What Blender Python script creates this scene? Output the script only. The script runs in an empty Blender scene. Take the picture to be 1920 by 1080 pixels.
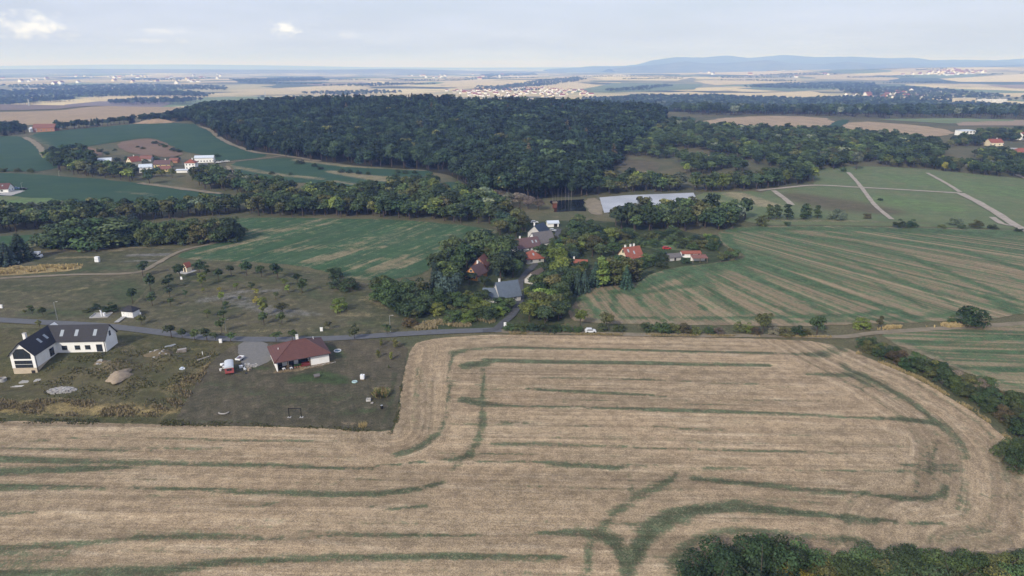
import bpy, math, random
import numpy as np
from mathutils import Vector, Matrix
from mathutils.geometry import delaunay_2d_cdt

# ------------------------------------------------------------------ camera, sky, sun, exposure
scene = bpy.context.scene
COL = scene.collection
CAM_H, PITCH, FPX = 85.0, math.radians(18.0), 1280.0
cam_data = bpy.data.cameras.new('camera')
cam_data.sensor_width = 36.0
cam_data.lens = 24.0
cam_data.clip_start = 0.5
cam_data.clip_end = 120000.0
cam = bpy.data.objects.new('camera', cam_data)
cam.location = (0, 0, CAM_H)
cam.rotation_euler = (math.pi/2 - PITCH, 0, 0)
COL.objects.link(cam)
scene.camera = cam

SUN_ELEV, SUN_AZ = 33.0, 212.0          # azimuth clockwise from the view direction (+Y): behind the camera, to the left
SUN_STRENGTH, SUN_ANGLE, SKY_STRENGTH, EXPOSURE = 3.0, 4.0, 0.093, 0.34
HAZE_DENSITY = 1.35e-4

world = bpy.data.worlds.new('World')
scene.world = world
world.use_nodes = True

sun_data = bpy.data.lights.new('sun', 'SUN')
sun_data.energy = SUN_STRENGTH
sun_data.angle = math.radians(SUN_ANGLE)
sun_data.color = (1.0, 0.95, 0.87)
sun = bpy.data.objects.new('sun', sun_data)
_a, _e = math.radians(SUN_AZ), math.radians(SUN_ELEV)
_sv = Vector((math.sin(_a)*math.cos(_e), math.cos(_a)*math.cos(_e), math.sin(_e)))
sun.rotation_euler = _sv.to_track_quat('Z', 'Y').to_euler()
sun.location = (0, -50, 200)
COL.objects.link(sun)

scene.view_settings.view_transform = 'Standard'
scene.view_settings.look = 'None'
scene.view_settings.exposure = EXPOSURE
scene.view_settings.gamma = 1.0
scene.view_settings.use_curve_mapping = False
scene.cycles.use_denoising = True
scene.cycles.max_bounces = 6
scene.cycles.diffuse_bounces = 3
scene.cycles.transparent_max_bounces = 6
scene.cycles.volume_bounces = 2

# ------------------------------------------------------------------ node helper
class NT:
    def __init__(s, tree):
        s.t = tree
        s.n = tree.nodes
    def node(s, typ, **kw):
        nd = s.n.new(typ)
        for k, v in kw.items():
            setattr(nd, k, v)
        return nd
    def put(s, sock, v):
        if isinstance(v, bpy.types.NodeSocket):
            s.t.links.new(v, sock)
        elif isinstance(v, (tuple, list)) and len(v) == 3 and sock.type == 'RGBA':
            sock.default_value = (*v, 1.0)
        else:
            sock.default_value = v
    def math(s, op, a, b=0.0, clamp=False):
        nd = s.node('ShaderNodeMath', operation=op, use_clamp=clamp)
        s.put(nd.inputs[0], a)
        s.put(nd.inputs[1], b)
        return nd.outputs[0]
    def mix(s, f, a, b, blend='MIX'):
        nd = s.node('ShaderNodeMix', data_type='RGBA', blend_type=blend, clamp_factor=True)
        s.put(nd.inputs[0], f)
        s.put(nd.inputs[6], a)
        s.put(nd.inputs[7], b)
        return nd.outputs[2]
    def ramp(s, v, lo, hi, a=0.0, b=1.0):
        nd = s.node('ShaderNodeMapRange', interpolation_type='SMOOTHSTEP')
        s.put(nd.inputs[0], v)
        for i, q in enumerate((lo, hi, a, b)):
            s.put(nd.inputs[i+1], q)
        return nd.outputs[0]
    def pos(s, scale=(1, 1, 1)):
        g = s.node('ShaderNodeNewGeometry')
        if scale == (1, 1, 1):
            return g.outputs['Position']
        m = s.node('ShaderNodeVectorMath', operation='MULTIPLY')
        s.put(m.inputs[0], g.outputs['Position'])
        m.inputs[1].default_value = scale
        return m.outputs[0]
    def noise(s, vec, scale, detail=3.0, rough=0.6):
        nd = s.node('ShaderNodeTexNoise')
        s.put(nd.inputs['Vector'], vec)
        s.put(nd.inputs['Scale'], scale)
        nd.inputs['Detail'].default_value = detail
        nd.inputs['Roughness'].default_value = rough
        return nd.outputs[0]
    def attr(s, name, typ='GEOMETRY'):
        nd = s.node('ShaderNodeAttribute', attribute_name=name, attribute_type=typ)
        return nd.outputs['Fac']
    def bright(s, col, f):
        return s.mix(1.0, col, s.comb(f), 'MULTIPLY')
    def comb(s, f):
        nd = s.node('ShaderNodeCombineColor')
        for i in range(3):
            s.put(nd.inputs[i], f)
        return nd.outputs[0]
    def bump(s, h, strength=0.5, dist=0.1):
        nd = s.node('ShaderNodeBump')
        nd.inputs['Strength'].default_value = strength
        nd.inputs['Distance'].default_value = dist
        s.put(nd.inputs['Height'], h)
        return nd.outputs[0]

def new_mat(name):
    m = bpy.data.materials.new(name)
    m.use_nodes = True
    b = m.node_tree.nodes['Principled BSDF']
    b.inputs['Roughness'].default_value = 0.85
    b.inputs['Specular IOR Level'].default_value = 0.2
    return m, NT(m.node_tree), b

# ------------------------------------------------------------------ the sky (world)
wt = NT(world.node_tree)
bg = world.node_tree.nodes['Background']
sky = wt.node('ShaderNodeTexSky', sky_type='NISHITA', sun_disc=False)
sky.sun_elevation = math.radians(SUN_ELEV)
sky.sun_rotation = math.radians(SUN_AZ)
sky.altitude = 300.0
sky.air_density = 1.0
sky.dust_density = 3.0
sky.ozone_density = 1.0
tc = wt.node('ShaderNodeTexCoord')
sep = wt.node('ShaderNodeSeparateXYZ')
wt.put(sep.inputs[0], tc.outputs['Generated'])
dz = wt.math('ADD', wt.math('MAXIMUM', sep.outputs[2], 0.0), 0.10)
cv = wt.node('ShaderNodeCombineXYZ')
wt.put(cv.inputs[0], wt.math('DIVIDE', sep.outputs[0], dz))
wt.put(cv.inputs[1], wt.math('DIVIDE', sep.outputs[1], dz))
veil = wt.noise(cv.outputs[0], 0.55, 5.0, 0.55)
veil = wt.ramp(veil, 0.30, 0.75, 0.55, 0.85)
SKY_WHITE = (6.5, 7.2, 9.6)
skycol = wt.mix(veil, sky.outputs[0], SKY_WHITE)
def cumulus(px, py, wx, wz, amp, seedoff, col):
    """a small bright cumulus, by direction from the place"""
    d = Vector(((px-960)/FPX, math.cos(PITCH)+(540-py)/FPX*math.sin(PITCH), -math.sin(PITCH)+(540-py)/FPX*math.cos(PITCH))).normalized()
    az, el = math.atan2(d.x, d.y), math.asin(d.z)
    a = wt.math('ARCTAN2', sep.outputs[0], sep.outputs[1])
    e = wt.math('ARCSINE', sep.outputs[2])
    u = wt.math('DIVIDE', wt.math('SUBTRACT', a, az), wx)
    v = wt.math('DIVIDE', wt.math('SUBTRACT', e, el), wz)
    r = wt.math('SQRT', wt.math('ADD', wt.math('MULTIPLY', u, u), wt.math('MULTIPLY', v, v)))
    c = wt.node('ShaderNodeCombineXYZ')
    wt.put(c.inputs[0], wt.math('ADD', wt.math('MULTIPLY', a, 60.0), seedoff))
    wt.put(c.inputs[1], wt.math('MULTIPLY', e, 110.0))
    nz = wt.noise(c.outputs[0], 1.0, 6.0, 0.62)
    k = wt.math('ADD', wt.math('SUBTRACT', 1.0, r), wt.math('MULTIPLY', wt.math('SUBTRACT', nz, 0.5), 2.6))
    return wt.mix(wt.math('MULTIPLY', wt.ramp(k, 0.0, 1.1), amp), col, (13.0, 13.0, 13.0))
for cc in ((62, 48, 0.046, 0.016, 0.55, 3.0), (535, 54, 0.026, 0.012, 0.6, 17.0), (310, 58, 0.030, 0.006, 0.25, 31.0), (655, 66, 0.020, 0.008, 0.15, 47.0), (290, 76, 0.05, 0.004, 0.2, 61.0)):
    skycol = cumulus(*cc, skycol)
wt.put(bg.inputs['Color'], skycol)
bg.inputs['Strength'].default_value = SKY_STRENGTH

# ------------------------------------------------------------------ terrain
def sstep(t):
    t = np.clip(t, 0, 1)
    return t*t*(3-2*t)
MOUNDS = [(-146, 179, 14, 9, -3.2), (-118, 186, 5, 4, 1.6), (-104, 190, 5, 4, 1.4), (-112, 178, 6, 4, 0.9),
          (-96, 176, 5, 5, 0.7), (-126, 181, 5, 3.5, 0.8)]
def H(x, y):
    x = np.asarray(x, float)
    y = np.asarray(y, float)
    y0 = np.where(x < 0, 1250-0.28*x, 1250.0)
    y0 = np.minimum(y0, 1900)
    z = -40*sstep((y-y0)/650)
    z = z + 28*np.exp(-((x+170)/370)**2 - ((y-1190)/390)**2)
    near = np.exp(-((y-200)/900)**2)
    z = z + 0.9*np.sin(x/83+1.1)*np.sin(y/61+0.4)*near*sstep((y-120)/200)
    z = z + 115*np.exp(-((x-5600)/3300)**2 - ((y-8200)/2600)**2)
    z = z + 30*np.exp(-((x-900)/1100)**2 - ((y-6200)/1100)**2)
    z = z + 10*np.sin(x/1300.0)*np.sin(y/1700.0+1)*sstep((y-2600)/3000)*np.exp(-(y/30000)**2)
    for mx, my, rx, ry, h in MOUNDS:
        z = z + h*np.exp(-((x-mx)/rx)**2 - ((y-my)/ry)**2)
    return z
def Hs(x, y):
    return float(H(x, y))
_T = np.geomspace(60, 70000, 1500)
def G(px, py):
    """ground point that is seen at a place of the photograph"""
    cx, cy = (px-960)/FPX, (540-py)/FPX
    d = np.array((cx, math.cos(PITCH)+cy*math.sin(PITCH), -math.sin(PITCH)+cy*math.cos(PITCH)))
    f = CAM_H+d[2]*_T - H(d[0]*_T, d[1]*_T)
    k = np.argmax(f < 0)
    if f[k] >= 0:
        k = len(_T)-1
    lo, hi = _T[max(k-1, 0)], _T[k]
    for _ in range(30):
        m = (lo+hi)/2
        if CAM_H+d[2]*m - Hs(d[0]*m, d[1]*m) < 0:
            hi = m
        else:
            lo = m
    return np.array((d[0]*hi, d[1]*hi))
def project(x, y, z):
    z = z-CAM_H
    f = y*math.cos(PITCH)-z*math.sin(PITCH)
    u = y*math.sin(PITCH)+z*math.cos(PITCH)
    return 960+FPX*x/f, 540-FPX*u/f
def ppm(x, y):
    """photograph pixels per metre at a ground point (across, up, along the ground)"""
    z = Hs(x, y)
    dist = math.sqrt(x*x+y*y+(CAM_H-z)**2)
    s = (CAM_H-z)/dist
    f = y*math.cos(PITCH)+(CAM_H-z)*math.sin(PITCH)
    return FPX/f, FPX/f*math.sqrt(max(0.01, 1-s*s)), FPX/f*s

# ------------------------------------------------------------------ mesh builder
class MB:
    def __init__(s):
        s.v, s.f, s.m = [], [], []
    def add(s, vs, fs, mi=0):
        o = len(s.v)
        s.v += [tuple(v) for v in vs]
        s.f += [tuple(i+o for i in f) for f in fs]
        s.m += [mi]*len(fs)
        return s
    def box(s, x0, x1, y0, y1, z0, z1, mi=0):
        return s.add([(x0, y0, z0), (x1, y0, z0), (x1, y1, z0), (x0, y1, z0), (x0, y0, z1), (x1, y0, z1), (x1, y1, z1), (x0, y1, z1)],
                     [(0, 3, 2, 1), (4, 5, 6, 7), (0, 1, 5, 4), (1, 2, 6, 5), (2, 3, 7, 6), (3, 0, 4, 7)], mi)
    def slab(s, pts, th, mi=0):
        """planar polygon with a vertical thickness below it"""
        n = len(pts)
        vs = list(pts)+[(p[0], p[1], p[2]-th) for p in pts]
        fs = [tuple(range(n)), tuple(range(2*n-1, n-1, -1))]+[(i, i+n, (i+1) % n+n, (i+1) % n) for i in range(n)]
        return s.add(vs, fs, mi)
    def prism(s, pts, a, b, axis='y', mi=0):
        """profile pts (u, z) swept along an axis"""
        n = len(pts)
        if axis == 'y':
            vs = [(u, a, z) for u, z in pts]+[(u, b, z) for u, z in pts]
        elif axis == 'x':
            vs = [(a, u, z) for u, z in pts]+[(b, u, z) for u, z in pts]
        else:
            vs = [(u, z, a) for u, z in pts]+[(u, z, b) for u, z in pts]
        fs = [tuple(range(n-1, -1, -1)), tuple(range(n, 2*n))]+[(i, (i+1) % n, (i+1) % n+n, i+n) for i in range(n)]
        return s.add(vs, fs, mi)
    def tube(s, p0, p1, r0, r1=None, n=6, mi=0, cap=True):
        r1 = r0 if r1 is None else r1
        p0, p1 = Vector(p0), Vector(p1)
        d = (p1-p0).normalized()
        a = d.orthogonal().normalized()
        b = d.cross(a)
        vs = []
        for p, r in ((p0, r0), (p1, r1)):
            for i in range(n):
                t = 2*math.pi*i/n
                vs.append(p+a*(r*math.cos(t))+b*(r*math.sin(t)))
        fs = [(i, (i+1) % n, (i+1) % n+n, i+n) for i in range(n)]
        if cap:
            fs += [tuple(range(n-1, -1, -1)), tuple(range(n, 2*n))]
        return s.add(vs, fs, mi)
    def lathe(s, prof, n=12, c=(0, 0), mi=0):
        vs, fs = [], []
        for r, z in prof:
            for i in range(n):
                t = 2*math.pi*i/n
                vs.append((c[0]+r*math.cos(t), c[1]+r*math.sin(t), z))
        for j in range(len(prof)-1):
            for i in range(n):
                fs.append((j*n+i, j*n+(i+1) % n, (j+1)*n+(i+1) % n, (j+1)*n+i))
        fs.append(tuple(range(n-1, -1, -1)))
        fs.append(tuple(range((len(prof)-1)*n, len(prof)*n)))
        return s.add(vs, fs, mi)
    def rock(s, c, r, rnd, mi=0, flat=0.7):
        vs = []
        for sx in (-1, 1):
            for sy in (-1, 1):
                for sz in (-1, 1):
                    vs.append((c[0]+sx*r*rnd.uniform(.4, 1), c[1]+sy*r*rnd.uniform(.4, 1), c[2]+sz*r*flat*rnd.uniform(.4, 1)))
        return s.add(vs, [(0, 1, 3, 2), (4, 6, 7, 5), (0, 4, 5, 1), (2, 3, 7, 6), (0, 2, 6, 4), (1, 5, 7, 3)], mi)
    def mesh(s, name, mats, smooth=False):
        me = bpy.data.meshes.new(name)
        me.from_pydata(s.v, [], s.f)
        mats = mats if isinstance(mats, (list, tuple)) else [mats]
        for m in mats:
            me.materials.append(m)
        if len(mats) > 1:
            me.polygons.foreach_set('material_index', s.m)
        if smooth:
            me.polygons.foreach_set('use_smooth', [True]*len(s.f))
        me.update()
        return me
    def obj(s, name, mats, parent=None, smooth=False):
        return link(name, s.mesh(name, mats, smooth), parent)

def link(name, data, parent=None):
    o = bpy.data.objects.new(name, data)
    COL.objects.link(o)
    if parent is not None:
        o.parent = parent
    return o
def tag(o, label=None, cat=None, group=None, kind=None):
    for k, v in (('label', label), ('category', cat), ('group', group), ('kind', kind)):
        if v:
            o[k] = v
    return o
def empty(name, x, y, rz=0.0, z=None):
    o = link(name, None)
    o.empty_display_size = 0.5
    o.location = (x, y, Hs(x, y) if z is None else z)
    o.rotation_euler = (0, 0, rz)
    return o
ORD = ['', 'first', 'second', 'third', 'fourth', 'fifth', 'sixth', 'seventh', 'eighth', 'ninth', 'tenth', 'eleventh', 'twelfth', 'thirteenth', 'fourteenth', 'fifteenth', 'sixteenth', 'seventeenth', 'eighteenth', 'nineteenth', 'twentieth', 'twenty-first', 'twenty-second', 'twenty-third', 'twenty-fourth', 'twenty-fifth', 'twenty-sixth', 'twenty-seventh', 'twenty-eighth', 'twenty-ninth', 'thirtieth']

# ------------------------------------------------------------------ ground materials
def field_mat(name, base, base2, dry, masks=(), rows=0.0, band=0.0, bandf=0.2, fine=0.35, big=35.0, mid=5.0, edge=0.55, far=1.0):
    """open land: two ground tones in broad patches, a third in small ones, rows left by machines, and up to three covers whose
    outlines come from the sheet's own point attributes m1, m2, m3 and are broken up by noise"""
    m, t, b = new_mat(name)
    p = t.pos()
    c = t.mix(t.ramp(t.noise(p, 1.0/big, 4.0), 0.38, 0.62), base, base2)
    pv = p
    if rows > 0:
        r = t.attr('row')
        cx = t.node('ShaderNodeCombineXYZ')
        t.put(cx.inputs[0], r)
        sp = t.node('ShaderNodeSeparateXYZ')
        t.put(sp.inputs[0], p)
        al = t.math('ADD', sp.outputs[0], sp.outputs[1])
        t.put(cx.inputs[1], t.math('MULTIPLY', al, 0.02))
        cd = t.node('ShaderNodeCombineXYZ')
        t.put(cd.inputs[0], r)
        t.put(cd.inputs[1], t.math('MULTIPLY', al, 0.12))
        pv = cd.outputs[0]
    c = t.mix(t.math('MULTIPLY', t.ramp(t.noise(pv, 1.0/mid, 5.0, 0.7), 0.5, 0.68), 0.7), c, dry)
    f1 = t.noise(p, 1.6/far, 3.0, 0.75)
    f2 = t.noise(p, 0.33/far, 3.0, 0.7)
    f0 = t.noise(p, 4.5/far, 2.0, 0.8)
    for i, (col, amt) in enumerate(masks):
        k = t.math('ADD', t.attr('m%d' % (i+1)), t.math('MULTIPLY', t.math('SUBTRACT', f1, 0.5), edge*2.0))
        k = t.math('ADD', k, t.math('MULTIPLY', t.math('SUBTRACT', f2, 0.5), edge*1.4))
        if band and rows > 0:
            k = t.math('ADD', k, t.math('MULTIPLY', t.math('SUBTRACT', t.noise(cx.outputs[0], bandf, 3.0, 0.6), 0.5), band))
        cc = t.mix(t.ramp(f2, 0.35, 0.65), col, tuple(v*1.25 for v in col))
        k = t.math('ADD', k, t.math('MULTIPLY', t.math('SUBTRACT', f0, 0.5), edge*1.6))
        if rows > 0:
            k = t.math('ADD', k, t.math('MULTIPLY', t.math('SUBTRACT', t.noise(pv, 0.3/far, 3.0, 0.6), 0.5), edge*1.3))
        cc = t.mix(t.ramp(f1, 0.45, 0.75), cc, tuple(v*0.6+w*0.4 for v, w in zip(col, base)))
        c = t.mix(t.math('MULTIPLY', t.ramp(k, 0.28, 0.74), amt), c, cc)
    if rows > 0:
        w = t.noise(cx.outputs[0], 0.55, 4.0, 0.75)
        w2 = t.noise(cx.outputs[0], 0.12, 2.0, 0.5)
        c = t.bright(c, t.ramp(w, 0.25, 0.75, 1.0-rows, 1.0+rows))
        c = t.bright(c, t.ramp(w2, 0.3, 0.7, 1.0-rows*0.6, 1.0+rows*0.6))
    f3 = t.noise(p, 4.5/far, 2.0, 0.8)
    c = t.bright(c, t.ramp(f2, 0.3, 0.7, 1.0-fine*0.45, 1.0+fine*0.45))
    c = t.bright(c, t.ramp(f3, 0.25, 0.75, 1.0-fine, 1.0+fine))
    t.put(b.inputs['Base Color'], c)
    t.put(b.inputs['Normal'], t.bump(t.math('ADD', f1, t.math('MULTIPLY', f3, 0.5)), 0.6, 0.18*far))
    b.inputs['Roughness'].default_value = 0.95
    b.inputs['Specular IOR Level'].default_value = 0.1
    return m
def flat_mat(name, col, var=0.15, scale=1.0, rough=0.8, spec=0.2, col2=None, metal=0.0, bump=0.0):
    m, t, b = new_mat(name)
    n = t.noise(t.pos(), scale, 4.0, 0.65)
    c = t.mix(t.ramp(n, 0.3, 0.7), col, col2 or tuple(v*(1-var) for v in col))
    t.put(b.inputs['Base Color'], c)
    b.inputs['Roughness'].default_value = rough
    b.inputs['Specular IOR Level'].default_value = spec
    b.inputs['Metallic'].default_value = metal
    if bump:
        t.put(b.inputs['Normal'], t.bump(n, 0.5, bump))
    return m

WEED = (0.040, 0.064, 0.033)
STUB = (0.278, 0.212, 0.136)
CROP = (0.042, 0.084, 0.038)
GRASSY = (0.105, 0.105, 0.052)
M = {}
M['ground'] = field_mat('rough grassland', (0.071, 0.076, 0.040), (0.099, 0.090, 0.050), (0.146, 0.120, 0.073), big=45, mid=7, fine=0.3)
M['stubble'] = field_mat('cereal stubble', STUB, (0.300, 0.224, 0.142), (0.385, 0.305, 0.208), [(WEED, 0.88), ((0.172, 0.133, 0.090), 0.7)], rows=0.26, fine=0.5, mid=2.5, edge=0.72, band=0.95, bandf=0.42)
M['striped'] = field_mat('stubble with green regrowth', (0.232, 0.181, 0.116), (0.249, 0.189, 0.120), (0.215, 0.185, 0.112), [(CROP, 0.95), ((0.189, 0.146, 0.103), 0.6)], rows=0.14, fine=0.3, mid=4.0, edge=0.5, far=1.6, band=1.7, bandf=0.33)
M['green'] = field_mat('green regrowth field', CROP, (0.047, 0.086, 0.043), (0.067, 0.099, 0.052), [((0.215, 0.172, 0.107), 0.75)], rows=0.14, fine=0.25, mid=9.0, edge=0.55, far=1.8, band=1.7, bandf=0.3)
M['crop'] = field_mat('young green crop', (0.031, 0.065, 0.040), (0.038, 0.072, 0.040), (0.045, 0.077, 0.045), [((0.206, 0.172, 0.103), 0.8)], rows=0.05, fine=0.1, mid=20, edge=0.4, far=3.0)
M['meadow'] = field_mat('dry meadow', (0.064, 0.069, 0.036), (0.096, 0.088, 0.053), (0.155, 0.129, 0.082), [((0.142, 0.138, 0.129), 0.75), ((0.181, 0.150, 0.086), 0.8), ((0.047, 0.063, 0.029), 0.85)], fine=0.42, mid=4)
M['yard'] = field_mat('parched mown lawn', (0.064, 0.060, 0.038), (0.090, 0.078, 0.052), (0.135, 0.110, 0.075), [((0.036, 0.058, 0.022), 0.85), ((0.198, 0.146, 0.090), 0.85), ((0.039, 0.047, 0.024), 0.8)], fine=0.45, mid=3)
M['plot'] = field_mat('rough building plot', (0.062, 0.064, 0.029), (0.099, 0.086, 0.045), (0.129, 0.107, 0.060), [((0.224, 0.168, 0.077), 0.85), ((0.142, 0.112, 0.073), 0.8), ((0.047, 0.045, 0.028), 0.75)], fine=0.45, mid=2.2)
M['heath'] = field_mat('grassland slope', (0.103, 0.134, 0.065), (0.119, 0.140, 0.070), (0.150, 0.145, 0.084), [((0.085, 0.068, 0.046), 0.9), ((0.226, 0.188, 0.119), 0.8), ((0.091, 0.150, 0.054), 0.7)], fine=0.2, mid=12, far=2.5)
M['tan'] = field_mat('pale stubble', (0.310, 0.237, 0.155), (0.284, 0.215, 0.142), (0.241, 0.189, 0.129), [(CROP, 0.8)], rows=0.12, fine=0.15, mid=25, far=4.0)
M['brown'] = field_mat('ploughed soil', (0.154, 0.106, 0.076), (0.172, 0.121, 0.088), (0.132, 0.095, 0.070), [], fine=0.15, mid=12, far=2)
M['mauve'] = field_mat('bare mauve soil', (0.172, 0.142, 0.133), (0.189, 0.155, 0.142), (0.163, 0.133, 0.120), [], fine=0.1, mid=40, far=4)
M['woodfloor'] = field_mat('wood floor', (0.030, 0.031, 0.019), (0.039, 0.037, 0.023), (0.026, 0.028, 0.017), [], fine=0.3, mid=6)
M['garden'] = field_mat('garden grass', (0.040, 0.055, 0.026), (0.055, 0.066, 0.032), (0.088, 0.08, 0.048), fine=0.4, mid=5)
M['lane'] = flat_mat('patched lane asphalt', (0.085, 0.088, 0.095), 0.3, 0.5, 0.9, 0.2, (0.06, 0.06, 0.062))
M['asphalt'] = flat_mat('worn asphalt', (0.116, 0.120, 0.129), 0.2, 0.6, 0.9, 0.2, (0.099, 0.101, 0.107))
M['gravel'] = flat_mat('pale gravel', (0.175, 0.17, 0.165), 0.2, 1.4, 0.95, 0.1, (0.146, 0.142, 0.133), bump=0.05)
M['dirt'] = flat_mat('dirt track', (0.232, 0.194, 0.142), 0.2, 0.25, 0.95, 0.1, (0.163, 0.142, 0.099))
M['pale_path'] = flat_mat('pale stone path', (0.344, 0.305, 0.258), 0.2, 0.2, 0.95, 0.1, (0.267, 0.232, 0.194))
M['concrete'] = flat_mat('concrete', (0.361, 0.353, 0.344), 0.2, 1.0, 0.9, 0.2)
M['membrane'] = flat_mat('pale membrane', (0.396, 0.413, 0.447), 0.2, 0.06, 0.6, 0.3, (0.310, 0.327, 0.361), bump=0.2)
M['pond'] = flat_mat('dark pond water', (0.010, 0.012, 0.012), 0.2, 0.2, 0.1, 0.5)

def stroke_val(P, strokes):
    """coverage from painted lines: each stroke is (points (x, y, thickness in photo px), strength, mode)"""
    out = np.zeros(len(P))
    for st in strokes:
        pts, k = st[0], st[1]
        vert = len(st) > 2 and st[2] == 'v'
        W, R = [], []
        for q in (pts if len(st) > 2 and st[2] == 'w' else ()):
            W.append(np.array(q[:2]))
            R.append(q[2])
        for q in (() if len(st) > 2 and st[2] == 'w' else pts):
            g = G(q[0], q[1])
            a, u, al = ppm(*g)
            W.append(g)
            R.append(max(0.3, 1.15*q[2]/2/(a if vert else al)))
        W, R = np.array(W), np.array(R)
        if len(W) == 1:
            a, u, al = ppm(*W[0])
            d = np.hypot(P[:, 0]-W[0][0], P[:, 1]-W[0][1])/R[0]
            best = d
        else:
            best = np.full(len(P), 9.0)
            for i in range(len(W)-1):
                ab = W[i+1]-W[i]
                t = np.clip(((P-W[i])@ab)/max(1e-6, ab@ab), 0, 1)
                d = np.hypot(*(P-(W[i]+t[:, None]*ab)).T)/(R[i]+t*(R[i+1]-R[i]))
                best = np.minimum(best, d)
        out = np.maximum(out, k*(1-sstep((best-0.15)/1.6)))
    return out

def inside(P, poly):
    x, y = P[:, 0], P[:, 1]
    r = np.zeros(len(P), bool)
    n = len(poly)
    for i in range(n):
        x0, y0 = poly[i]
        x1, y1 = poly[(i+1) % n]
        if y0 != y1:
            c = ((y0 > y) != (y1 > y)) & (x < (x1-x0)*(y-y0)/(y1-y0)+x0)
            r ^= c
    return r
def chaikin(p, n=2):
    p = [np.array(q, float) for q in p]
    for _ in range(n):
        o = []
        for i in range(len(p)):
            a, b = p[i], p[(i+1) % len(p)]
            o += [a*0.75+b*0.25, a*0.25+b*0.75]
        p = o
    return p
def zoff(layer, x, y):
    return layer*(0.03+0.00014*np.hypot(x, y))

def sheet(name, poly, spacing, layer, mat, masks=None, kind='structure', row=None, smooth=1, wob=0.35, label=None):
    """a piece of land laid over the ground: polygon given by the ground points seen at places of the photograph"""
    rnd = np.random.RandomState(abs(hash(name)) % 1000 if False else sum(map(ord, name)) % 1000)
    W = [G(*q) for q in poly]
    if smooth:
        W = chaikin(W, smooth)
    B = []
    for i in range(len(W)):
        a, b = W[i], W[(i+1) % len(W)]
        n = max(1, int(np.hypot(*(b-a))/spacing))
        nv = np.array((-(b-a)[1], (b-a)[0]))/(np.hypot(*(b-a))+1e-6)
        for k in range(n):
            q = a+(b-a)*k/n
            B.append(q+nv*rnd.uniform(-wob, wob)*spacing*0.6)
    B = np.array(B)
    lo, hi = B.min(0), B.max(0)
    xs, ys = np.arange(lo[0], hi[0], spacing), np.arange(lo[1], hi[1], spacing)
    X, Y = np.meshgrid(xs, ys)
    Q = np.stack([X.ravel(), Y.ravel()], 1)+rnd.uniform(-.25, .25, (X.size, 2))*spacing
    Q = Q[inside(Q, B)]
    if len(Q):
        keep = np.ones(len(Q), bool)
        for s in range(0, len(Q), 4000):
            blk = Q[s:s+4000]
            dm = np.full(len(blk), 1e9)
            for j in range(0, len(B), 400):
                dm = np.minimum(dm, ((blk[:, None, :]-B[None, j:j+400, :])**2).sum(2).min(1))
            keep[s:s+4000] = dm > (0.45*spacing)**2
        Q = Q[keep]
    P = np.vstack([B, Q])
    nb = len(B)
    c0 = P.mean(0)
    vs, es, fs, _, _, _ = delaunay_2d_cdt([Vector((p[0]-c0[0], p[1]-c0[1])) for p in P], [(i, (i+1) % nb) for i in range(nb)], [], 1, 1e-4)
    V = np.array([(v[0]+c0[0], v[1]+c0[1]) for v in vs])
    Z = H(V[:, 0], V[:, 1])+zoff(layer, V[:, 0], V[:, 1])
    fs = [f if ((V[f[1]]-V[f[0]])[0]*(V[f[2]]-V[f[0]])[1]-(V[f[1]]-V[f[0]])[1]*(V[f[2]]-V[f[0]])[0]) > 0 else f[::-1] for f in fs]
    me = bpy.data.meshes.new(name)
    me.from_pydata(np.column_stack([V, Z]).tolist(), [], fs)
    me.materials.append(mat)
    me.polygons.foreach_set('use_smooth', [True]*len(fs))
    for k, st in (masks or {}).items():
        val = st(V) if callable(st) else stroke_val(V, st)
        me.attributes.new(k, 'FLOAT', 'POINT').data.foreach_set('value', val.astype(np.float32))
    if row is not None:
        me.attributes.new('row', 'FLOAT', 'POINT').data.foreach_set('value', np.asarray(row(V), np.float32))
    me.update()
    o = link(name, me)
    o['kind'] = kind
    if label:
        o['label'] = label
    return o

def world_line(pts, step=3.0):
    """smooth line through the ground points seen at places of the photograph, resampled"""
    W = [G(*q[:2]) for q in pts]
    out = []
    for i in range(len(W)-1):
        p0, p1, p2, p3 = W[max(i-1, 0)], W[i], W[i+1], W[min(i+2, len(W)-1)]
        n = max(2, int(np.hypot(*(p2-p1))/step))
        for k in range(n):
            t = k/n
            out.append(0.5*((2*p1)+(p2-p0)*t+(2*p0-5*p1+4*p2-p3)*t*t+(3*p1-p0-3*p2+p3)*t**3))
    out.append(W[-1])
    return np.array(out)
def ribbon(name, pts, width, layer, mat, step=3.0, wob=0.0, kind='structure', label=None):
    L = world_line(pts, step)
    T = np.gradient(L, axis=0)
    T /= np.linalg.norm(T, axis=1)[:, None]+1e-9
    Nn = np.stack([-T[:, 1], T[:, 0]], 1)
    rnd = np.random.RandomState(len(L))
    vs, fs = [], []
    for j, u in enumerate((0.5, 0.17, -0.17, -0.5)):
        w = width*(1+(rnd.uniform(-wob, wob, len(L)) if abs(u) == 0.5 else 0))
        Q = L+Nn*(u*w*np.ones(len(L)))[:, None]
        Z = H(Q[:, 0], Q[:, 1])+zoff(layer, Q[:, 0], Q[:, 1])
        vs += np.column_stack([Q, Z]).tolist()
    n = len(L)
    for j in range(3):
        for i in range(n-1):
            fs.append((j*n+i, (j+1)*n+i, (j+1)*n+i+1, j*n+i+1))
    me = bpy.data.meshes.new(name)
    me.from_pydata(vs, [], fs)
    me.materials.append(mat)
    me.polygons.foreach_set('use_smooth', [True]*len(fs))
    me.update()
    o = link(name, me)
    o['kind'] = kind
    if label:
        o['label'] = label
    return o

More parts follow.
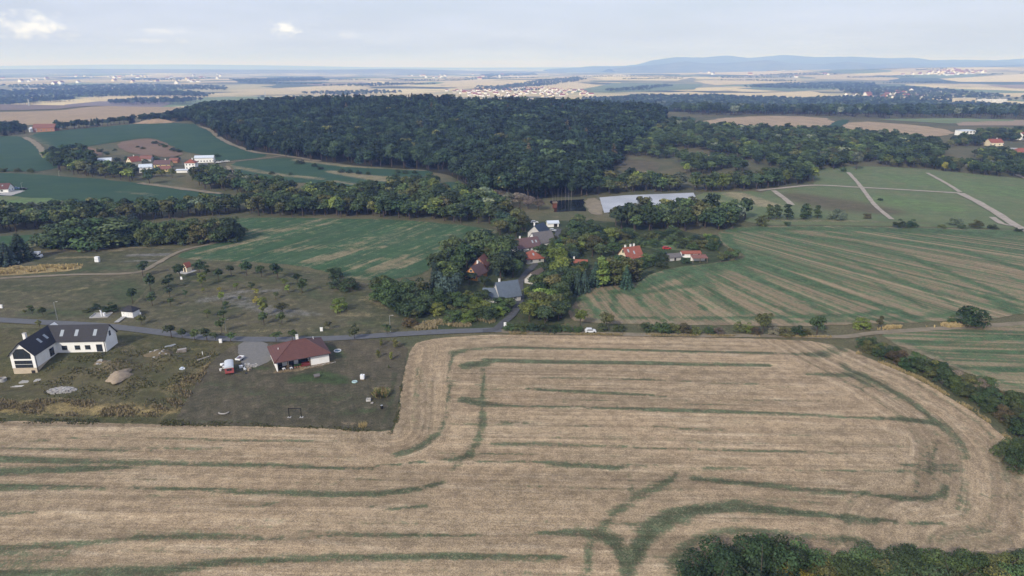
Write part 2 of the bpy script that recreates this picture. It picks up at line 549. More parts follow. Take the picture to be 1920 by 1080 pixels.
# ------------------------------------------------------------------ ground sheet to the horizon
def grow(a, s, end, f):
    r = [a]
    while r[-1] < end:
        r.append(r[-1]+s)
        s *= f
    return r
xr = grow(250, 3.0, 60000, 1.07)
xl = grow(180, 3.0, 60000, 1.07)
gx = np.array([-v for v in reversed(xl)]+list(np.arange(-177.5, 250, 2.5))+xr)
gy = np.array([-v for v in reversed(grow(0, 8, 3000, 1.25))]+list(np.arange(8, 120, 6.0))+list(np.arange(120, 330, 2.5))+list(np.arange(330, 1700, 7.0))+grow(1702, 8, 70000, 1.06))
X, Y = np.meshgrid(gx, gy)
Z = H(X, Y)
nx, ny = len(gx), len(gy)
ii = (np.arange(ny-1)[:, None]*nx+np.arange(nx-1)[None, :]).ravel()
me = bpy.data.meshes.new('ground')
me.from_pydata(np.column_stack([X.ravel(), Y.ravel(), Z.ravel()]).tolist(), [], np.column_stack([ii, ii+1, ii+nx+1, ii+nx]).tolist())
me.polygons.foreach_set('use_smooth', [True]*len(me.polygons))

# far plain: a patchwork of parcels in the material, beyond the distance where single fields can be told apart
def ground_mat():
    m, t, b = new_mat('grassland and far parcels')
    p = t.pos()
    c = t.mix(t.ramp(t.noise(p, 1/45, 4.0), 0.38, 0.62), (0.078, 0.083, 0.045), (0.11, 0.10, 0.056))
    c = t.mix(t.math('MULTIPLY', t.ramp(t.noise(p, 1/7, 5.0, 0.7), 0.5, 0.68), 0.6), c, (0.15, 0.125, 0.078))
    c = t.bright(c, t.ramp(t.noise(p, 1.6, 3.0, 0.75), 0.25, 0.75, 0.68, 1.32))
    sp = t.node('ShaderNodeSeparateXYZ')
    t.put(sp.inputs[0], p)
    vo = t.node('ShaderNodeTexVoronoi', feature='F1')
    wob = t.node('ShaderNodeVectorMath', operation='ADD')
    t.put(wob.inputs[0], t.pos((1/520.0, 1/900.0, 0)))
    nz = t.node('ShaderNodeTexNoise')
    t.put(nz.inputs['Vector'], p)
    nz.inputs['Scale'].default_value = 1/900.0
    t.put(wob.inputs[1], nz.outputs['Color'])
    t.put(vo.inputs['Vector'], wob.outputs[0])
    vo.inputs['Scale'].default_value = 1.0
    sc = t.node('ShaderNodeSeparateColor')
    t.put(sc.inputs[0], vo.outputs['Color'])
    cr = t.node('ShaderNodeValToRGB')
    el = cr.color_ramp.elements
    cr.color_ramp.interpolation = 'CONSTANT'
    cols = [(0, (0.06, 0.085, 0.045)), (0.12, (0.44, 0.36, 0.20)), (0.30, (0.15, 0.19, 0.09)), (0.46, (0.50, 0.41, 0.22)), (0.58, (0.22, 0.21, 0.12)), (0.70, (0.56, 0.46, 0.25)), (0.82, (0.07, 0.09, 0.05)), (0.90, (0.36, 0.32, 0.18))]
    for i, (q, cc) in enumerate(cols):
        e = el[i] if i < 2 else el.new(q)
        e.position = q
        e.color = (*cc, 1)
    t.put(cr.inputs[0], sc.outputs[0])
    wood = t.ramp(t.noise(t.pos((1, 2.2, 0)), 1/1400.0, 5.0, 0.65), 0.54, 0.60)
    fc = t.mix(wood, cr.outputs[0], (0.035, 0.05, 0.032))
    far = t.ramp(sp.outputs[1], 1750, 2000)
    c = t.mix(far, c, fc)
    t.put(b.inputs['Base Color'], c)
    b.inputs['Roughness'].default_value = 0.95
    b.inputs['Specular IOR Level'].default_value = 0.1
    return m
me.materials.append(ground_mat())
me.update()
tag(link('ground', me), kind='structure')
# ------------------------------------------------------------------ the land: fields, roads, water
S = 1.0
STUB_WEED = [
 ([(-120, 858, 10), (0, 862, 10), (200, 868, 8), (400, 871, 7), (600, 877, 6), (700, 880, 5)], 1.0),
 ([(-120, 890, 14), (0, 886, 12), (120, 882, 9), (250, 875, 6)], 1.0),
 ([(-120, 914, 9), (0, 914, 9), (100, 914, 8), (230, 915, 4), (380, 918, 6), (480, 924, 9), (620, 928, 11), (720, 926, 8), (780, 918, 8), (830, 905, 7)], 0.95),
 ([(-120, 966, 8), (0, 965, 8), (60, 963, 4)], 0.8),
 ([(-120, 1040, 18), (0, 1030, 14), (150, 1020, 9), (250, 1010, 10), (350, 1008, 12), (500, 1010, 8), (650, 1005, 6), (800, 1003, 6), (900, 1005, 5)], 0.8),
 ([(-60, 1062, 40), (0, 1060, 36), (120, 1042, 20)], 0.62),
 ([(-60, 1085, 18), (0, 1077, 16), (300, 1072, 18), (420, 1056, 14), (560, 1049, 12), (700, 1045, 12), (850, 1043, 12), (930, 1043, 12), (1060, 1047, 9)], 0.9),
 ([(430, 948, 7), (520, 946, 7)], 0.6), ([(700, 950, 5), (740, 956, 6), (800, 948, 8)], 0.75),
 ([(0, 832, 3), (200, 818, 3), (450, 826, 4), (650, 829, 3)], 0.6),
 ([(0, 842, 3), (300, 843, 2.5), (500, 838, 3)], 0.5),
 ([(745, 852, 10), (790, 838, 9), (820, 815, 7)], 0.85), ([(820, 815, 7), (838, 780, 6), (843, 720, 6), (845, 680, 6), (850, 664, 8)], 0.8, 'v'),
 ([(850, 662, 8), (880, 655, 7), (950, 652, 5), (1200, 657, 4), (1500, 664, 3.5)], 0.8),
 ([(870, 652, 3), (1000, 655, 2.5), (1300, 661, 2.5)], 0.7),
 ([(880, 636, 2.5), (950, 635, 2.5)], 0.75),
 ([(910, 676, 6), (1050, 679, 7), (1200, 681, 6), (1300, 684, 6), (1440, 686, 5)], 1.05),
 ([(872, 687, 10), (905, 683, 12)], 1.0),
 ([(905, 690, 9), (906, 720, 9), (905, 757, 11), (905, 790, 15), (895, 830, 18), (880, 850, 20), (850, 880, 14)], 0.78, 'v'),
 ([(785, 690, 10), (780, 740, 12), (775, 790, 10)], 0.5, 'v'),
 ([(870, 750, 10), (905, 758, 10), (960, 762, 5), (1100, 764, 4), (1250, 770, 7), (1350, 772, 6), (1500, 778, 5), (1650, 785, 5), (1710, 788, 8), (1760, 795, 9)], 0.95),
 ([(1010, 709, 4), (1100, 709, 5), (1160, 711, 3), (1350, 719, 2.5), (1420, 720, 3)], 0.7), ([(990, 730, 3), (1080, 735, 6), (1200, 740, 5), (1250, 744, 2)], 0.92),
 ([(940, 793, 4), (1010, 794, 3)], 0.8), ([(1060, 797, 2.5), (1130, 799, 3)], 0.6), ([(1230, 800, 3), (1310, 806, 4), (1360, 806, 4)], 0.75),
 ([(925, 832, 7), (1030, 832, 7), (1120, 836, 5), (1250, 842, 4), (1400, 846, 6), (1540, 849, 4), (1600, 852, 2)], 0.72),
 ([(700, 876, 4), (820, 864, 4), (1000, 867, 5), (1100, 874, 8), (1160, 878, 9)], 0.9), ([(830, 864, 5), (880, 858, 9)], 0.85),
 ([(1000, 866, 2.5), (1300, 876, 3), (1600, 884, 3), (1780, 886, 5)], 0.75),
 ([(1300, 898, 8), (1400, 907, 9), (1480, 916, 10), (1560, 922, 7), (1640, 928, 5), (1700, 936, 8), (1740, 938, 10), (1765, 928, 8), (1772, 912, 6)], 0.85),
 ([(1690, 872, 5), (1740, 876, 6), (1800, 873, 8)], 0.7), ([(1745, 885, 5), (1805, 882, 6)], 0.7),
 ([(1755, 825, 8), (1750, 850, 10), (1745, 890, 8), (1768, 915, 10)], 0.68, 'v'),
 ([(1170, 1095, 30), (1180, 1060, 30), (1200, 1020, 30), (1218, 1000, 28)], 0.95, 'v'), ([(1215, 998, 26), (1250, 972, 22), (1300, 956, 20), (1370, 948, 18), (1440, 955, 14), (1500, 963, 10), (1600, 972, 7), (1700, 980, 5), (1770, 982, 4)], 0.98),
 ([(1140, 1010, 24), (1165, 1035, 22), (1175, 1070, 24)], 0.9, 'v'),
 ([(1000, 1000, 6), (1080, 998, 12), (1120, 1002, 20), (1160, 1012, 16)], 0.85), ([(1120, 1000, 14), (1150, 965, 12), (1190, 935, 16), (1240, 910, 14), (1270, 890, 6)], 0.68),
 ([(1165, 870, 5), (1185, 905, 6), (1187, 930, 6)], 0.6, 'v'),
 ([(1100, 1090, 22), (1102, 1060, 18), (1105, 1020, 14)], 0.68, 'v'),
 ([(1260, 1066, 18), (1280, 1030, 16), (1320, 1005, 14), (1390, 996, 14), (1450, 1000, 10), (1500, 1005, 9), (1560, 1010, 12), (1620, 1016, 12)], 0.7),
 ([(1265, 1080, 14), (1300, 1040, 10)], 0.6), ([(1440, 940, 8), (1540, 944, 8)], 0.5),
 ([(1480, 664, 4), (1540, 666, 9), (1572, 656, 12), (1590, 640, 8)], 0.72), ([(1510, 702, 4), (1590, 704, 9), (1612, 702, 9), (1650, 722, 8), (1700, 747, 8), (1740, 777, 8), (1770, 797, 9), (1800, 827, 8), (1815, 860, 5)], 0.75),
 ([(1580, 682, 6), (1600, 705, 6), (1625, 725, 7)], 0.6), ([(1650, 712, 4), (1690, 733, 4)], 0.5),
 ([(1835, 790, 5), (1870, 840, 8), (1890, 890, 9), (1895, 940, 8)], 0.55, 'v'), ([(1810, 900, 8), (1818, 950, 8), (1800, 980, 8)], 0.42, 'v'),
 ([(1850, 1000, 20), (1700, 1022, 12), (1560, 1022, 10)], 0.45),
]
STUB_BARE = [([(1600, 670, 14), (1720, 735, 18), (1800, 790, 20), (1860, 870, 24), (1895, 960, 24), (1880, 1020, 26), (1780, 1032, 24), (1600, 1030, 20)], 0.4),
             ([(770, 690, 14), (765, 760, 14), (745, 800, 14)], 0.4, 'v'), ([(0, 797, 6), (330, 800, 6), (730, 816, 7)], 0.45)]
EDGE = world_line([(1560, 634), (1620, 665), (1671, 687), (1725, 710), (1779, 743), (1833, 775), (1888, 821), (1930, 872), (1950, 950), (1940, 1030), (1860, 1052)], 4)
EDGE_L = world_line([(735, 812), (745, 790), (752, 740), (758, 700), (768, 655)], 4)
def edge_line(off, r, k, i0=0, i1=None):
    T = np.gradient(EDGE, axis=0)
    T /= np.linalg.norm(T, axis=1)[:, None]
    Nn = np.stack([T[:, 1], -T[:, 0]], 1)
    Q = (EDGE+Nn*off)[i0:i1:3]
    return ([(q[0], q[1], r) for q in Q], k, 'w')
STUB_WEED += [edge_line(6.0, .4, .55), edge_line(8.0, .4, .5), edge_line(13.5, .5, .5, 4), edge_line(15.5, .4, .48, 4), edge_line(21, .6, .52, 2), edge_line(3.0, .8, .5, 6)]
_rs = np.random.RandomState(12)
for _k in range(110):          # faint broken lines of regrowth along the rows
    _x, _y = _rs.uniform(-130, 120), _rs.uniform(92, 180)
    _l = _rs.uniform(12, 60)
    STUB_WEED.append(([(_x, _y, _rs.uniform(.2, .55)), (_x+_l, _y-.035*_l, _rs.uniform(.2, .5))], _rs.uniform(.3, .55), 'w'))
def stub_row(V):
    d = np.full(len(V), 1e9)
    for q in EDGE:
        d = np.minimum(d, np.hypot(V[:, 0]-q[0], V[:, 1]-q[1]))
    dl = np.full(len(V), 1e9)
    for q in EDGE_L:
        dl = np.minimum(dl, np.hypot(V[:, 0]-q[0], V[:, 1]-q[1]))
    r = V[:, 1]+0.035*V[:, 0]
    r = np.where(d < 26, d*1.0, r)
    return np.where(dl < 13, dl, r)
sheet('stubble_field', [(-500, 1400), (-420, 1000), (-300, 790), (0, 790), (180, 793), (330, 798), (560, 801), (733, 813), (745, 792), (752, 740), (758, 700), (768, 657), (785, 640), (850, 632), (940, 627), (1250, 632), (1500, 637), (1580, 650), (1620, 668), (1671, 690), (1725, 713), (1779, 746), (1833, 778), (1888, 824), (1940, 880), (1990, 960), (1990, 1020), (1900, 1042), (1650, 1044), (1500, 1040), (1380, 1024), (1310, 1060), (1280, 1120), (1250, 1400)],
      1.15, 2, M['stubble'], {'m1': STUB_WEED, 'm2': STUB_BARE}, row=stub_row, smooth=1)

RG = [
 ([(1365, 432, 9), (1500, 429, 8), (1700, 433, 10), (1920, 440, 16), (2200, 450, 14)], 0.95),
 ([(1362, 440, 24), (1368, 458, 28), (1388, 474, 28), (1400, 490, 26)], 0.95, 'v'), ([(1410, 486, 22), (1330, 503, 18), (1270, 511, 16), (1225, 527, 12), (1190, 545, 9), (1150, 549, 8)], 0.95),
 ([(1390, 440, 10), (1440, 452, 8), (1520, 470, 7)], 0.6),
 ([(1400, 485, 22), (1450, 500, 17), (1520, 530, 10), (1600, 560, 7), (1700, 590, 4)], 0.9), ([(1380, 500, 16), (1430, 530, 8), (1500, 560, 6), (1560, 590, 6)], 0.85),
 ([(1330, 510, 10), (1380, 540, 6), (1440, 570, 5), (1490, 592, 5)], 0.85), ([(1320, 525, 8), (1345, 555, 6), (1400, 590, 5)], 0.8),
 ([(1450, 445, 6), (1520, 465, 6), (1600, 490, 6), (1700, 530, 5), (1800, 575, 5)], 0.8), ([(1480, 440, 8), (1600, 455, 10), (1700, 480, 8), (1800, 520, 6), (1900, 560, 5)], 0.85),
 ([(1560, 440, 8), (1700, 455, 10), (1800, 470, 8), (1920, 505, 6), (2100, 560, 6)], 0.85), ([(1700, 447, 7), (1800, 456, 6), (1920, 475, 5), (2100, 510, 6)], 0.8),
 ([(1620, 470, 6), (1720, 505, 4), (1850, 560, 4)], 0.7), ([(1540, 480, 5), (1640, 530, 4), (1760, 590, 4)], 0.7), ([(1500, 500, 5), (1580, 535, 4), (1690, 580, 4)], 0.65),
 ([(1430, 512, 4), (1500, 540, 4), (1620, 592, 4)], 0.65), ([(1350, 522, 4), (1420, 558, 3.5), (1460, 588, 3)], 0.7),
 ([(1900, 582, 12), (1880, 570, 12), (1850, 555, 5)], 0.85), ([(1780, 478, 5), (1920, 530, 4)], 0.65), ([(1660, 500, 4), (1790, 560, 4)], 0.55),
 ([(1125, 545, 8), (1122, 575, 8), (1118, 595, 8)], 0.75, 'v'), ([(1152, 548, 12), (1150, 578, 14), (1165, 592, 14)], 0.85, 'v'), ([(1165, 594, 5), (1250, 598, 4), (1400, 597, 6), (1480, 595, 8), (1600, 592, 6), (1680, 583, 10)], 0.85),
 ([(1195, 550, 12), (1205, 575, 8)], 0.85, 'v'), ([(1232, 552, 9), (1255, 578, 7)], 0.7, 'v'), ([(1285, 548, 16), (1305, 568, 9), (1335, 590, 6)], 0.85, 'v'),
 ([(1250, 542, 7), (1290, 536, 10), (1312, 520, 12)], 0.85), ([(1180, 552, 7), (1240, 545, 7)], 0.8),
 ([(1480, 605, 6), (1650, 600, 6), (1780, 590, 8), (1850, 583, 6)], 0.75), ([(1600, 598, 9), (1720, 604, 8)], 0.6),
 ([(1000, 575, 10), (1090, 560, 12)], 0.7),
]
RNDF = np.random.RandomState(5)
def mix_base(st, base):
    return lambda V: np.maximum(stroke_val(V, st), base(V))
sheet('striped_field', [(1082, 560), (1095, 545), (1130, 536), (1200, 532), (1216, 515), (1260, 503), (1330, 495), (1392, 487), (1402, 479), (1362, 464), (1345, 447), (1350, 434), (1390, 425), (1500, 424), (1700, 427), (1920, 432), (2150, 437), (2600, 450), (2600, 590), (1920, 588), (1850, 600), (1640, 608), (1500, 612), (1300, 610), (1080, 606), (1062, 592)],
      2.2, 2, M['striped'], {'m1': mix_base(RG, lambda V: 0.44+0.16*sstep((V[:, 1]-240)/90)), 'm2': [([(1080, 603, 8), (1300, 606, 6), (1500, 609, 6), (1640, 604, 5)], 0.7), ([(1345, 440, 5), (1350, 455, 6), (1385, 476, 6)], 0.9, 'v')]},
      row=lambda V: 300*np.arctan2(570-V[:, 1], V[:, 0]+10))
RB = [([(1690, 640, 9), (1760, 642, 8), (1920, 632, 7), (2100, 625, 8)], 0.8), ([(1800, 660, 8), (1900, 662, 9), (2050, 655, 8)], 0.85), ([(1860, 695, 12), (1920, 690, 14), (2050, 690, 12)], 0.8), ([(1700, 640, 8), (1780, 680, 6), (1860, 712, 8), (1930, 730, 8)], 0.7), ([(1740, 615, 4), (1920, 606, 5)], 0.6)]
sheet('right_stubble_field', [(1640, 622), (1740, 617), (1860, 610), (1950, 604), (2500, 596), (2500, 1000), (2080, 900), (1980, 815), (1900, 745), (1800, 692), (1690, 652)], 1.8, 2, M['striped'], {'m1': mix_base(RB, lambda V: 0.50+0*V[:, 0]), 'm2': [([(1690, 650, 14), (1780, 690, 14), (1900, 745, 16)], 0.7)]}, row=lambda V: V[:, 1]+0.1*V[:, 0])
CT = [([(370, 475, 4), (440, 460, 6), (495, 447, 5)], 0.9), ([(460, 433, 9), (530, 432, 6), (570, 428, 3)], 0.85), ([(580, 424, 3), (635, 418, 3)], 0.8), ([(490, 455, 4), (530, 450, 4)], 0.6), ([(530, 470, 9), (570, 466, 11), (600, 462, 7)], 0.8),
      ([(580, 490, 9), (620, 482, 10), (650, 475, 8)], 0.9), ([(660, 502, 7), (690, 490, 8), (720, 485, 5)], 0.85), ([(700, 507, 8), (740, 490, 8), (760, 480, 5)], 0.9), ([(750, 502, 7), (780, 487, 8)], 0.8),
      ([(350, 486, 6), (420, 490, 5), (520, 500, 7), (600, 515, 9), (690, 524, 5)], 0.7), ([(800, 445, 4), (850, 440, 4), (900, 438, 3)], 0.7), ([(640, 450, 4), (700, 445, 3)], 0.55), ([(620, 465, 4), (680, 455, 4)], 0.7), ([(760, 470, 6), (800, 460, 4)], 0.7), ([(900, 437, 10), (915, 434, 10)], 0.8),
      ([(450, 470, 4), (480, 465, 4)], 0.6), ([(660, 470, 5), (720, 463, 4)], 0.7), ([(560, 440, 3), (640, 434, 3)], 0.55), ([(700, 432, 3), (780, 430, 3)], 0.5), ([(480, 415, 3), (600, 414, 3)], 0.5)]
sheet('green_field', [(300, 420), (400, 412), (470, 408), (620, 410), (740, 412), (850, 421), (905, 428), (937, 432), (925, 441), (890, 449), (860, 461), (832, 476), (812, 492), (800, 512), (760, 522), (700, 526), (660, 523), (615, 511), (560, 498), (480, 492), (400, 490), (345, 487), (328, 480), (380, 461), (440, 446), (400, 430)],
      2.5, 2, M['green'], {'m1': mix_base([(a, b*.78) for a, b in CT], lambda V: 0.24+0*V[:, 0])}, row=lambda V: V[:, 1]*0.45-0.89*V[:, 0])
# orchard and meadows on the left
sheet('orchard_meadow', [(222, 608), (255, 570), (300, 520), (345, 492), (470, 494), (600, 512), (680, 526), (772, 574), (770, 600), (730, 624), (640, 630), (430, 634), (330, 624), (235, 612)], 1.8, 1, M['meadow'],
      {'m1': [([(380, 563, 10), (430, 556, 14), (470, 575, 12), (520, 585, 16), (600, 590, 5)], 0.6), ([(440, 548, 6), (520, 545, 6)], 0.6), ([(640, 600, 8)], 0.3)], 'm2': [([(640, 590, 6), (690, 590, 8)], 0.65), ([(380, 622, 5), (500, 620, 5), (600, 616, 4), (730, 606, 6)], 0.5), ([(690, 560, 12), (740, 580, 10)], 0.55)], 'm3': [([(300, 520, 10), (420, 520, 12), (560, 530, 12), (600, 560, 10)], 0.5), ([(660, 605, 8), (720, 610, 8)], 0.5)]})
sheet('meadow', [(-250, 600), (-250, 520), (0, 528), (150, 520), (260, 513), (330, 492), (290, 525), (245, 575), (205, 600), (120, 604), (0, 595)], 2.2, 1, M['meadow'],
      {'m1': [([(0, 0, 1)], 0.0)], 'm2': [([(60, 560, 4), (160, 540, 5)], 0.5), ([(0, 580, 5), (100, 575, 4)], 0.45)], 'm3': [([(230, 530, 14), (240, 560, 20)], 0.6), ([(60, 585, 14), (180, 590, 12)], 0.6)]})
sheet('garden_strips', [(-250, 500), (-250, 470), (0, 500), (60, 478), (100, 467), (240, 462), (345, 468), (330, 476), (290, 495), (260, 510), (120, 516), (0, 522), (-250, 530)], 1.8, 1, M['meadow'],
      {'m1': [([(245, 479, 4), (320, 477, 4)], 0.95), ([(235, 490, 3), (290, 489, 3)], 0.8)], 'm2': [([(90, 470, 5), (230, 468, 5)], 0.75), ([(110, 484, 3), (180, 482, 3)], 0.8), ([(250, 463, 3), (340, 466, 3)], 0.8)], 'm3': [([(160, 505, 8), (280, 500, 8)], 0.6)]})
sheet('green_strip', [(-200, 470), (-200, 450), (30, 443), (100, 436), (98, 450), (60, 466), (20, 472)], 2.5, 1, M['green'], {'m1': [([(60, 462, 4), (95, 447, 4)], 0.9)]}, row=lambda V: V[:, 1])
sheet('dry_grass_strip', [(-160, 520), (-160, 498), (0, 502), (80, 498), (156, 497), (150, 507), (60, 514), (0, 518)], 1.5, 2, flat_mat('dry straw ground', (0.30, 0.235, 0.115), 0.3, 0.8, 0.95, 0.1))
# building plots
sheet('village_gardens', [(700, 560), (760, 548), (815, 545), (815, 500), (860, 470), (930, 440), (940, 428), (1000, 415), (1130, 412), (1330, 440), (1345, 450), (1362, 466), (1395, 480), (1330, 494), (1262, 502), (1214, 514), (1200, 530), (1090, 543), (1062, 592), (1055, 612), (960, 616), (850, 618), (780, 616), (762, 600)], 3, 1, M['garden'])
sheet('building_plot', [(-250, 640), (0, 614), (90, 616), (220, 622), (330, 634), (440, 641), (442, 650), (412, 662), (384, 692), (329, 784), (328, 797), (0, 789), (-300, 789), (-300, 700)], 1.15, 1, M['plot'],
      {'m1': [([(-60, 765, 20), (0, 762, 22), (120, 765, 22), (240, 768, 20), (320, 772, 12)], 0.66), ([(320, 730, 14), (370, 705, 10), (395, 680, 7)], 0.5), ([(300, 655, 6), (380, 655, 6)], 0.35)],
       'm2': [([(200, 685, 16), (225, 690, 18)], 0.55), ([(295, 668, 14), (310, 660, 10)], 0.55), ([(190, 678, 5)], 0.7), ([(210, 640, 10), (240, 655, 10)], 0.5)], 'm3': [([(270, 690, 26), (250, 670, 20)], 0.5), ([(110, 700, 14), (150, 690, 14)], 0.5), ([(280, 745, 12)], 0.5)]})
sheet('lawn', [(444, 645), (412, 664), (386, 692), (330, 784), (332, 797), (560, 799), (730, 811), (742, 790), (750, 735), (758, 695), (766, 642), (700, 636), (620, 640), (500, 642)], 1.15, 2, M['yard'],
      {'m1': [([(560, 710, 16), (600, 706, 20), (640, 715, 14)], 0.85), ([(430, 690, 8), (500, 690, 8)], 0.55), ([(400, 720, 22), (520, 745, 26), (660, 745, 24)], 0.36), ([(640, 775, 14), (700, 770, 12)], 0.5), ([(620, 650, 6), (640, 668, 10)], 0.6), ([(350, 790, 5), (550, 792, 4)], 0.45)],
       'm2': [([(520, 698, 5), (560, 693, 5), (622, 680, 4)], 0.85), ([(700, 715, 8)], 0.2), ([(640, 793, 5), (700, 798, 5)], 0.5)], 'm3': [([(740, 700, 10), (735, 750, 12), (722, 795, 10)], 0.7, 'v'), ([(640, 680, 14)], 0.4)]})
sheet('gravel_drive', [(446, 640), (498, 640), (506, 655), (510, 672), (500, 682), (478, 690), (456, 690), (448, 670)], 1.2, 3, M['gravel'])
# roads and tracks
ROAD_PTS = [(-250, 590), (-60, 597), (0, 601), (90, 606), (180, 611), (250, 618), (330, 628), (400, 635), (470, 637), (560, 637), (650, 634), (740, 628), (830, 623), (940, 619)]
ribbon('road', ROAD_PTS, 4.2, 4, M['asphalt'], 2.5)
ribbon('village_lane', [(905, 621), (928, 619), (945, 605), (960, 592), (972, 572), (976, 552), (975, 532), (985, 515), (1000, 500), (1020, 480), (1040, 455), (1048, 430)], 2.9, 5, M['lane'], 2.0)
ribbon('farm_track', [(930, 621), (1000, 624), (1100, 626), (1300, 629), (1480, 631), (1580, 632), (1640, 625), (1740, 618), (1850, 612), (1950, 604), (2200, 590)], 3.0, 3, M['dirt'], 3.0, 0.15)
ribbon('meadow_track', [(-200, 540), (0, 523), (130, 516), (250, 512), (290, 497), (320, 480), (350, 468), (400, 457), (450, 444)], 2.6, 3, M['dirt'], 2.5, 0.2)
ribbon('house_path', [(218, 606), (232, 596), (240, 592)], 1.6, 5, M['concrete'], 1.0)
for pts, w in (([(1420, 358), (1480, 352), (1530, 348), (1610, 352), (1700, 357), (1800, 363)], 4.0), ([(1800, 363), (1830, 378), (1865, 398), (1905, 424), (1960, 450)], 5.0), ([(1590, 324), (1612, 348), (1640, 385), (1672, 412)], 3.0), ([(1738, 325), (1775, 345), (1800, 361)], 3.0),
               ([(1450, 358), (1470, 372), (1485, 385)], 4.0), ([(1860, 408), (1878, 420), (1900, 424)], 3.5), ([(1905, 328), (1960, 350)], 4.0)):
    ribbon('pale_path', pts, w, 4, M['pale_path'], 6.0, 0.12)
for pts, w in (([(45, 258), (65, 268), (78, 282), (85, 296)], 6.0), ([(262, 344), (320, 352), (415, 364)], 5.0), ([(375, 238), (392, 244), (420, 264), (470, 284), (520, 291), (600, 303)], 5.0), ([(400, 307), (440, 303), (500, 297), (530, 293)], 3.5), ([(425, 312), (440, 326), (455, 334)], 3.0), ([(0, 256), (60, 247), (150, 240), (250, 231), (350, 230)], 3.0)):
    ribbon('field_margin', pts, w, 4, M['dirt'], 7.0, 0.3)
ribbon('yard_road', [(360, 311), (385, 308), (405, 313), (420, 318)], 4.5, 4, M['asphalt'], 4.0)
# middle distance, left
CR = M['crop']
def crow(V):
    return V[:, 1]+0.2*V[:, 0]
sheet('crop_field', [(-300, 318), (0, 324), (120, 331), (260, 343), (350, 356), (470, 372), (485, 379), (330, 390), (200, 388), (60, 367), (-300, 364)], 6, 2, CR, {'m1': [([(220, 360, 3), (290, 366, 3)], 0.5), ([(0, 330, 2), (90, 336, 2)], 0.3)]}, row=crow)
sheet('crop_field', [(-300, 258), (0, 256), (45, 256), (75, 280), (100, 300), (112, 316), (60, 323), (-300, 318)], 8, 2, CR, {'m1': [([(0, 0, 1)], 0.0)]}, row=crow)
sheet('crop_field', [(45, 252), (150, 242), (260, 232), (355, 231), (385, 241), (420, 264), (470, 284), (508, 292), (470, 298), (415, 303), (380, 291), (345, 285), (300, 262), (270, 258), (215, 267), (160, 275), (110, 287), (85, 274)], 8, 2, CR, {'m1': [([(40, 258, 4), (80, 275, 4)], 0.5)]}, row=crow)
sheet('crop_field', [(428, 306), (480, 300), (545, 296), (600, 305), (700, 315), (818, 320), (800, 331), (760, 347), (700, 352), (600, 347), (520, 338), (450, 328)], 5, 2, CR, {'m1': [([(430, 312, 3), (520, 328, 3), (600, 336, 4)], 0.7), ([(620, 322, 3), (700, 334, 6), (760, 338, 9)], 0.9), ([(620, 340, 3), (690, 348, 3)], 0.7), ([(560, 300, 3), (660, 311, 4), (800, 318, 4)], 0.95)]}, row=crow)
sheet('crop_field', [(800, 358), (830, 341), (865, 343), (893, 364), (850, 374)], 5, 2, CR, {'m1': [([(0, 0, 1)], 0.0)]}, row=crow)
sheet('grass_slope', [(-200, 400), (-200, 366), (0, 368), (122, 366), (108, 388), (0, 398)], 5, 1, M['heath'], {'m1': [([(0, 0, 1)], 0)], 'm2': [([(0, 0, 1)], 0)], 'm3': [([(40, 378, 10), (90, 374, 8)], 0.8)]})
sheet('ploughed_plot', [(212, 269), (275, 260), (300, 264), (348, 288), (322, 296), (278, 293), (238, 286)], 6, 3, M['brown'])
sheet('ploughed_plot', [(158, 278), (172, 276), (195, 290), (182, 294)], 6, 3, M['brown'])
sheet('hamlet_yard', [(180, 292), (300, 290), (345, 300), (415, 302), (430, 318), (420, 330), (350, 322), (260, 322), (190, 308)], 6, 1, flat_mat('trodden yard ground', (0.10, 0.095, 0.065), 0.3, 0.15, 0.95, 0.1, (0.06, 0.062, 0.038)))
sheet('wheat_stubble', [(-400, 240), (-400, 216), (0, 211), (150, 206), (330, 197), (344, 203), (300, 216), (200, 226), (100, 232), (0, 238)], 14, 2, M['tan'], {'m1': [([(0, 0, 1)], 0)]}, row=lambda V: V[:, 1]-0.3*V[:, 0])
sheet('bare_field', [(-400, 208), (-400, 198), (0, 196), (150, 190), (300, 191), (330, 194), (150, 203), (0, 208)], 20, 2, M['mauve'])
# middle distance, right
sheet('hill_stubble', [(1300, 229), (1380, 219), (1480, 217), (1572, 224), (1541, 244), (1420, 241), (1330, 237)], 12, 2, M['tan'], {'m1': [([(0, 0, 1)], 0)]}, row=lambda V: V[:, 0]*0.5)
sheet('hill_stubble', [(1598, 226), (1720, 235), (1795, 246), (1765, 258), (1640, 252), (1562, 245)], 12, 2, M['tan'], {'m1': [([(0, 0, 1)], 0)]}, row=lambda V: V[:, 0]*0.5)
sheet('hill_crop', [(1572, 224), (1598, 226), (1562, 245), (1541, 244)], 12, 2, CR, {'m1': [([(0, 0, 1)], 0)]}, row=crow)
sheet('hill_crop', [(1235, 226), (1262, 219), (1310, 221), (1298, 229), (1255, 234)], 12, 2, CR, {'m1': [([(0, 0, 1)], 0)]}, row=crow)
sheet('right_meadow', [(1500, 325), (1560, 312), (1640, 312), (1760, 319), (1920, 336), (2300, 360), (2300, 440), (1920, 430), (1700, 424), (1560, 422), (1400, 422), (1390, 396), (1420, 362), (1470, 352), (1540, 345)], 5, 1, M['heath'],
      {'m1': [([(1500, 370, 16), (1580, 385, 26), (1650, 395, 16)], 0.75), ([(1430, 410, 8), (1600, 416, 6), (1750, 418, 5)], 0.5), ([(1560, 328, 10)], 0.4)], 'm2': [([(1400, 368, 14), (1440, 378, 12)], 0.6), ([(1460, 415, 3), (1640, 414, 3)], 0.6)], 'm3': [([(1700, 335, 18), (1900, 360, 26)], 0.5), ([(1680, 378, 20), (1760, 388, 20)], 0.6)]})
